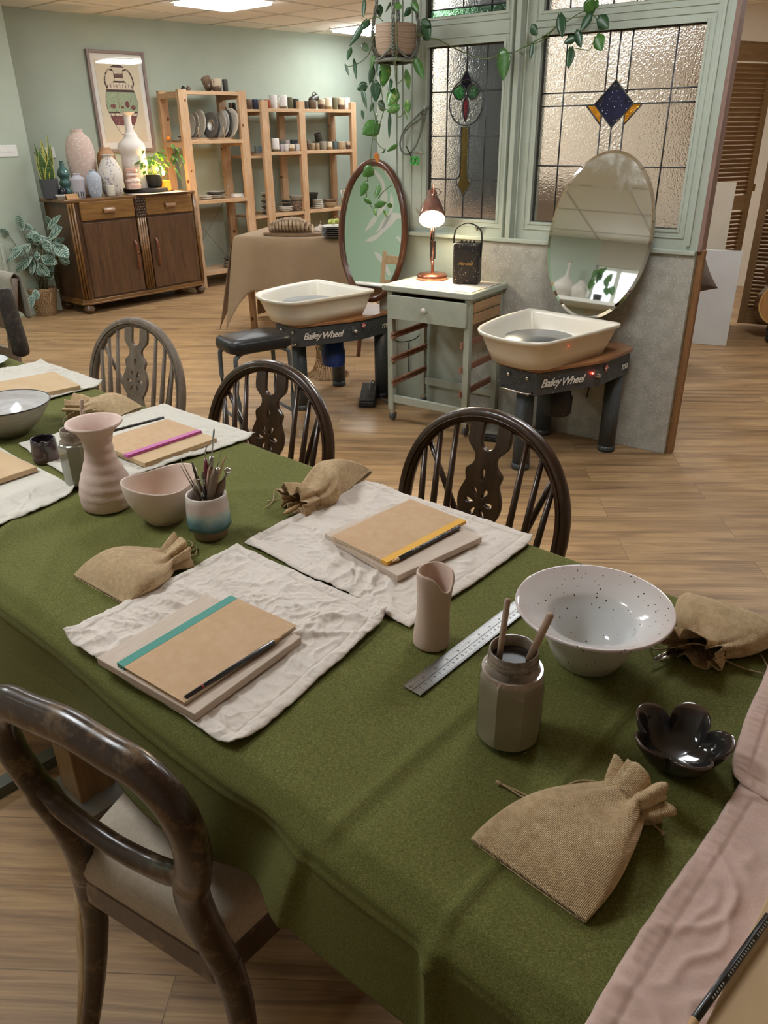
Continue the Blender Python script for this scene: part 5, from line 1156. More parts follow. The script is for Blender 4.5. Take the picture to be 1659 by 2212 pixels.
for (a, b, w, k) in leaves4:
    A_ = hpx(1120+a[0]/3.078, a[1]/3.078, -.06); B_ = hpx(1120+b[0]/3.078, b[1]/3.078, -.075-random.uniform(0, .02)); leaf(mbs[k], A_, B_, w/3.078*3.8/FPX, up_=Vector((random.uniform(-.3, .3), 1, .2)), fold=.2, droop=0, n=8)
for (a, b, w, k) in (((1275, 362), (1285, 580), 112, 'm'), ((1482, 192), (1532, 252), 58, 'd'), ((1492, 310), (1476, 432), 36, 'd')):
    A_ = hpx(*z3([a])[0], -.07); B_ = hpx(*z3([b])[0], -.08); leaf(mbs[k], A_, B_, w/3.318*4/FPX, up_=Vector((.2, 1, .1)), fold=.2, droop=0, n=8)
for k, nm, m_ in (('d', 'dark_leaves', lf_dark), ('m', 'green_leaves', lf_mid), ('v', 'variegated_leaves', lf_var), ('o', 'yellowing_leaf', lf_or)): mbs[k].build(nm, m_, hpl, solid=.0006)
vm = MB()
for pts, off in (([(450, 160), (400, 200), (355, 260), (330, 370), (270, 440), (190, 475), (150, 470)], -.24), ([(420, 150), (380, 120), (300, 150), (270, 180)], -.24), ([(480, 380), (400, 400), (352, 440), (345, 600), (340, 740), (370, 860), (350, 980), (335, 1100), (330, 1200), (310, 1290), (305, 1400), (345, 1490), (375, 1480)], -.19),
                 ([(350, 980), (400, 1050), (440, 1075)], -.19), ([(515, 130), (525, 250), (520, 360), (508, 500), (520, 640), (522, 750)], -.28), ([(520, 360), (525, 420), (580, 440), (650, 430)], -.26), ([(530, 600), (575, 550), (590, 510)], -.2), ([(400, 560), (415, 680), (428, 780), (405, 870), (395, 900)], -.19), ([(428, 780), (500, 800), (540, 840), (580, 790)], -.2),
                 ([(388, 1420), (420, 1380), (470, 1335), (490, 1330)], -.19), ([(395, 900), (365, 980)], -.19)):
    vm.tube(smooth_prof([tuple(hpx(*q_, off)) for q_ in z3(pts)], 4), .0022, 5)
vm.tube(smooth_prof([tuple(hpx(*q_, o_)) for q_, o_ in zip(z3([(640, 230), (740, 270), (820, 285), (920, 340), (990, 370), (1080, 405), (1180, 420), (1260, 385), (1360, 375), (1460, 320), (1560, 270), (1660, 195)]), (-.2, -.15, -.1, -.07, -.06, -.05, -.05, -.05, -.05, -.05, -.05, -.06))], 5), .0025, 5)
vm.tube(smooth_prof([tuple(hpx(1120+x/3.078, y/3.078, -.05)) for x, y in [(0, 330), (75, 300), (170, 260), (250, 180), (340, 130), (400, 90), (450, 75), (500, 105), (535, 160), (525, 235)]], 5), .0022, 5)
vm.tube(smooth_prof([tuple(hpx(1120+x/3.078, y/3.078, -.055)) for x, y in [(500, 270), (475, 330), (430, 330), (365, 318)]], 4), .0018, 5)
vm.build('vines', vine, hpl)
# hooks with a coil of cable and the green clips
ck = ppt(926, 236, -.01); cb = empty('cable_coil', 'loop of worn grey cable hung on a hook left of the tulip window', 'cable', OP+dP*ck.x-nP*.015+Vector((0, 0, ck.z)), PAZ)
Lc = (Matrix.Translation(cb.location) @ Matrix.Rotation(rz(PAZ), 4, 'Z')).inverted()
mb = MB(); cp = [(750, 765), (700, 800), (640, 860), (575, 930), (545, 1020), (560, 1090), (610, 1100), (660, 1040), (700, 930), (735, 800), (745, 780), (690, 850), (600, 920), (550, 1000), (548, 1060), (590, 1105), (650, 1060), (690, 960), (720, 850)]
mb.tube(smooth_prof([tuple(Lc @ vplane(*q_, OP, PAZ, -.02-.006*(i % 3))) for i, q_ in enumerate(z3(cp))], 6), .0045, 6)
mb.build('cable', mat('worn grey flex', '7C8278', .7, c2='62685F', scale=60), cb); MB().tube([(0, .012, .0), (0, -.03, .0), (0, -.035, .012)], .003, 6).build('hook', chrome, cb)
for i, (x, y) in enumerate(((640, 1090), (640, 1492))):
    q_ = ppt(*z3([(x, y)])[0]); e_ = ppt(*z3([(x+100 if i == 0 else x+55, y+8 if i == 0 else y-6)])[0])
    o = MB().tube([(0, .01, 0), (e_.x-q_.x, -.045, .0)], .005 if i == 0 else .0035, 8).build('wooden_peg', mat('pale dowel %d' % i, 'B9A898', .6)); o.location = OP+dP*q_.x+Vector((0, 0, q_.z)); o.rotation_euler = (0, 0, rz(PAZ)); tag(o, ['pale wooden peg above the green clip left of the tulip window', 'thin wooden peg left of the lamp shade'][i], 'peg')
q_ = ppt(*z3([(660, 1150)])[0]); gc = empty('green_clip', 'bright green plastic ring clip hanging beside the tulip window', 'clip', OP+dP*q_.x-nP*.03+Vector((0, 0, q_.z)), PAZ+20); gp = mat('bright green plastic', '3FB54A', .35)
for k, x in enumerate((0, .028)):
    MB().tube([(x+.016*cos(t), .004*k, .017*sin(t)) for t in [i*2*pi/24 for i in range(24)]], (.0035, .006), 8, closed=True, upv=(0, 1, 0)).build('ring', gp, gc)
MB().box((.014, 0, .014), (.03, .008, .008)).build('bridge', gp, gc)
o = MB().tube([(0, 0, 0), (.035, -.01, -.045)], .0028, 6).build('dark_pin', blackp); q_ = ppt(*z3([(607, 1050)])[0]); o.location = OP+dP*q_.x-nP*.02+Vector((0, 0, q_.z)); o.rotation_euler = (0, 0, rz(PAZ)); tag(o, 'thin dark stick hanging between the cable loop and the green clip', 'stick')

# ================================================================== CALATHEA IN THE WOVEN BASKET
cb_ = at(103, 682); cb_ = cb_+Vector((cb_.x, cb_.y, 0)).normalized()*.09
cal = empty('calathea_plant', 'calathea with silvery striped leaves in a woven grass basket, left of the sideboard', 'plant', cb_, 90)
def rope_mat():
    t = NT('woven seagrass'); w = t.node('ShaderNodeTexWave', bands_direction='DIAGONAL'); w.inputs['Scale'].default_value = 26; w.inputs['Distortion'].default_value = 4; w.inputs['Detail'].default_value = 2; t.link(t.tc.outputs['Object'], w.inputs['Vector'])
    t.color(t.ramp(w.outputs['Fac'], [(.2, lin('7A5E42')), (.7, lin('A98B68'))])); t.bump(w.outputs['Fac'], .7, .004); t.p.inputs['Roughness'].default_value = .8; return t.m
pr = [(.082, 0)]
for i in range(10): z = .01+i*.0215; r = .085+i*.0035; pr += [(r, z), (r+.006, z+.0107)]
pr += [(.118, .228)]
MB().lathe(hollow(pr, .008), 40, fn=lambda r, z, th: (r, z+.003*sin(th*9+z*80), 0, 0)).build('basket', rope_mat(), cal)
MB().tube(smooth_prof([(.05, -.115, .2), (.06, -.135, .16), (.085, -.125, .12), (.10, -.10, .15), (.105, -.08, .2)], 4), .005, 6).build('basket_handle', mat('seagrass rope', '9A7C58', .8), cal)
MB().lathe([(0, .19), (.105, .2)], 24).build('soil', mat('potting soil', '2B221B', .95, bump=.8), cal)
def cal_mat():
    t = NT('silver calathea leaf'); t.color(t.ramp(t.noise(30, 2), [(.35, lin('8AA296')), (.65, lin('A9BCAE'))])); t.p.inputs['Roughness'].default_value = .42; return t.m
lm_ = MB(); dk = MB(); stx = MB(); random.seed(21)
Lk = Matrix.Translation(cb_).inverted()
ll = [((145, 1480), (115, 1372), 60), ((60, 1510), (0, 1465), 50), ((100, 1560), (0, 1535), 50), ((220, 1470), (130, 1440), 45), ((250, 1490), (165, 1520), 50), ((300, 1470), (390, 1375), 45), ((330, 1500), (375, 1440), 70), ((330, 1560), (415, 1530), 50),
      ((345, 1560), (440, 1650), 85), ((200, 1560), (110, 1640), 60), ((250, 1590), (180, 1530), 55), ((210, 1640), (100, 1740), 70), ((230, 1680), (165, 1730), 55), ((260, 1640), (215, 1640), 60), ((255, 1640), (370, 1690), 70), ((300, 1600), (340, 1680), 60), ((240, 1700), (285, 1770), 60),
      ((345, 1740), (300, 1790), 55), ((225, 1850), (235, 1925), 50), ((300, 1690), (345, 1740), 50), ((380, 1620), (445, 1690), 45), ((150, 1590), (40, 1680), 45), ((270, 1530), (330, 1610), 60), ((320, 1440), (300, 1380), 40), ((180, 1600), (60, 1600), 50), ((350, 1620), (400, 1570), 45), ((200, 1500), (260, 1540), 55), ((280, 1600), (240, 1560), 50)]
for i, (a, b, w) in enumerate(ll+[((a_[0]+random.uniform(-40, 40), a_[1]+random.uniform(-30, 50)), (b_[0]+random.uniform(-40, 40), b_[1]+random.uniform(-30, 50)), w_*.9) for a_, b_, w_ in ll[4:24:2]]):
    off = random.uniform(-.20, -.02); A_ = Lk @ vplane(a[0]/2.9625, a[1]/2.9625, cb_, 90, off); B_ = Lk @ vplane(b[0]/2.9625, b[1]/2.9625, cb_, 90, off-random.uniform(.0, .07)); sc_ = 6.6/FPX/2.9625
    un = Vector((random.uniform(-.3, .3), -.9, random.uniform(.3, .9))); un.normalize()
    leaf(lm_, A_, B_, w*sc_, up_=un, fold=.12, droop=0, n=8, heart=False)
    d = (B_-A_); s_ = d.normalized().cross(un).normalized(); nn = s_.cross(d.normalized()); nn = nn if nn.y < 0 else -nn
    dk.tube([A_+nn*.002, B_+nn*.002], .002, 4)
    for k in range(2, 9):
        t_ = k/9.5; wd = sin(pi*t_)**.75*w*sc_/2*.8
        for sg in (-1, 1): c0_ = A_+d*t_+nn*.0025; dk.tube([c0_, c0_+d*.10+s_*(wd*sg)+nn*(.12*wd+.0010)], .0021, 3, cap=False)
    base = Vector((random.uniform(-.03, .03), random.uniform(-.03, .03), .19)); stx.tube(smooth_prof([tuple(base), tuple((base+A_)*.5+Vector((0, 0, .03))), tuple(A_)], 3), .0026, 5)
lm_.build('leaves', cal_mat(), cal, solid=.0008); dk.build('leaf_stripes', mat('dark green stripe', '3A5A4A', .5), cal); stx.build('stems', mat('brown green stems', '5E5A3A', .6), cal)

# ================================================================== BEHIND THE PARTITION, RIGHT
lv = wood('golden pine louvre', '8A6843', 'A07E54', 0, 10, .5, .05); lvv = wood('golden pine stile', '86643F', '9A784E', 2, 10, .5, .05)
J = Vector((2.80, 6.19, 0))
def louvre(name, origin, az, w, lab, zt=1.93, mid_=.92):
    o = empty(name, None, None, origin, az, kind='structure')
    MB().bx(0, .055, 0, .03, .02, zt).build('stile', lvv, o, bevel=.002); MB().bx(w-.055, w, 0, .03, .02, zt).build('stile', lvv, o, bevel=.002)
    r_ = MB()
    for z0, z1_ in ((.02, .14), (mid_-.05, mid_+.05), (zt-.10, zt)): r_.bx(.055, w-.055, .002, .028, z0, z1_)
    r_.build('rail', lv, o, bevel=.002); sl__ = MB(); z = .155
    while z < zt-.115:
        if not (mid_-.065 < z < mid_+.055): sl__.box((w/2, .014, z), (w-.11, .034, .007), Matrix.Rotation(radians(-42), 3, 'X'))
        z += .030
    sl__.build('slats', lv, o)
    return o
louvre('door_1', J-Vector((sin(radians(64)), cos(radians(64)), 0))*.68, 64, .66, '')
louvre('door_2', J+Vector((.05, -.02, 0)), 116, .70, '')
louvre('door_3', J+Vector((.05, -.02, 0))+Vector((sin(radians(116)), cos(radians(116)), 0))*.72, 100, .70, '')
MB().box((J.x-.012, J.y+.0, 1.02), (.02, .02, .05)).build('trim_2', mat('brass hinge', '8E7434', .3, .8))['kind'] = 'structure'
MB().bx(0, .70, .03, .09, 1.93, 1.95).build('trim_3', lvv)['kind'] = 'structure'; bpy.data.objects['trim_3'].location = J-Vector((sin(radians(64)), cos(radians(64)), 0))*.68; bpy.data.objects['trim_3'].rotation_euler = (0, 0, rz(64))
canv = mat('white canvas', 'D4D4D2', .8, c2='CDCDCB', scale=5, bump=.1, bscale=300); canv2 = mat('cream backed canvas', 'CFC6B4', .8, c2='C8BEAA', scale=5)
cA = at(1488, 742); cB = at(1568, 748); dd = (cB-cA).normalized(); az_c = math.degrees(atan2(dd.x, dd.y))
hC = zup(cB, 1606, 547)
def canvas(name, lab, origin, az, w, h, m_, lean):
    o = empty(name, lab, 'canvas', origin, az); o.rotation_euler = (Matrix.Rotation(rz(az), 3, 'Z') @ Matrix.Rotation(-lean, 3, 'X')).to_euler()
    MB().bx(-w, 0, 0, .035, 0, h).build('canvas_face', m_, o, bevel=.003); MB().bx(-w+.03, -.03, .035, .04, .03, h-.03).build('stretcher_back', pine_h, o)
canvas('blank_canvas', 'blank white canvas leaning in front of the taller cream one behind the partition', cB, az_c, .60, hC+.01, canv, radians(5))
pC = cB+Vector((-cos(radians(az_c)), sin(radians(az_c)), 0))*.17; dC = Vector((sin(radians(az_c)), cos(radians(az_c)), 0))
ex = vplane(1592, 396, pC, az_c, 0); pC2 = pC+dC*((ex-pC).dot(dC))
canvas('blank_canvas', 'taller cream backed canvas leaning against the louvred doors', Vector((pC2.x, pC2.y, 0)), az_c, .62, ex.z+.005, canv2, radians(3))
# armchair with the brown cushion
ac = Vector((2.02, 4.95, 0)); arm = empty('armchair', 'low brown armchair mostly hidden behind the partition', 'armchair', ac, 116); fab = mat('brown upholstery', '5A4A3E', .9, bump=.3, bscale=200)
MB().bx(-.70, -.12, -.25, .30, .12, .40).build('seat_base', fab, arm, bevel=.03); MB().bx(-.70, -.12, .18, .34, .40, .60).build('backrest', fab, arm, bevel=.03)
for x, y in ((-.66, -.2), (-.16, -.2), (-.66, .28), (-.16, .28)): MB().tube([(x, y, 0), (x, y, .13)], .02, 8).build('leg', oak, arm)
cq = vplane(1521, 590, Vector((1.85, 4.85, 0)), 116, 0)
def cush(u, v, s):
    x = (u-.5)*.40; z = (v-.5)*.34; e = max(0, (1-(2*u-1)**4))*max(0, (1-(2*v-1)**4)); pin = 1-.12*(1-(2*v-1)**2); pz = 1-.12*(1-(2*u-1)**2)
    return Vector((x*pin, s*(.06*e**.5+.006*noise.noise((x*14, z*14, s))), z*pz))
o = MB().grid(28, 24, lambda u, v: cush(u, v, -1)).grid(28, 24, lambda u, v: cush(1-u, v, 1)).build('brown_cushion', mat('taupe brown cushion fabric', '5E5048', .9, c2='6A5C52', scale=9, bump=.3, bscale=200))
o.location = (cq.x-.145, cq.y+.06, cq.z-.005); o.rotation_euler = (Matrix.Rotation(rz(116), 3, 'Z') @ Matrix.Rotation(radians(-24), 3, 'Y') @ Matrix.Rotation(radians(-10), 3, 'X')).to_euler(); tag(o, 'taupe brown cushion with a corner showing past the partition edge', 'cushion')
# guitar on its stand
gp_ = at(1645, 738); gu = empty('acoustic_guitar', 'honey coloured acoustic guitar on a black stand at the right edge', 'guitar', (gp_.x+.17, gp_.y+.10, 0), 80)
gu.rotation_euler = (Matrix.Rotation(rz(92), 3, 'Z') @ Matrix.Rotation(radians(-12), 3, 'X')).to_euler()
half = smooth_prof([(0, .10), (.10, .105), (.165, .15), (.195, .23), (.175, .31), (.125, .375), (.12, .41), (.145, .47), (.135, .53), (.07, .575), (0, .58)], 4)
body = half+[(-x, z) for x, z in half[-2:0:-1]]
honey = wood('honey spruce', 'A8743C', 'C8924E', 2, 16, .2, .6, c3='B07A58'); flat2d([body], 'soundboard', honey, gu, .006, .002, M=Matrix.Translation((0, -.05, 0)))
flat2d([body], 'body_side', wood('dark honey rim', '6A4420', '8A5E30', 0, 14, .25, .5), gu, .09, M=Matrix.Translation((0, -.003, 0)) @ Matrix.Diagonal((.985, 1, .99, 1)))
flat2d([body, [(x*.965, .34+(z-.34)*.972) for x, z in body]], 'binding', mat('cream binding', 'C9A868', .4), gu, .004, M=Matrix.Translation((0, -.054, 0)))
MB().lathe([(0, 0), (.045, 0), (.045, .002), (0, .002)], 28).build('sound_hole', blackp, gu).matrix_local = Matrix.Translation((0, -.0535, .42)) @ Matrix.Rotation(pi/2, 4, 'X')
MB().bx(-.027, .027, -.065, -.04, .42, .98).build('neck', wood('dark neck', '3A2616', '4E3420', 2, 14, .3), gu, bevel=.004); MB().bx(-.04, .04, -.055, -.035, .98, 1.12).build('headstock', honey, gu, bevel=.004); MB().bx(-.07, .07, -.062, -.052, .25, .27).build('bridge', blackp, gu)
sg_ = MB()
for k in range(6): sg_.tube([(-.02+k*.008, -.068, .26), (-.02+k*.008, -.068, 1.0)], .0006, 4)
sg_.build('strings', chrome, gu)
gs = empty('guitar_stand', 'black tubular stand holding the guitar at the right edge', 'stand', (gp_.x+.17, gp_.y+.12, 0), 92)
MB().tube(smooth_prof([(-.13, -.16, .012), (-.12, -.10, .03), (-.06, .02, .10), (0, .08, .30), (.06, .02, .10), (.12, -.10, .03), (.13, -.16, .012)], 5), .011, 8).build('frame', blackp, gs); MB().tube([(0, .08, .28), (0, .18, .012)], .011, 8).build('rear_leg', blackp, gs)
for x in (-.07, .07): MB().tube([(x, .02, .11), (x, -.11, .085), (x, -.12, .11)], .009, 8).build('cradle', mat('black foam sleeve', '17171A', .9), gs)
for x in (-.13, .13): MB().ball((x, -.16, .016), .016, 10, 8).build('rubber_foot', blackp, gs)

# ================================================================== STREET SIDE OF THE ROOM (seen in the two mirrors)
mural_c = mat('white mural paint', 'F2F3EE', .7)
mu = empty('wall_mural', 'flowing white leaf shapes painted on mint green, seen in the framed mirror', 'mural', tuv((uL+WU0)/2-.2, VL+.004), 131.7)
MB().bx(-1.35, 1.45, -.003, -.0005, .0, 2.38).build('mint_ground', mat('mint wall paint', 'BFE0C8', .7), mu)
def blob(pts, w): 
    P_ = smooth_prof(pts, 6); Lh = []; Rh = []
    for i, p_ in enumerate(P_):
        a = P_[max(0, i-1)]; b = P_[min(len(P_)-1, i+1)]; t = Vector((b[0]-a[0], b[1]-a[1])).normalized(); n = Vector((-t.y, t.x)); ww_ = w*(sin(pi*(i+.3)/(len(P_)))**.8)*(1+.35*sin(i*.7)); Lh.append((p_[0]+n.x*ww_, p_[1]+n.y*ww_)); Rh.append((p_[0]-n.x*ww_, p_[1]-n.y*ww_))
    return Lh+Rh[::-1]
for k, (pts, w) in enumerate([([(-1.2, 2.2), (-.8, 1.9), (-.75, 1.5), (-1.0, 1.2), (-1.3, .95)], .09), ([(-.9, 2.3), (-.4, 1.95), (.0, 1.85), (.3, 1.5), (.2, 1.1)], .10), ([(-1.25, .75), (-.8, .9), (-.4, 1.25), (-.05, 1.3), (.1, 1.2)], .11), ([(-.9, .55), (-.55, .35), (-.3, .1)], .07), ([(.1, 2.3), (.5, 2.0), (.9, 1.9), (1.2, 1.5)], .09), ([(.3, .95), (.7, 1.15), (1.1, 1.0), (1.3, .6)], .10), ([(.2, .6), (.5, .4), (.9, .3), (1.2, .2)], .06), ([(-.5, 1.75), (-.45, 1.4), (-.7, 1.1), (-.9, .95)], .07), ([(.6, 1.75), (.75, 1.4), (.55, 1.2), (.3, 1.0)], .08), ([(-.2, .9), (.1, .75), (.15, .5), (-.1, .2)], .07)]):
    flat2d([blob([(x*.40-.20, .56+z*.56) for x, z in pts], w*.42)], 'white_leaf_shape', mural_c, mu, .002, M=Matrix.Translation((0, .003, 0)))
pcq = Vector((-2.45, 3.45, 0)); pc_ = empty('pine_chair', 'plain pale pine chair across the room, seen in the framed mirror', 'chair', pcq, 165); pp = wood('pale pine', 'B99A70', 'CDB088', 2, 10, .5)
MB().bx(-.2, .2, -.2, .2, .43, .45).build('seat', pp, pc_, bevel=.004)
for x, y, h in ((-.18, -.18, .43), (.18, -.18, .43), (-.18, .18, .86), (.18, .18, .86)): MB().bx(x-.018, x+.018, y-.018, y+.018, 0, h).build('leg', pp, pc_, bevel=.003)
for z in (.60, .80): MB().bx(-.165, .165, .168, .192, z-.04, z+.03).build('back_rail', pp, pc_, bevel=.003)
vw_ = mat('white matte ceramic', 'CFC9C0', .6)
sz = WZ0+.001
def sillpot(u, prof, name, lab, m_): q_ = tuv(u, VL+.135, sz); return potm(name, lab, 'vase', q_, hollow(smooth_prof(prof, 4), .005), m_, 28)
sillpot(-3.27, [(.06, 0), (.115, .06), (.12, .12), (.07, .19), (.022, .24), (.018, .36), (.03, .38)], 'round_vase', 'round bodied long necked white vase on the high window sill, seen in the frameless mirror', vw_)
sillpot(-3.10, [(.05, 0), (.09, .05), (.095, .11), (.06, .16), (.03, .19), (.035, .2)], 'round_vase', 'squat round white vase on the high window sill, seen in the frameless mirror', vw_)
q_ = tuv(-2.90, VL+.135, sz); sv = empty('sill_plant', 'small green leafed plant on the high window sill, seen in the frameless mirror', 'plant', q_, 90)
MB().lathe(hollow([(.04, 0), (.05, .08)], .004), 20).build('pot', gmat('dark'), sv); mb = MB(); random.seed(9)
for k in range(12):
    a = random.uniform(0, 6.28); el = random.uniform(-.2, 1.3); c = Vector((cos(a)*cos(el)*.13, sin(a)*.09*cos(el), .12+.18*sin(el)+.06)); leaf(mb, c, c+Vector((cos(a)*.06, sin(a)*.04, -.07)), .085, up_=Vector((.3, 1, .3)), n=6)
mb.build('leaves', lf_mid, sv, solid=.0006)
# ================================================================== WORK TABLE
ZT_ = .770
tbl = empty('work_table', 'long wooden work table under the green cloth, pale oak leg showing by the front chair', 'table', tuv(-1.6, .72), 131.7)
oakleg = wood('pale oak leg', '8A6E4C', 'A5875F', 2, 12, .5); MB().bx(-1.85, 1.98, -.325, .325, .735, .762).build('tabletop', wood('table board', '8A6E4C', 'A5875F', 0, 12, .5), tbl)
for x, y in ((.14, -.17), (.50, .27), (-1.6, -.27), (-1.6, .27), (1.82, -.27), (1.82, .27)):
    MB().bx(x-.045, x+.045, y-.045, y+.045, 0, .735).build('leg', oakleg, tbl, bevel=.003)
MB().bx(-.03, .01, -.55, .2, .0, .03).build('foot_bar', mat('grey green metal', '5C6258', .5), tbl); MB().bx(.06, .24, -.25, -.08, .0, .012).build('foot_plate', mat('pale grey steel plate', '9A9A94', .4, .3), tbl)

random.seed(4)
U0, U1_, V0, V1 = -3.35, .62, .382, 1.058
RAD = .018
def cl_green():
    t = NT('heathered olive cloth'); t.p.inputs['Roughness'].default_value = .88; t.p.inputs['Sheen Weight'].default_value = .02; t.p.inputs['Specular IOR Level'].default_value = .15
    n1 = t.noise(900, 2, .6, t.coord((1, .3, 1))); n2 = t.noise(900, 2, .6, t.coord((.3, 1, 1))); f = t.math('ADD', t.math('MULTIPLY', n1, .5), t.math('MULTIPLY', n2, .5))
    o = t.ramp(f, [(.34, lin('4F5127')), (.5, lin('626434')), (.66, lin('7A7A48'))])
    t.color(o)
    w = t.node('ShaderNodeTexWave'); w.inputs['Scale'].default_value = 190; t.link(t.coord((1, 1, 1), (0, 0, .8)), w.inputs['Vector']); t.bump(w.outputs['Fac'], .25, .0005); t.bump(f, .3, .0006)
    return t.m
green = cl_green()
def crease(d, s, w=.004, h=.0022): return h*math.exp(-(d/w)**2)*s
def topz(u, v):
    z = .0
    z += crease(u+.272+.004*noise.noise((v*6, 1, 1)), 1, .004, .0044) - crease(u+.260, 1, .007, .0016)
    z += crease(u+.424+.010*noise.noise((v*5, 2, 1)), .9, .007, .0034) - crease(u+.408, 1, .012, .0024)
    z += crease(u+1.02, .8, .005, .003) + crease(u+1.62, .8, .005, .003) + crease(v-.745, .8, .004, .0028)-crease(v-.755, .6, .005, .001) + crease(v-.945, .6, .005, .0014)
    z += .0016*max(0, noise.noise((u*5, v*5, 0)))+.0010*noise.noise((u*14, v*14, 3))
    # soft diagonal pulls near the front edge left of the front towel
    e = math.exp(-((u+1.35)/.35)**2)*math.exp(-max(0, v-.40)/.22); z += .010*e*(1-abs(sin(24*(u*.8+v*.9))))**2
    e = math.exp(-((u+1.05)/.20)**2)*math.exp(-((v-.82)/.14)**2); z += .006*e*(1-abs(sin(24*(u*.55-v*.5)+.5)))**2
    return z
DROP = .235
def hemdrop(u):
    sm = lambda a: max(0, min(1, a))**2*(3-2*max(0, min(1, a)))
    return .158+.02*sm((-.5-u)/.3)+.07*sm((-.82-u)/.25)+.05*sm((u+.36)/.3)
def cloth_pt(u, s):
    """s: arclength across; 0..W top, outside hangs"""
    W = V1-V0
    if 0 <= s <= W:
        v = V0+s; edge = min(s, W-s); z = ZT_+topz(u, v); 
        if edge < RAD: z -= RAD*(1-sqrt(max(0, 1-((RAD-edge)/RAD)**2)))*.55
        return u, v, z
    if s < 0:
        d = -s; fold = .015*min(1, d/.1)*(sin(u*7.5)+.55*sin(u*16+1.3)); a = min(1, d/.012)
        ridge = .016*math.exp(-((u+.272-.02*d)/.010)**2)*min(1, d/.03)+.010*math.exp(-(max(0, u+.44+.25*d)/.006)**2)*math.exp(-(min(0, u+.44+.25*d)/.07)**2)*min(1, d/.06)+.003*math.exp(-((d-.030)/.003)**2)-.02*math.exp(-((u+.50+.35*d)/.05)**2)*min(1, d/.05)+.02*math.exp(-((u+1.30+.4*d)/.03)**2)*min(1, d/.05)+.02*math.exp(-((u+.155-.5*d)/.02)**2)*min(1, d/.04)
        out = .004+.012*a+.05*d+fold*.6+ridge
        return u, V0-out, ZT_-.010-d*.985+.0
    d = s-W; fold = .02*min(1, d/.1)*sin(u*8+1)
    return u, V1+.010+.06*d+fold, ZT_-.010-d
NU, NVv = 620, 150
def svals():
    W = V1-V0; o = []
    a = -1.0
    for k in range(40): o.append(('f', 1-k/40))
    for k in range(90): o.append(('t', W*k/89))
    for k in range(1, 14): o.append(('b', k/13))
    return o
sv_ = svals(); vs = []; W_ = V1-V0
NU = 660
for (k, q_) in sv_:
    for i in range(NU+1):
        u = U0+(U1_-U0)*i/NU
        s = -hemdrop(u)*q_ if k == 'f' else (q_ if k == 't' else W_+.14*q_)
        a, b, c = cloth_pt(u, s); vs.append(tuv(a, b, c))
n_ = NU+1; fs = [(j*n_+i, j*n_+i+1, (j+1)*n_+i+1, (j+1)*n_+i) for j in range(len(sv_)-1) for i in range(NU)]
ctr = tuv(-1.4, .72, .77)
gc_ = MB().add([v-ctr for v in vs], fs).build('green_tablecloth', green, solid=.0012); gc_.location = ctr; tag(gc_, 'olive green cloth covering the long work table', 'tablecloth')

# ------------------------------------------------------------------ towels
def crumple(m, s=.5):
    t = m.node_tree; n = t.nodes; no = n.new('ShaderNodeTexNoise'); no.inputs['Scale'].default_value = 24; no.inputs['Detail'].default_value = 5; no.inputs['Distortion'].default_value = 1.6
    tc = n.new('ShaderNodeTexCoord'); t.links.new(tc.outputs['Object'], no.inputs['Vector']); ab = n.new('ShaderNodeMath'); ab.operation = 'SUBTRACT'; ab.inputs[1].default_value = .5; t.links.new(no.outputs['Fac'], ab.inputs[0]); a2 = n.new('ShaderNodeMath'); a2.operation = 'ABSOLUTE'; t.links.new(ab.outputs[0], a2.inputs[0])
    b = n.new('ShaderNodeBump'); b.invert = True; b.inputs['Strength'].default_value = s; b.inputs['Distance'].default_value = .008; t.links.new(a2.outputs[0], b.inputs['Height']); p = n['Principled BSDF']
    l = p.inputs['Normal'].links[0]; t.links.new(l.from_socket, b.inputs['Normal']); t.links.new(b.outputs[0], p.inputs['Normal']); return m
tow_w = weave('washed cream linen', 'D6CBC1', 'E6DED5', 900, dist=.0004, mott='DACFC4', mscale=9); tow_c = weave('off white cotton', 'CDC8BC', 'DAD6CC', 900, dist=.0004); crumple(tow_w, .30); crumple(tow_c, .25); tow_p = weave('washed pink linen', 'C8A99E', 'DABFB4', 900, dist=.0004, mott='CDB0A4', mscale=8)
ZTW = ZT_+.0055
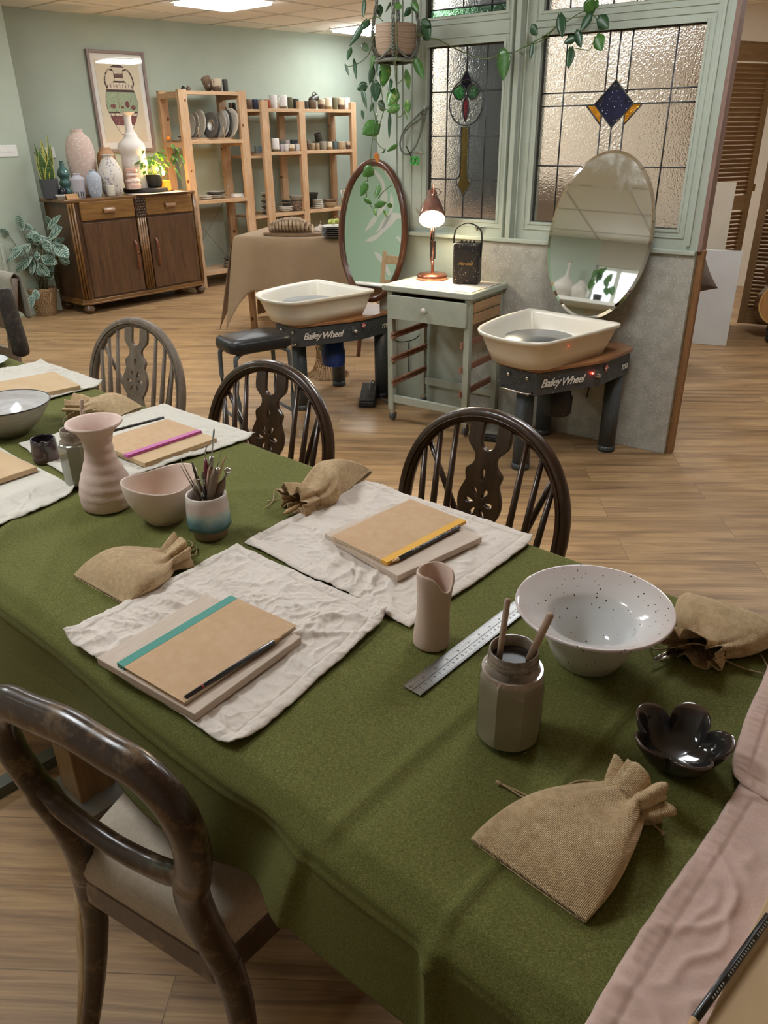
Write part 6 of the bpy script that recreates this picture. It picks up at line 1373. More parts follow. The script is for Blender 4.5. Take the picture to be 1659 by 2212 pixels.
def towel(name, label, cs, m, seed, flats=(), amp=.0062, N=150, curls=(), z0=ZTW, hem=.02, thick=.0012, bow=.0035, fine=1.0):
    """cs: four world corners in order; flats: [(centre, radius)] kept smooth under boards"""
    cs = [Vector((c.x, c.y, 0)) for c in cs]; ctr = sum(cs, Vector())/4
    Lu = (cs[1]-cs[0]).length; Lv = (cs[3]-cs[0]).length; vs = []
    for j in range(N+1):
        for i in range(N+1):
            u, v = i/N, j/N
            p = cs[0]*(1-u)*(1-v)+cs[1]*u*(1-v)+cs[2]*u*v+cs[3]*(1-u)*v
            e = min(u*Lu, (1-u)*Lu, v*Lv, (1-v)*Lv)
            ed = math.exp(-e/.04)
            nx = noise.noise((p.x*9+seed, p.y*9, 1.7)); ny = noise.noise((p.x*9, p.y*9+seed, 7.1)); p = p+Vector((nx, ny, 0))*bow*ed*1.6
            p += Vector((noise.noise((p.x*60, p.y*60, seed)), noise.noise((p.y*60, p.x*60, seed)), 0))*.0008*ed
            # wrinkles: ridged noise, warped
            w1 = noise.noise((p.x*7+seed, p.y*7, 0))*1.2; q_ = Vector((p.x*11+w1, p.y*11-w1, seed*.37))
            r1 = max(0, 1-abs(noise.noise(q_))*3.6)**2; q2 = Vector((p.x*26+w1*2, p.y*22, seed+5)); r2 = max(0, 1-abs(noise.noise(q2))*3.2)**2
            q3 = Vector((p.x*60, p.y*60+w1*3, seed+9)); r3 = max(0, 1-abs(noise.noise(q3))*3)**2
            broad = max(0, noise.noise((p.x*6, p.y*6, seed+2))); mask = .5+1.0*max(0, noise.noise((p.x*5+3, p.y*5, seed+4))+.3)
            h = (.60+1.0*min(1, e/.07))*amp*mask*(.60*r1+.50*r2+.26*r3*fine)+.0022*broad+.0005*noise.noise((p.x*90, p.y*90, 2))
            for (fc, fr) in flats:
                d = (Vector((p.x-fc[0], p.y-fc[1], 0))).length; h *= min(1, max(0, (d-fr*.8)/(fr*.35)))*.95+.05
            z = z0+h
            if hem:
                # stitched hem: double thickness, pucker ribs and a groove at the stitch line
                al = u*Lu if min(v*Lv, (1-v)*Lv) < min(u*Lu, (1-u)*Lu) else v*Lv
                if e < hem: z += .0011+.0010*abs(sin(al*260+2*sin(al*47)))*(sin(pi*min(1, e/hem)))
                z -= .0018*math.exp(-((e-hem)/.0016)**2)
            if e < .004: z -= .0018*(1-e/.004)
            for (ci, hh) in curls:
                d = (p-cs[ci]).length
                if d < .045: k = (1-d/.045); z += hh*k*k; p += (ctr-cs[ci]).normalized()*(.010*k*k)
            vs.append(Vector((p.x, p.y, z)))
    n = N+1; fs = [(j*n+i, j*n+i+1, (j+1)*n+i+1, (j+1)*n+i) for j in range(N) for i in range(N)]
    o = MB().add([v-ctr for v in vs], fs).build(name, m, solid=thick); o.location = ctr; return tag(o, label, 'towel')
def uv(*a): return [tuv(u, v) for u, v in a]
B1 = [(228, 1410), (425, 1290), (655, 1378), (420, 1537)]; B2 = [(700, 1152), (888, 1085), (1028, 1155), (860, 1243)]
def rectfit(px, z):
    P_ = [at(x, y, z) for x, y in px]; c = sum(P_, Vector())/4
    e1 = ((P_[1]-P_[0])+(P_[2]-P_[3]))*.5; e2 = ((P_[3]-P_[0])+(P_[2]-P_[1]))*.5
    a1 = atan2(e1.y, e1.x); a2 = atan2(e2.y, e2.x)+pi/2
    da = (a2-a1+pi) % (2*pi)-pi; return c, a1+da/2, e1.length, e2.length
ZB = ZTW+.0035
c1, t1, _, _ = rectfit(B1, ZB+.012); c2, t2, _, _ = rectfit(B2, ZB+.012)
towel('linen_towel', 'crumpled cream linen towel under the teal striped notebook', [at(128, 1372, .775), at(512, 1178, .775), at(848, 1328, .775), at(512, 1627, .775)], tow_w, 3.1, [((c1.x, c1.y), .12)], amp=.0088, N=190, curls=((0, .012), (2, .012), (3, .010)))
towel('linen_towel', 'crumpled cream linen towel under the yellow striped notebook', [at(527, 1172, .775), at(790, 1038, .775), at(1164, 1162, .775), at(885, 1356, .775)], tow_w, 8.4, [((c2.x, c2.y), .12)], amp=.0072, N=170, curls=((2, .006),))
towel('cotton_towel', 'white towel under the pink striped notebook, behind the flared vase', uv((-1.76, .69), (-1.75, 1.082), (-1.37, 1.088), (-1.395, .66)), tow_c, 5.5, amp=.006, N=130, curls=((2, .008),), flats=[(tuple(tuv(-1.55, .86)[:2]), .13)])
towel('cotton_towel', 'white towel at the left edge with a bare board, nearest the camera on that side', uv((-1.80, .655), (-1.405, .652), (-1.365, .42), (-1.78, .30)), tow_c, 2.2, amp=.006, N=130, curls=((1, .012),), flats=[(tuple(tuv(-1.60, .52)[:2]), .13)])
towel('cotton_towel', 'farthest white towel by the far table edge, behind the large grey bowl', uv((-2.45, .70), (-2.43, 1.09), (-2.045, 1.088), (-2.02, .72)), tow_c, 9.9, amp=.008, N=120, curls=((1, .014), (2, .012)), flats=[(tuple(tuv(-2.25, .92)[:2]), .12)])
towel('pink_towel', 'washed pink linen towel at the right edge beside the black flower dish', uv((-.140, .712), (-.172, 1.02), (.24, 1.03), (.24, .69)), tow_p, 12.2, amp=.0042, N=150, curls=((0, .006),), z0=ZTW+.0035, fine=.5)
towel('pink_towel', 'washed pink linen towel in the lower right corner, tucked under the other pink one', uv((-.131, .36), (-.126, .725), (.24, .735), (.24, .35)), tow_p, 15.7, amp=.0042, N=150, fine=.5, bow=.003)

# ------------------------------------------------------------------ boards, notebooks, pencils
ash = mat('pale pinkish board', 'C2B0A0', .7, c2='CCBBAB', scale=30, stretch=(1, 8, 1)); kraft = mat('kraft card cover', 'BE9C78', .75, c2='C4A482', scale=60, bump=.05, bscale=200); paper = mat('white paper edge', 'D8D4CA', .8)
mdf = mat('pale tan board', 'BFA27C', .7, c2='C7AC88', scale=12)
def board(px, name_lab, m, w=.196, z=ZB, c=None, t=None, h=.0115):
    if c is None: c, t, a_, b_ = rectfit(px, z+h)
    o = MB().bx(-w/2, w/2, -w/2, w/2, 0, h).build('wooden_board', m, bevel=.0012); o.location = (c.x, c.y, z); o.rotation_euler = (0, 0, t); return tag(o, name_lab, 'board')
zn = ZB+.0122
board(None, 'square pale work board under the teal striped notebook', ash, .195, c=c1, t=t1); board(None, 'square pale work board under the yellow striped notebook', ash, .195, c=c2, t=t2)
def notebook(px, lab, tape, side, z=zn, w=.203, h=.134, c=None, t=None):
    """local x long side; tape along the long edge with sign side"""
    if c is None: c, t, a_, b_ = rectfit(px, z+.006)
    o = empty('notebook', lab, 'notebook', (c.x, c.y, z), 90); o.rotation_euler = (0, 0, t)
    MB().bx(-w/2+.002, w/2-.002, -h/2+.001, h/2-.001, .0006, .0050).build('pages', paper, o); MB().bx(-w/2, w/2, -h/2, h/2, 0, .0006).bx(-w/2, w/2, -h/2, h/2, .0050, .0057).build('cover', kraft, o)
    y0, y1 = (side*h/2, side*(h/2-.0145)); MB().bx(-w/2, w/2, min(y0, y1)-.0003*(side < 0), max(y0, y1)+.0003*(side > 0), -.0002, .0060).build('spine_tape', mat(tape[0], tape[1], .5), o); return o
n1 = rectfit([(257, 1430), (498, 1287), (632, 1352), (404, 1515)], zn+.006)
notebook(None, 'kraft notebook with a teal spine strip, nearest of the notebooks on cream towels', ('teal spine tape', '3F8F83'), 1, c=n1[0], t=n1[1])
n2 = rectfit([(718, 1157), (888, 1080), (1006, 1123), (833, 1214)], zn+.006)
notebook(None, 'kraft notebook with a yellow spine strip, in front of the dark wheelback chair', ('yellow spine tape', 'E0A83A'), -1, c=n2[0], t=n2[1])
def ctr_t(u, v, az): c = tuv(u, v); return c, rz(az)
b3c = at(348, 945, ZB+.012)
q3 = rectfit([(210, 935), (355, 902), (435, 930), (280, 988)], zn+.006)
c3 = (at(435, 930, zn+.006)+at(275, 984, zn+.006))*.5; d3 = (at(435, 930, zn+.006)-at(275, 984, zn+.006)); t3 = atan2(d3.y, d3.x); n3_ = Vector((-sin(t3), cos(t3), 0)); n3c = c3+n3_*.067
board(None, 'square pale work board under the pink striped notebook', mdf, .195, c=n3c+n3_*-.022+Vector((cos(t3), sin(t3), 0))*.005, t=t3)
notebook(None, 'kraft notebook with a bright pink spine strip behind the flared vase', ('bright pink spine tape', 'B8559A'), -1, c=n3c, t=t3, w=d3.length if .15 < d3.length < .24 else .2)
b4 = at(60, 1040, ZB+.012); board(None, 'bare square board on the white towel at the left edge', mdf, .20, c=tuv(-1.655, .535), t=rz(131.7)+.05)
board(None, 'bare square board on the farthest white towel', mdf, .20, c=at(133, 838, ZB+.012)-TU*.095-TV*.07+TV*.03, t=rz(131.7)-.12)
c5 = tuv(.045, .50); board(None, 'square work board at the bottom right corner on the pink towel', mdf, .20, c=c5, t=rz(131.7), z=ZTW+.004)
notebook(None, 'kraft notebook lying at the bottom right corner', ('black spine tape', '2A2729'), 1, c=tuv(.055, .50), t=rz(131.7)+pi/2, z=ZTW+.016)
blackpaint = mat('black pencil lacquer', '17181B', .3, coat=.5); limew = mat('sharpened lime wood', 'C9A57A', .6); lead_ = mat('graphite', '2A2A2C', .4, .4); redb = mat('red band', '8E2E30', .4)
def pencil(p_tip, p_end, lab, z, band=None, L=None):
    a = at(*p_tip, z); b = at(*p_end, z); d = (b-a); t = atan2(d.y, d.x); L = L or d.length; r = .0037
    o = empty('pencil', lab, 'pencil', (a.x, a.y, z), 90); o.rotation_euler = (0, 0, t)
    MB().tube([(.020, 0, r), (L, 0, r)], r, 6).build('barrel', blackpaint, o, bevel=.0003); MB().lathe([(.0008, 0), (r*1.02, .016), (0, .0161)], 12).build('sharpened_cone', limew, o).matrix_local = Matrix.Translation((.004, 0, r)) @ Matrix.Rotation(pi/2, 4, 'Y')
    MB().lathe([(0, 0), (.0009, .005), (0, .0051)], 8).build('lead', lead_, o).matrix_local = Matrix.Translation((0, 0, r)) @ Matrix.Rotation(pi/2, 4, 'Y')
    if band: MB().tube([(L-.028, 0, r), (L-.025, 0, r)], r*1.04, 6).build('band', redb, o)
    mk = MB()
    for k in range(26):
        x = L*.30+k*.0034+(.006 if k > 5 else 0)+(.005 if k > 19 else 0); mk.box((x, -.0019, r*1.0+.0031), (.0016, .0018, .0002), Matrix.Rotation(.5, 3, 'X'))
    mk.build('imprint', mat('silver imprint', 'A8A8A4', .5), o); return o
zp = zn+.0062
pencil((614, 1377), (401, 1513), 'black pencil along the teal striped notebook', zp-.004, 1)
pencil((842, 1221), (992, 1142), 'black pencil lying beside the yellow spine strip', zn+.0004, 1)
pencil((218, 941), (354, 905), 'black pencil behind the pink striped notebook', ZB+.013, None)
pencil((1470, 2250), (1659, 1985), 'black pencil along the bottom right notebook', ZTW+.018, None)

# ------------------------------------------------------------------ ruler
za = ZT_+.0035; ea = at(889, 1493, za); ang = radians(90-41.7)
ru = empty('steel_ruler', 'steel ruler with cm and inch scales running under the speckled bowl rim', 'ruler', ea, 90); ru.rotation_euler = (0, 0, ang)
rst = mat('brushed steel', 'B4B4B2', .34, .95, c2='9E9E9E', scale=60, stretch=(.3, 4, 1)); MB().bx(0, .308, -.0145, .0145, 0, .0009).build('blade', rst, ru)
tk = MB(); bk_ = mat('etched black', '2A2A2A', .6); MB().bx(.0, .308, -.0006, .0002, .0009, .00105).build('centre_groove', bk_, ru)
for k in range(1, 301): l = .0055 if k % 10 == 0 else (.0042 if k % 5 == 0 else .0028); tk.bx(.002+k*.001-.00009, .002+k*.001+.00009, -.0145, -.0145+l, .0009, .00102)
for k in range(0, 193): l = .006 if k % 16 == 0 else (.0045 if k % 8 == 0 else (.0035 if k % 4 == 0 else .0022)); x = .306-k*.0254/16; tk.bx(x-.0001, x+.0001, .0145-l, .0145, .0009, .00102)
tk.build('scale_marks', bk_, ru)
for k in range(1, 31): text(str(k), .0052, bk_, ru, Matrix.Translation((.002+k*.01, -.0058, .00095)) @ Matrix.Rotation(-pi/2, 4, 'X'), .0001, name='numeral', weight=.00008)
for k in range(1, 13): text(str(k), .0058, bk_, ru, Matrix.Translation((.306-k*.0254+.0045, .0052, .00095)) @ Matrix.Rotation(pi, 4, 'Z') @ Matrix.Rotation(-pi/2, 4, 'X'), .0001, name='numeral', weight=.00008)

# ------------------------------------------------------------------ pottery on the table
def on_table(bx, by, r): p = at(bx, by, ZT_+.002); d = Vector((p.x, p.y, 0)).normalized(); return p+d*r
bisq = mat('pink bisque clay', 'CFB5A6', .85, c2='D6BFB1', scale=9, bump=.15, bscale=60)
# flared pink vase with spiral ribs
c = on_table(240, 1112, .046)
def vf(r, z, th):
    rib = .0011*sin(z*330+th*1.0)*(.35+.65*max(0, cos(th+1.0)))*(1 if .02 < z < .145 else .2); return (r+rib, z, 0, 0)
pr = smooth_prof([(.040, 0), (.0475, .004), (.0505, .02), (.0495, .04), (.044, .062), (.035, .085), (.0285, .105), (.0265, .125), (.029, .142), (.037, .157), (.0505, .168), (.0515, .171)], 5)
potm('flared_vase', 'pink bisque vase with a flared rim and finger ribs', 'vase', c, [(0, 0)]+pr+[(.051, .1735), (.046, .1715), (.033, .158), (.025, .142), (.022, .12), (.030, .09), (.042, .05), (.042, .012), (0, .008)], mat('rosy ribbed bisque', 'CDB3A7', .85, c2='D8C2B7', scale=12, bump=.3, bscale=120), 72, vf, az=60)
# wavy bisque bowl
c = on_table(362, 1137, .036)
def bf(r, z, th): k = z/.08; return (r*(1+.07*cos(2*th+.6)*k+.03*cos(3*th)*k), z*(1+.07*cos(2*th+1.2)*k), 0, 0)
pr = smooth_prof([(.034, 0), (.0365, .003), (.0475, .018), (.060, .040), (.066, .064), (.067, .080)], 5)
potm('bisque_bowl', 'uneven rimmed pale pink bisque bowl beside the flared vase', 'bowl', c, [(0, 0)]+pr+[(.066, .0822), (.064, .080), (.062, .064), (.055, .040), (.042, .019), (.028, .009), (0, .007)], mat('smooth cream bisque', 'DAC9BC', .8, c2='D2B9AA', scale=7, bump=.08, bscale=40), 64, bf, az=20)
# tool cup
c = on_table(458, 1172, .030)
cupm = glaze('blue drip glaze cup', [(0, '8E7866'), (.24, '8E7866'), (.26, '46646C'), (.42, '5E8288'), (.58, '9AB0AA'), (.72, 'C2B4AC'), (.94, 'BFAFA8'), (1, 'C6BDB4')], 0, .082, .25, .34, 26)
def cf(r, z, th): return (r+(.0016*max(0, sin(th*7))*(1 if .020 < z < .026 else 0))+(.0012*noise.noise((cos(th)*4, sin(th)*4, z*160)) if z < .02 else .0004*noise.noise((cos(th)*3, sin(th)*3, z*60))), z, 0, 0)
pr = [(.027, 0), (.030, .002), (.0315, .010), (.033, .019), (.0375, .0215), (.0385, .03), (.038, .05), (.0365, .07), (.0355, .082)]
potm('tool_cup', 'blue and cream drip glazed cup full of pottery tools', 'cup', c, hollow(pr, .004), cupm, 56, cf)
cc_ = c; ctop = ZT_+.085
wood_t = wood('boxwood tool', 'A88660', 'C2A27A', 2, 30, .5); dwood = wood('grey worn tool wood', '6E5C4C', '8E7A66', 2, 30, .6); stl = mat('tool steel', 'A8A8A6', .25, .95); dkred = mat('dark red lacquer', '6A2630', .35, coat=.4); dred = dkred
def tool(name, lab, px, kind, r=.0035, ang=0):
    """px: (x, y) of the visible tip; foot spread on the cup floor away from the tip"""
    n_ = Vector((0, 1, 0)); pv = vplane(px[0], px[1], cc_, 90, ang)
    off = Vector((pv.x-cc_.x, pv.y-cc_.y, 0)); foot = Vector((cc_.x, cc_.y, 0))-off*.35; foot.z = ZT_+.012
    if (off*.35).length > .02: foot = Vector((cc_.x, cc_.y, ZT_+.012))-off.normalized()*.02
    d = (pv-foot); L = d.length; o = empty(name, lab, 'tool', foot, 90); o.rotation_euler = d.to_track_quat('Z', 'Y').to_euler()
    if kind == 'needle':
        MB().tube([(0, 0, 0), (0, 0, L*.45), (0, 0, L*.62), (0, 0, L*.66)], [r*.8, r*1.15, r, r*.5], 8).build('handle', dwood, o); MB().tube([(0, 0, L*.64), (.001, 0, L*.85), (0, 0, L)], [.0011, .0008, .0003], 6).build('needle', stl, o)
    elif kind == 'knife':
        MB().tube([(0, 0, 0), (0, 0, L*.5), (0, 0, L*.78)], [(r, r*.7), (r*1.4, r*.8), (r*1.2, r*.8)], 8, upv=(0, 1, 0)).build('handle', dwood, o); MB().tube([(0, 0, L*.76), (0, 0, L*.86), (0, 0, L*.95), (0, 0, L)], [(r*1.3, r*.4), (r*1.7, r*.3), (r*1.1, r*.2), (r*.15, .0002)], 8, upv=(0, 1, 0)).build('leaf_blade', mat('dark stained tip', '3E362E', .4), o)
    elif kind == 'loop':
        MB().tube([(0, 0, 0), (0, 0, L*.35), (0, 0, L*.62)], [r*1.1, r*1.5, r*1.1], 10).build('handle', dwood if 'long' not in lab else mat('pinkish handle', 'B08C7C', .5), o); MB().tube([(0, 0, L*.60), (0, 0, L*.74)], r*.95, 10).build('ferrule', stl, o)
        MB().tube(smooth_prof([(-.0015, 0, L*.73), (-.003, 0, L*.86), (-.0065, 0, L*.96), (0, 0, L), (.0065, 0, L*.96), (.003, 0, L*.86), (.0015, 0, L*.73)], 5), (.0004, .0012), 6, upv=(0, 1, 0)).build('wire_loop', stl, o)
    elif kind == 'slat':
        MB().add([(-r, -.0015, 0), (r, -.0015, 0), (r, .0015, 0), (-r, .0015, 0), (-r*1.2, -.0012, L*.94), (r*1.2, -.0012, L), (r*1.2, .0012, L), (-r*1.2, .0012, L*.94)], [(0, 3, 2, 1), (4, 5, 6, 7), (0, 1, 5, 4), (1, 2, 6, 5), (2, 3, 7, 6), (3, 0, 4, 7)], False).build('blade', wood_t, o, bevel=.0006)
    elif kind == 'brush':
        MB().tube([(0, 0, 0), (0, 0, L*.5), (0, 0, L*.74)], [.0018, .0028, .002], 8).build('handle', blackpaint, o); MB().tube([(0, 0, L*.72), (0, 0, L*.88)], [.0021, .0028], 8).build('ferrule', stl, o); MB().tube([(0, 0, L*.87), (0, 0, L*.94), (0, 0, L)], [(.003, .0024), (.004, .002), (.0006, .0006)], 8).build('bristles', mat('brush hair', '6E6862', .8), o)
    elif kind == 'red':
        MB().tube([(0, 0, 0), (0, 0, L*.4), (0, 0, L*.75), (0, 0, L*.85)], [(r, r), (r*1.9, r*1.3), (r*1.5, r), (r*.7, r*.7)], 10).build('handle', dkred, o); MB().tube(smooth_prof([(0, 0, L*.84), (0, 0, L*.92), (-.004, 0, L)], 4), .0011, 6).build('hooked_blade', stl, o)
    elif kind == 'ball':
        MB().tube([(0, 0, 0), (0, 0, L-.006)], .0022, 8).build('shaft', stl, o); MB().ball((0, 0, L), .0062, 16, 12).build('ball_tip', chrome, o)
    elif kind == 'pear':
        MB().tube([(0, 0, 0), (0, 0, L*.5), (0, 0, L*.85), (0, 0, L)], [r, r*2.2, r*2.0, r*.3], 10).build('handle', dwood, o)
    return o
tp = lambda x, y: (380+x/6.9125, 920+y/6.9125)
for nm, lb, px, kd, r, an in [('needle_tool', 'thin needle tool leaning farthest left in the tool cup', tp(48, 560), 'needle', .0035, .0), ('needle_tool', 'needle tool second from left in the tool cup', tp(75, 500), 'needle', .0038, .01),
                              ('wooden_knife', 'grey wooden knife with a dark leaf shaped tip in the tool cup', tp(230, 512), 'knife', .0042, .0), ('paint_brush', 'small brush with a steel ferrule in the tool cup', tp(400, 680), 'brush', .003, -.01), ('loop_tool', 'short loop tool at the front left of the tool cup', tp(345, 800), 'loop', .0032, -.018),
                              ('hook_tool', 'dark red handled tool with a thin curved blade in the tool cup', tp(435, 290), 'red', .0036, .012), ('loop_tool', 'long handled wire loop tool, tallest in the tool cup', tp(570, 45), 'loop', .0042, .006), ('modelling_slat', 'pale square ended wooden slat in the middle of the tool cup', tp(510, 565), 'slat', .0055, .0),
                              ('bulb_tool', 'brown rounded wooden tool in front of the tall loop tool', tp(590, 620), 'pear', .0034, -.014), ('needle_tool', 'upright needle tool at the right of the tool cup', tp(685, 345), 'needle', .0034, .014), ('modelling_slat', 'yellow wooden slat leaning right in the tool cup', tp(730, 462), 'slat', .0046, -.004),
                              ('ball_tool', 'steel ball tipped tool at the right of the tool cup', tp(772, 668), 'ball', .003, .004), ('hook_tool', 'dark red handled tool at the right rim of the tool cup', tp(735, 760), 'pear', .0036, .002), ('ball_tool', 'small steel ball tool behind the yellow slat', tp(632, 665), 'ball', .003, .012)]:
    tool(nm, lb, px, kd, r, an)
# small pouring jug
c = on_table(104, 1003, .024)
def jf(r, z, th): s = math.exp(-((th-5.1)/.28)**2)*max(0, (z-.03)/.022); return (r*(1+.46*s), z+.003*s-.009*math.exp(-((th-5.1)/.5)**2)*(1 if z > .045 else 0)*(1-s), 0, 0)
potm('pouring_jug', 'small brown black pouring jug with a spout beside the large grey bowl', 'jug', c, hollow(smooth_prof([(.025, 0), (.028, .003), (.0285, .02), (.027, .04), (.0255, .0535)], 4), .003), glaze('brown black glaze', [(0, '5A463C'), (.45, '4E3E3A'), (.75, '3A3034'), (1, '2A2830')], 0, .054, .12, .4, 40), 56, jf)
# the far glass jar and stick
glassj = thin_glass('jar glass', (.95, .97, .95, 1))
def jar(c, R, Hh, sides, lab, liq_c, fill, az=20, nm='glass_jar', wash='8E7E70'):
    o = empty(nm, lab, 'jar', c, az)
    def pol(r, z, th):
        if sides and .06*Hh < z < .80*Hh:
            k = (th % (2*pi/sides))-pi/sides; f_ = cos(pi/sides)/cos(k); b_ = min(1, (z-.06*Hh)/(.05*Hh), (.80*Hh-z)/(.07*Hh)); return (r*(1+(f_*1.06-1)*b_), z, 0, 0)
        return (r, z, 0, 0)
    slip = mat('clay slip '+lab[:6], liq_c, .42, c2=wash, scale=14, stretch=(1, 1, .4), lo=.3, hi=.7, coat=.9, bump=.05)
    out = [(R*.86, 0), (R*.93, .01*Hh), (R, .07*Hh), (R, .2*Hh), (R, .45*Hh), (R, .68*Hh), (R*.97, .74*Hh), (R*.86, .81*Hh), (R*.74, .845*Hh), (R*.73, .87*Hh)]
    seg = (sides or 8)*8
    # coated wall: slip seen through the glass skin
    MB().lathe([(0, .008)]+[(r*.965, max(z, .008)) for r, z in out if z < fill*Hh]+[(R*.93, fill*Hh), (0, fill*Hh)], seg, fn=pol).build('clay_slip', slip, o, smooth=False)
    film = mat('dried slip film '+lab[:6], liq_c, .45, c2='9A8C7E', scale=30, coat=.8, alpha=1)
    neck = [(R*.86, .795*Hh), (R*.745, .845*Hh), (R*.735, .87*Hh), (R*.77, .885*Hh), (R*.735, .90*Hh), (R*.735, .915*Hh), (R*.77, .93*Hh), (R*.735, .945*Hh), (R*.74, .985*Hh), (R*.72, 1.0*Hh), (R*.68, .99*Hh), (R*.68, .86*Hh), (R*.80, .78*Hh), (R*.93, fill*Hh)]
    nk = NT('slip smeared glass neck '+lab[:6]); nk.p.inputs['Roughness'].default_value = .12; f_ = nk.ramp(nk.noise(16, 4, .6), [(.35, (0, 0, 0, 1)), (.6, (1, 1, 1, 1))]); nk.color(lin('A39484')); tm = nk.math('MULTIPLY', f_, .75); nk.link(tm, nk.p.inputs['Transmission Weight'])
    MB().lathe(neck, seg, fn=lambda r, z, th: (r+.0006*noise.noise((cos(th)*5, sin(th)*5, z*200)), z, 0, 0)).build('threaded_neck', nk.m, o)
    MB().lathe([(0, .0), (R*.86, 0), (R*.93, .01*Hh), (R, .06*Hh), (R*1.006, .07*Hh), (R*1.006, .2*Hh), (R*1.006, .45*Hh), (R*1.006, .68*Hh), (R*.976, .74*Hh), (R*.865, .805*Hh), (R*.85, .80*Hh), (R*.967, .73*Hh), (R*.985, .68*Hh), (R*.985, .45*Hh), (R*.985, .2*Hh), (R*.985, .07*Hh), (R*.93, .02*Hh), (0, .012*Hh)], seg, fn=pol).build('glass_body', glassj, o, smooth=False)
    return o
JR, JH = .0375, .128
jc = on_table(1092, 1636, .036); jar(jc, JR, JH, 8, 'octagonal glass jar of grey brown clay slip with two sticks, in the foreground', 'A08C80', .80, 33, wash='AE9C90')
MB().lathe([(0, 0), (.0255, 0)], 32).build('dark_water', mat('dark slip water', '1E1612', .35), bpy.data.objects['glass_jar']).location = (0, 0, JH*.885)
def stick(lab, tip, foot_px, r, cc, zf, tipoff=0.0):
    pv = vplane(tip[0], tip[1], cc, 90, tipoff); ft = vplane(foot_px[0], foot_px[1], cc, 90, tipoff*.2); d = pv-ft; ft2 = ft-d*.25
    o = MB().tube([ft2, ft2+(pv-ft2)*.5, pv-(pv-ft2).normalized()*.002, pv], [r*.92, r, r, r*.6], 12).build('wooden_stick', mat('clay stained stick '+lab[:4], 'B29A88', .75, c2='A58C7A', scale=30)); return tag(o, lab, 'stick')
stick('thin wooden stick standing upright in the foreground jar', (1097, 1293), (1078, 1425), .0036, jc, 0, .01); stick('thicker leaning wooden stick in the foreground jar', (1190, 1325), (1138, 1435), .0044, jc, 0, -.004)
j2 = on_table(182, 1058, .032); jar(j2, .0325, .122, 8, 'smeared glass slip jar behind the flared pink vase', '8A7F76', .76, 10, wash='A39A90')
stick('pale wooden stick in the jar behind the flared vase', (176, 862), (178, 925), .0042, j2, 0, .01); stick('short pale stick beside the longer one in the jar behind the flared vase', (181, 885), (184, 930), .0036, j2, 0, .004)
# large grey bowl at the left
c = on_table(28, 946, .042); c = c+Vector((-.0, 0, 0))
bw = mat('grey white brushed glaze', 'B9B6B2', .16, c2='D2D0D0', scale=16, stretch=(1, 1, 6), coat=.4); bo = mat('stone grey outside glaze', '8E8778', .4, c2='9A9486', scale=20, stretch=(1, 1, 6), bump=.06)
bb_ = empty('large_bowl', 'large grey bowl with a dark thin rim at the left edge', 'bowl', c, 90)
pr = smooth_prof([(.040, 0), (.045, .004), (.068, .025), (.090, .053), (.1035, .076)], 6)
MB().lathe([(0, 0)]+pr, 80).build('outside', bo, bb_); MB().lathe([(.1015, .0775), (.088, .054), (.066, .030), (.042, .012), (.02, .007), (0, .006)], 80).build('inside', bw, bb_); MB().tube([(.1027*cos(t), .1027*sin(t), .0768) for t in [i*2*pi/90 for i in range(90)]], .0017, 8, closed=True).build('rim_line', mat('dark brown rim', '2E2622', .3), bb_)
pq = at(-8, 792, ZT_+.002); potm('white_plate', 'white plate just entering the frame at the left edge of the table', 'plate', pq+Vector((-.055, .01, .002)), [(0, 0), (.05, 0), (.055, .003), (.082, .012), (.084, .014), (.08, .0155), (.056, .006), (0, .005)], mat('white porcelain', 'DCE0E2', .15, coat=.4), 48)
# pinched cylinder vase
c = on_table(930, 1412, .024)
def pf(r, z, th):
    k = z/.118; lip = math.exp(-((th-5.35)/.55)**2); return (r*(1+.05*cos(2*th+1)+.05*cos(3*th+k*2)*k)*(1-.05*k*sin(th*1-.5)), z-.022*lip*max(0, k-.70)/.30, .004*k, 0)
pr = smooth_prof([(.0215, 0), (.0245, .004), (.0245, .02), (.0225, .05), (.0225, .085), (.0245, .112), (.0245, .118)], 5)
potm('pinched_vase', 'pale pink squashed cylinder vase with a dipped lip beside the ruler', 'vase', c, [(0, 0)]+pr+[(.0232, .1205), (.0212, .119), (.0185, .100), (.018, .02), (0, .01)], bisq, 64, pf)
# speckled bowl
c = on_table(1263, 1463, .043)
sp_out = glaze('white glaze outside', [(0, 'B9B5AA'), (.5, 'C4C1B8'), (.8, 'BFB6B2'), (1, 'BFA9A6')], 0, .10, .2, .25, 30, speck=('3A322E', 150, .044)); sp_in = glaze('white glaze with pink flush', [(0, 'D2D4D4'), (.45, 'D6D8D8'), (.75, 'D4D0CF'), (.95, 'C8B6B2'), (1, 'B89A92')], 0, .103, .12, .22, 9, speck=('463C38', 120, .042))
sb_ = empty('speckled_bowl', 'wide rimmed white bowl with dark speckles and a pink flush', 'bowl', c, 90)
MB().lathe([(0, 0)]+smooth_prof([(.041, 0), (.044, .004), (.054, .022), (.058, .042), (.0585, .052), (.064, .062), (.084, .072), (.1015, .0835)], 6), 96).build('outside', sp_out, sb_)
MB().lathe([(.1015, .0835), (.1030, .0865)]+smooth_prof([(.1020, .0885), (.098, .0875), (.080, .078), (.067, .070), (.058, .062), (.050, .042), (.036, .020), (.018, .010)], 6)+[(0, .0085)], 96).build('inside', sp_in, sb_)
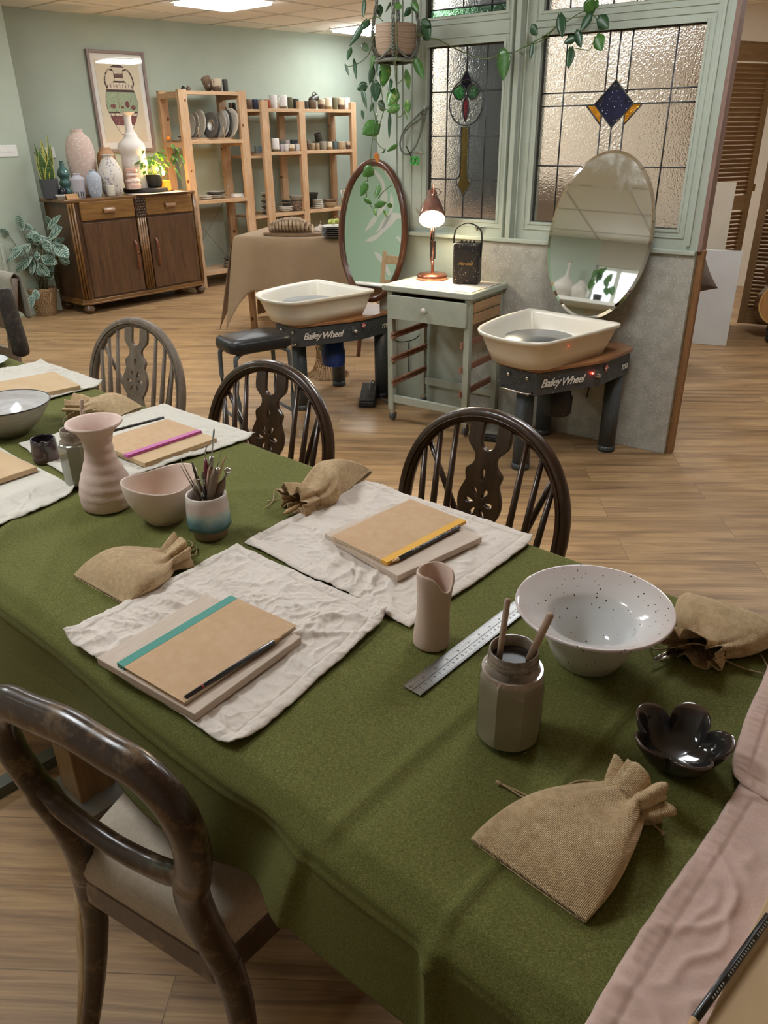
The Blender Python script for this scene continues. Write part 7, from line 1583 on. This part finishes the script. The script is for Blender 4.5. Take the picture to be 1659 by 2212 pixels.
# black flower dish
c = on_table(1450, 1692, .040)
def ff(r, z, th):
    k = max(0, min(1, z/.034)); pet = abs(cos(2.5*(th+.33)))**.6; return (r*(1+k*(.46*pet-.30)), z*(.80+.38*pet) if z > .012 else z, 0, 0)
fl = glaze('glossy black brown glaze', [(0, '2A2624'), (.35, '2C2A2A'), (.7, '33312F'), (.93, '3A2E2A'), (1, '5A4A40')], 0, .04, .08, .4, 30)
potm('flower_dish', 'glossy black five petalled pinch dish beside the pink towels', 'dish', c, [(0, 0)]+smooth_prof([(.026, 0), (.031, .002), (.040, .012), (.0465, .024), (.049, .034)], 5)+[(.048, .0362), (.0455, .034), (.042, .024), (.035, .012), (.026, .0065), (.012, .005), (0, .0045)], fl, 120, ff, az=90)

# ------------------------------------------------------------------ hessian pouches
hes = weave('hessian', 'B89870', 'EED2AA', 210, bump=1, dist=.0012, mott='CCB08A', mscale=30, rough=.95, blot=.35); hes2 = weave('dark inner hessian', '6E5A40', '9A8260', 520, bump=.8, dist=.001, rough=.95); cordm = mat('tan cord', 'B09A78', .85, c2='9C8664', scale=300, bump=.5, bscale=600)
def pouch(lab, s0, s1, neck, mouth, Hm, seed, hw_neck=.021, hm_neck=.026, string=(), belly=.55, z0=ZT_+.002, flare=.040, tip=.004, taper=.42):
    """bottom seam s0-s1, gathered neck, mouth point: table-plane world points"""
    mid = (s0+s1)*.5; ax = (neck-mid); L = ax.length; ax.normalize(); side0 = (s1-s0)*.5; per = Vector((ax.y, -ax.x, 0));
    if per.dot(side0) < 0: per = -per
    o = empty('hessian_pouch', lab, 'pouch', (mid.x, mid.y, z0), 90); o.rotation_euler = (0, 0, atan2(ax.y, ax.x)); Mi = o.rotation_euler.to_matrix().inverted()
    Lm = (mouth-neck).length; am_ = (mouth-neck).normalized(); NT_, NS = 46, 110; vs = []
    tot = L+Lm
    for j in range(NT_+NS*0+1):
        t = j/NT_; s = t*tot
        if s <= L:
            k = s/L; cpt = mid+ax*s; ks = k*k*(3-2*k); sd = side0*(1-ks)+per*side0.length*ks; wfun = (1-k)**.0*(1-(1-hw_neck/side0.length)*(max(0, k-taper)/(1-taper))**1.75); w = wfun; vecw = sd.normalized()*side0.length*w if k > 0 else side0
            h = tip+(Hm-tip)*sin(pi*min(1, (k/ (2*belly))))**.8 if k < belly else hm_neck+(Hm-hm_neck)*(.5+.5*cos(pi*(k-belly)/(1-belly)))
            amp = max(0, k-.45)/.55; ruff = .26*amp**1.6
        else:
            k = (s-L)/Lm; cpt = neck+am_*(s-L); vecw = per*(hw_neck+(flare-hw_neck)*k**.7); h = hm_neck+(hm_neck*.55)*k; ruff = .26+.25*k
        row = []
        for i in range(NS):
            th = 2*pi*i/NS; cx, sx = cos(th), sin(th)
            e_ = .62; X = abs(cx)**e_*(1 if cx > 0 else -1); Y = (abs(sx)**(.85))*(1 if sx > 0 else -1)
            rf = ruff*(sin(7*th+seed)+.6*sin(12*th+seed*2+s*30))*(.7); X *= (1+rf*.5); zz = h*.5+h*.5*Y*(1+rf)
            if Y < -.2: zz = max(zz, 0)
            nz = noise.noise((cpt.x*14+X*1.4+seed, cpt.y*14, sx*1.5)); fold = .10*Hm*nz*min(1, 6*min(s/L, 1)) if sx > 0 else 0
            p = cpt+vecw*X; pz = zz+fold+ (0.0 if s <= L else .0)
            row.append(Mi @ (Vector((p.x-mid.x, p.y-mid.y, 0)))+Vector((0, 0, max(pz, .0004*(i % 2)))))
        vs += row
    fs = [(j*NS+i, j*NS+(i+1) % NS, (j+1)*NS+(i+1) % NS, (j+1)*NS+i) for j in range(NT_) for i in range(NS)]
    mb = MB().add(vs, fs)
    mb.f.append(list(range(NS))); mb.s.append(True)
    b = mb.build('pouch_body', hes, o); sd_ = b.modifiers.new('s', 'SOLIDIFY'); sd_.thickness = .0012; sd_.offset = -1
    # gathering cord round the neck
    nk = Mi @ Vector((neck.x-mid.x, neck.y-mid.y, 0)); a2 = Mi @ per; cd_ = []
    for i in range(28): th = 2*pi*i/28; cd_.append(nk+a2*(hw_neck*1.12*cos(th))+Vector((0, 0, hm_neck*.5+hm_neck*.56*sin(th))))
    MB().tube(cd_, .0011, 6, closed=True).build('neck_cord', cordm, o)
    for k_, pts in enumerate(string):
        P_ = [Mi @ (Vector((q_[0].x-mid.x, q_[0].y-mid.y, 0)))+Vector((0, 0, q_[1])) for q_ in pts]
        sm = smooth_prof([tuple(p_) for p_ in P_], 6); MB().tube(sm, .0012, 6).ball(sm[-1] if k_ % 2 else sm[-1], (.0026, .0026, .0022), 8, 6).build('drawstring', cordm, o)
    return o
tz0 = ZT_+.002
def tw(x, y, z=tz0): v = at(x, y, z); return v
def tl_(x, y, zrel): v = at(x, y, tz0+zrel); return (v, zrel)
pouch('hessian drawstring pouch in the foreground, its flat end pointing at the front edge', tw(1017, 1818), tw(1262, 1996), tw(1345, 1738, tz0+.012), tw(1385, 1715, tz0+.015), .040, 1.3, taper=.10, belly=.5, hw_neck=.023, hm_neck=.030, flare=.033,
      string=[[tl_(1345, 1700, .03), tl_(1290, 1690, .018), tl_(1245, 1690, .008), tl_(1195, 1717, .004), tl_(1150, 1722, .003), tl_(1110, 1705, .003), tl_(1075, 1690, .003)], [tl_(1340, 1702, .03), tl_(1262, 1686, .016), tl_(1215, 1702, .008), tl_(1165, 1732, .003), tl_(1130, 1722, .003), tl_(1095, 1700, .003), tl_(1080, 1692, .003)],
              [tl_(1385, 1760, .02), tl_(1405, 1775, .008), tl_(1432, 1800, .003)]])
pouch('hessian drawstring pouch at the right edge with a steel tool poking out', tw(1700, 1372), tw(1490, 1296), tw(1525, 1398, tz0+.012), tw(1488, 1412, tz0+.014), .044, 2.6, belly=.5, hw_neck=.024, hm_neck=.028, flare=.036,
      string=[[tl_(1530, 1412, .010), tl_(1570, 1428, .004), tl_(1610, 1445, .003), tl_(1680, 1462, .003)], [tl_(1540, 1400, .03), tl_(1500, 1390, .034), tl_(1460, 1398, .02), tl_(1412, 1402, .006), tl_(1412, 1378, .006), tl_(1440, 1372, .02)], [tl_(1530, 1408, .018), tl_(1580, 1404, .010), tl_(1620, 1397, .008), tl_(1640, 1410, .004), tl_(1665, 1450, .003)]])
pouch('hessian drawstring pouch between the tool cup and the teal notebook towel', tw(160, 1247), tw(272, 1310), tw(362, 1212, tz0+.012), tw(398, 1196, tz0+.014), .040, 4.1, belly=.5, hw_neck=.022, hm_neck=.026, flare=.030,
      string=[[tl_(375, 1190, .02), tl_(400, 1170, .010), tl_(415, 1172, .010), tl_(412, 1190, .004), tl_(395, 1200, .006)], [tl_(385, 1205, .01), tl_(420, 1198, .004), tl_(424, 1182, .004), tl_(405, 1184, .008)]])
pouch('hessian drawstring pouch at the far table edge in front of the middle chair', tw(803, 1024), tw(752, 1068), tw(668, 1078, tz0+.012), tw(632, 1094, tz0+.014), .066, 5.7, belly=.6, hw_neck=.032, hm_neck=.034, flare=.038, tip=.010, taper=.5,
      string=[[tl_(640, 1075, .02), tl_(615, 1062, .018), tl_(594, 1058, .010), tl_(590, 1080, .003), tl_(578, 1095, .003)], [tl_(630, 1085, .01), tl_(605, 1078, .004), tl_(580, 1083, .003)]])
pouch('hessian drawstring pouch behind the flared vase, greenish in the distance', tw(308, 882), tw(255, 905), tw(190, 880, tz0+.012), tw(158, 884, tz0+.012), .048, 7.2, belly=.5, hw_neck=.036, hm_neck=.028, flare=.042, tip=.006,
      string=[[tl_(160, 890, .02), tl_(142, 900, .010), tl_(136, 915, .004), tl_(150, 912, .003)]])
def peeker(nm, lab, a, b, z, kind):
    A_ = at(*a, z); B_ = at(*b, z); B_.z += .004
    o = MB()
    if kind == 'wood': o.tube([A_, A_*.8+B_*.2, B_], [.0015, .005, .0045], 10); m_ = limew
    elif kind == 'blade': o.tube([A_, A_*.5+B_*.5, B_], [(.0006, .0006), (.0042, .0006), (.003, .001)], 8); m_ = chrome
    else: o.tube([A_, B_], .0018, 8); m_ = chrome
    return tag(o.build(nm, m_), lab, 'tool')
peeker('steel_tool', 'steel blade poking from the right edge pouch', (1408, 1432), (1470, 1408), tz0+.008, 'blade'); peeker('steel_tool', 'thin steel rod beside the blade in the right edge pouch', (1412, 1424), (1462, 1402), tz0+.010, 'rod')
peeker('wooden_tool', 'pale wooden tool tip poking from the far edge pouch', (613, 1109), (655, 1094), tz0+.008, 'wood'); peeker('steel_tool', 'steel end peeking out of the foreground pouch', (1393, 1676), (1372, 1700), tz0+.020, 'blade'); peeker('steel_tool', 'small steel tool end at the mouth of the teal towel pouch', (418, 1180), (398, 1194), tz0+.008, 'blade')

# ================================================================== CHAIRS
dkw = wood('dark stained elm', '2E1C12', '4A3020', 2, 14, .3, .35, .12, wear=None); gyw = wood('grey worn elm', '6C5E50', '8C7C6C', 2, 14, .55, 0, .15)
def windsor(loc, az, lab, m, proto=None):
    if proto: return dup(proto, loc, az, lab)
    o = empty('wheelback_chair', lab, 'chair', loc, az)
    ly = lambda z: .19+(z-.44)*.22
    hp_ = [(-.168, .43), (-.192, .52), (-.207, .60), (-.2105, .66), (-.202, .72), (-.178, .775), (-.137, .822), (-.075, .856), (0, .868)]
    hp_ = hp_+[(-x, z) for x, z in hp_[-2::-1]]; H3 = smooth_prof([(x, ly(z), z) for x, z in hp_], 5)
    MB().tube(H3, (.0165, .0125), 12, upv=(0, 1, .2), sq=True).build('back_hoop', m, o)
    MB().tube([(x*.985, y-.0135, z) for x, y, z in H3[2:-2]], .0022, 6, upv=(0, 1, 0)).build('hoop_bead', m, o)
    ho = [(.050, .860), (.052, .825), (.050, .808), (.040, .797), (.028, .785), (.026, .772), (.031, .760), (.043, .750), (.046, .742), (.043, .730), (.042, .722), (.048, .708), (.054, .692), (.055, .672), (.050, .655), (.041, .640), (.034, .628), (.038, .612), (.044, .598), (.042, .585), (.030, .572), (.025, .55), (.030, .50), (.032, .44)]
    out = [(x, z) for x, z in smooth_prof(ho, 3)]; out = out+[(-x, z) for x, z in out[::-1]]
    slot = [(-.026, .87), (-.026, .822)]+[(.026*cos(t), .818+.02*sin(t)) for t in [pi+i*pi/10 for i in range(1, 10)]]+[(.026, .822), (.026, .87)]
    body_ = [p_ for p_ in out[:len(out)//2]]+[(-x, z) for x, z in out[:len(out)//2][::-1]]
    topcut = [(.050, .862)]+out[1:len(out)//2]; left_ = [(-x, z) for x, z in topcut[::-1]]
    full = topcut+left_+[(-.020, .862), (-.020, .815)]+[(.020*cos(t), .812+.018*sin(t)) for t in [pi+i*pi/8 for i in range(1, 8)]]+[(.020, .815), (.020, .862)]
    def drop(cx, cz, ang_, l0, l1, w): 
        q_ = []
        for i in range(12):
            t = i/12*2*pi; rr = (l0+l1)/2+(l1-l0)/2*cos(t); ww_ = w*sin(t)*(.65+.35*cos(t)); q_.append((cx+rr*sin(ang_)+ww_*cos(ang_), cz+rr*cos(ang_)-ww_*sin(ang_)))
        return q_
    holes = [drop(0, .680, radians(30+60*k), .011, .038, .0095) for k in range(6)]+[drop(0, .727, 0, .000, .030, .0095), drop(0, .622, pi, .004, .030, .008)]
    flat2d([full]+holes, 'splat', m, o, .011, .002, shear=lambda x, z: ly(z))
    for sx in (-1, 1):
        for x0, x1, z1 in ((.078, .092, .848), (.112, .134, .822), (.142, .172, .780)):
            MB().tube([(sx*x0, ly(.44), .44), (sx*(x0+x1)/2, ly((.44+z1)/2), (.44+z1)/2), (sx*x1, ly(z1), z1)], [.0062, .0082, .0058], 8).build('spindle', m, o)
        MB().tube([(sx*.03, .285, .445), (sx*.09, .285, .60), (sx*.168, ly(.785)+.004, .785)], [.0065, .0085, .006], 8).build('brace_spindle', m, o)
    def seatp(s, z): return [(.205*s*abs(cos(t))**.8*(1 if cos(t) > 0 else -1), (.195*s*sin(t) if sin(t) > 0 else .215*s*sin(t)), z) for t in [i*2*pi/40 for i in range(40)]]
    mb = MB(); rows = [seatp(.001, .418), seatp(.9, .418), seatp(.99, .428), seatp(1, .438), seatp(.97, .446), seatp(.7, .437), seatp(.001, .432)]
    for r_ in rows: mb.v += [Vector(p_) for p_ in r_]
    mb.f = [(j*40+i, j*40+(i+1) % 40, (j+1)*40+(i+1) % 40, (j+1)*40+i) for j in range(6) for i in range(40)]; mb.s = [True]*len(mb.f); mb.bx(-.04, .04, .18, .30, .42, .44); mb.build('seat', m, o)
    for sx in (-1, 1):
        for sy in (-1, 1):
            MB().tube([(sx*.135, sy*.12, .425), (sx*.15, sy*.14, .34), (sx*.165, sy*.16, .26), (sx*.175, sy*.175, .18), (sx*.19, sy*.195, .0)], [.013, .019, .013, .020, .011], 10).build('leg', m, o)
        MB().tube([(sx*.176, -.178, .17), (sx*.176, 0, .172), (sx*.176, .178, .17)], [.008, .013, .008], 8).build('stretcher', m, o)
    MB().tube([(-.176, 0, .172), (0, 0, .174), (.176, 0, .172)], [.008, .013, .008], 8).build('stretcher', m, o)
    return o
ch3 = windsor(Vector((.049, 1.362, 0)), 132.3, 'dark wheelback chair behind the yellow striped notebook, nearest of the three', dkw)
windsor(Vector((-.452, 1.764, 0)), 125, 'dark wheelback chair in front of the black stool, middle one', dkw, ch3)
ch1 = windsor(Vector((-.958, 2.31, 0)), 122, 'grey washed wheelback chair, the farthest of the three along the table', gyw)
# balloon-back chair in the foreground
mah = wood('worn brown mahogany', '2E1E14', '4E3422', 2, 12, .28, .4, .1, c3='4A3424'); bb2 = empty('balloon_back_chair', 'dark brown balloon back chair with a cream seat in the left foreground', 'chair', Vector((-.346, .712, 0)), 120.86)
mah = wood('worn brown mahogany frame', '26170F', '40291B', 2, 12, .3, .4, .1, wear='6E5840')
def bpath(sx): return [(sx*.170, -.060, .0), (sx*.162, -.010, .15), (sx*.150, .018, .30), (sx*.140, .018, .40), (sx*.127, .012, .46), (sx*.118, .004, .52), (sx*.122, -.006, .58), (sx*.142, -.016, .635), (sx*.158, -.024, .69), (sx*.160, -.029, .735), (sx*.146, -.033, .775), (sx*.112, -.035, .800), (sx*.062, -.036, .806)]
P_ = smooth_prof(bpath(-1)+[(0, -.036, .812)]+bpath(1)[::-1], 7); n = len(P_)
rr = []
for (x, y, z) in P_:
    if z < .42: q_ = (.013+.0105*z/.42, .014+.0075*z/.42)
    elif z < .62: q_ = (.0235, .0215)
    else: q_ = (.0225+.004*min(1, (z-.62)/.1), .019)
    rr.append(q_)
i0 = [i for i, p_ in enumerate(P_) if p_[2] > .43]
MB().tube(P_[i0[0]-1:i0[-1]+2], rr[i0[0]-1:i0[-1]+2], 16, upv=(0, 1, 0)).build('back_frame', mah, bb2)
for a, b in ((0, i0[0]+1), (i0[-1], n)): MB().tube(P_[a:b], [(q_[0]*.98, q_[1]*.98) for q_ in rr[a:b]], 16, upv=(0, 1, 0)).build('leg', mah, bb2)
MB().tube(smooth_prof([(-.152, -.020, .665), (-.128, -.016, .635), (-.098, -.012, .607), (-.05, -.008, .590), (0, -.008, .586), (.05, -.008, .590), (.098, -.012, .607), (.128, -.016, .635), (.152, -.020, .665)], 6), [(.012, .013)]*10+[(.017, .014)]*29+[(.012, .013)]*10, 12, upv=(0, 1, 0)).build('cross_rail', mah, bb2)
sq_ = rounded([(-.135, .0, .02), (-.20, .38, .05), (.20, .38, .05), (.135, .0, .02)], 5)
MB().prism(sq_, .385, .445).build('seat_rail', mah, bb2, bevel=.006)
cush_m = weave('cream striped seat cloth', 'B2A492', 'CBBEAE', 260, dist=.0012, bump=.6); N_ = len(sq_); mb = MB(); cx, cy = 0, .19
for s, z in ((1.0, .446), (1.02, .466), (1.0, .488), (.92, .505), (.7, .518), (.4, .524), (0.01, .525)): mb.v += [Vector((cx+(x-cx)*s, cy+(y-cy)*s, z)) for x, y in sq_]
mb.f = [(j*N_+i, j*N_+(i+1) % N_, (j+1)*N_+(i+1) % N_, (j+1)*N_+i) for j in range(6) for i in range(N_)]; mb.s = [True]*len(mb.f); mb.build('seat_cushion', cush_m, bb2)
for sx in (-1, 1): MB().tube([(sx*.165, .345, .40), (sx*.17, .35, .2), (sx*.165, .355, 0)], [.022, .018, .013], 12, sq=True).build('leg', mah, bb2)
pale_strip = wood('pale leg strip', 'A88C66', 'BFA580', 2, 12, .55)  # pale strip along the left side of each rear leg
for sx in (-1, 1):
    pts = [(sx*.155-.024, .032, .40), (sx*.160-.027, .026, .30), (sx*.168-.026, .004, .15), (sx*.172-.022, -.04, .0)]
    MB().tube(pts, [(.004, .012), (.012, .012), (.014, .012), (.006, .012)], 4, upv=(0, 1, 0), sq=True).build('pale_leg_strip', pale_strip, bb2)
# far left chair with the folded cloth
fcp = at(22, 760, .62)
fc = empty('slat_back_chair', 'brown wooden chair at the far left edge with grey linen over its back', 'chair', Vector((-1.735, 3.02, 0)), 128)
brw = wood('mid brown beech', '5A4434', '76604C', 2, 12, .5)
for x in (-.19, .19):
    MB().tube([(x, .18, 0), (x, .17, .44), (x, .19, .70), (x, .24, .93)], .019, 4, sq=True).build('back_post', brw, fc); MB().tube([(x, -.18, 0), (x, -.18, .43)], .018, 4, sq=True).build('leg', brw, fc)
MB().bx(-.21, .21, -.20, .20, .43, .455).build('seat', brw, fc, bevel=.006)
for z in (.62, .76, .88): MB().box((0, .175+(z-.44)*.14, z), (.36, .015, .07)).build('back_slat', brw, fc, bevel=.003)
cgl = weave('grey linen', '8E887A', 'A8A294', 700)
def drape(u, v): x = (u-.5)*.30; t = (v-.5)*2; r = .022; return Vector((x+.006*sin(v*9), .245+(r+.008*abs(t)) * (1 if t > 0 else -1)*min(1, abs(t)*6)+.004*sin(u*19), .955-.006-abs(t)**1.2*.17+.01*sin(u*12)*abs(t)))
o = MB().grid(40, 40, drape).build('grey_linen_cloth', cgl, solid=.002); o.location = Vector((-1.735, 3.02, 0))+Vector((sin(radians(128)), cos(radians(128)), 0))*.06; o.rotation_euler = (0, 0, rz(128)); tag(o, 'grey linen cloth folded over the far left chair back', 'cloth')
wr = vplane(24, 697, Vector((-1.60, 2.95, 0)), 128, 0)
o = MB().tube(smooth_prof([(0, 0, .115), (.006, 0, .08), (.012, 0, 0), (.016, 0, -.07), (.014, 0, -.098), (.008, 0, -.108)], 5), [(.012, .02)]+[(.024, .03)]*22+[(.018, .02)]*2+[(.006, .008)], 14, upv=(0, 1, 0)).build('leather_pad', mat('scuffed dark leather', '2C2420', .5, c2='4A403A', scale=60, lo=.5, hi=.7, bump=.4)); o.location = wr; o.rotation_euler = (0, radians(-6), rz(128)); tag(o, 'scuffed dark leather roll hanging from the far left chair', 'leather roll')
# ================================================================== LIGHT AND COLOUR
w = bpy.data.worlds.new('world'); S.world = w; w.use_nodes = True
w.node_tree.nodes['Background'].inputs[0].default_value = (.80, .84, .86, 1); w.node_tree.nodes['Background'].inputs[1].default_value = .12
vs_ = S.view_settings; S.display_settings.display_device = 'sRGB'; vs_.view_transform = 'Standard'; vs_.look = 'None'; vs_.gamma = 1; vs_.use_curve_mapping = False; vs_.exposure = 1.75
S.cycles.max_bounces = 10; S.cycles.transmission_bounces = 8; S.cycles.glossy_bounces = 4; S.cycles.diffuse_bounces = 7; S.cycles.caustics_refractive = False; S.cycles.caustics_reflective = False; S.cycles.sample_clamp_indirect = 4
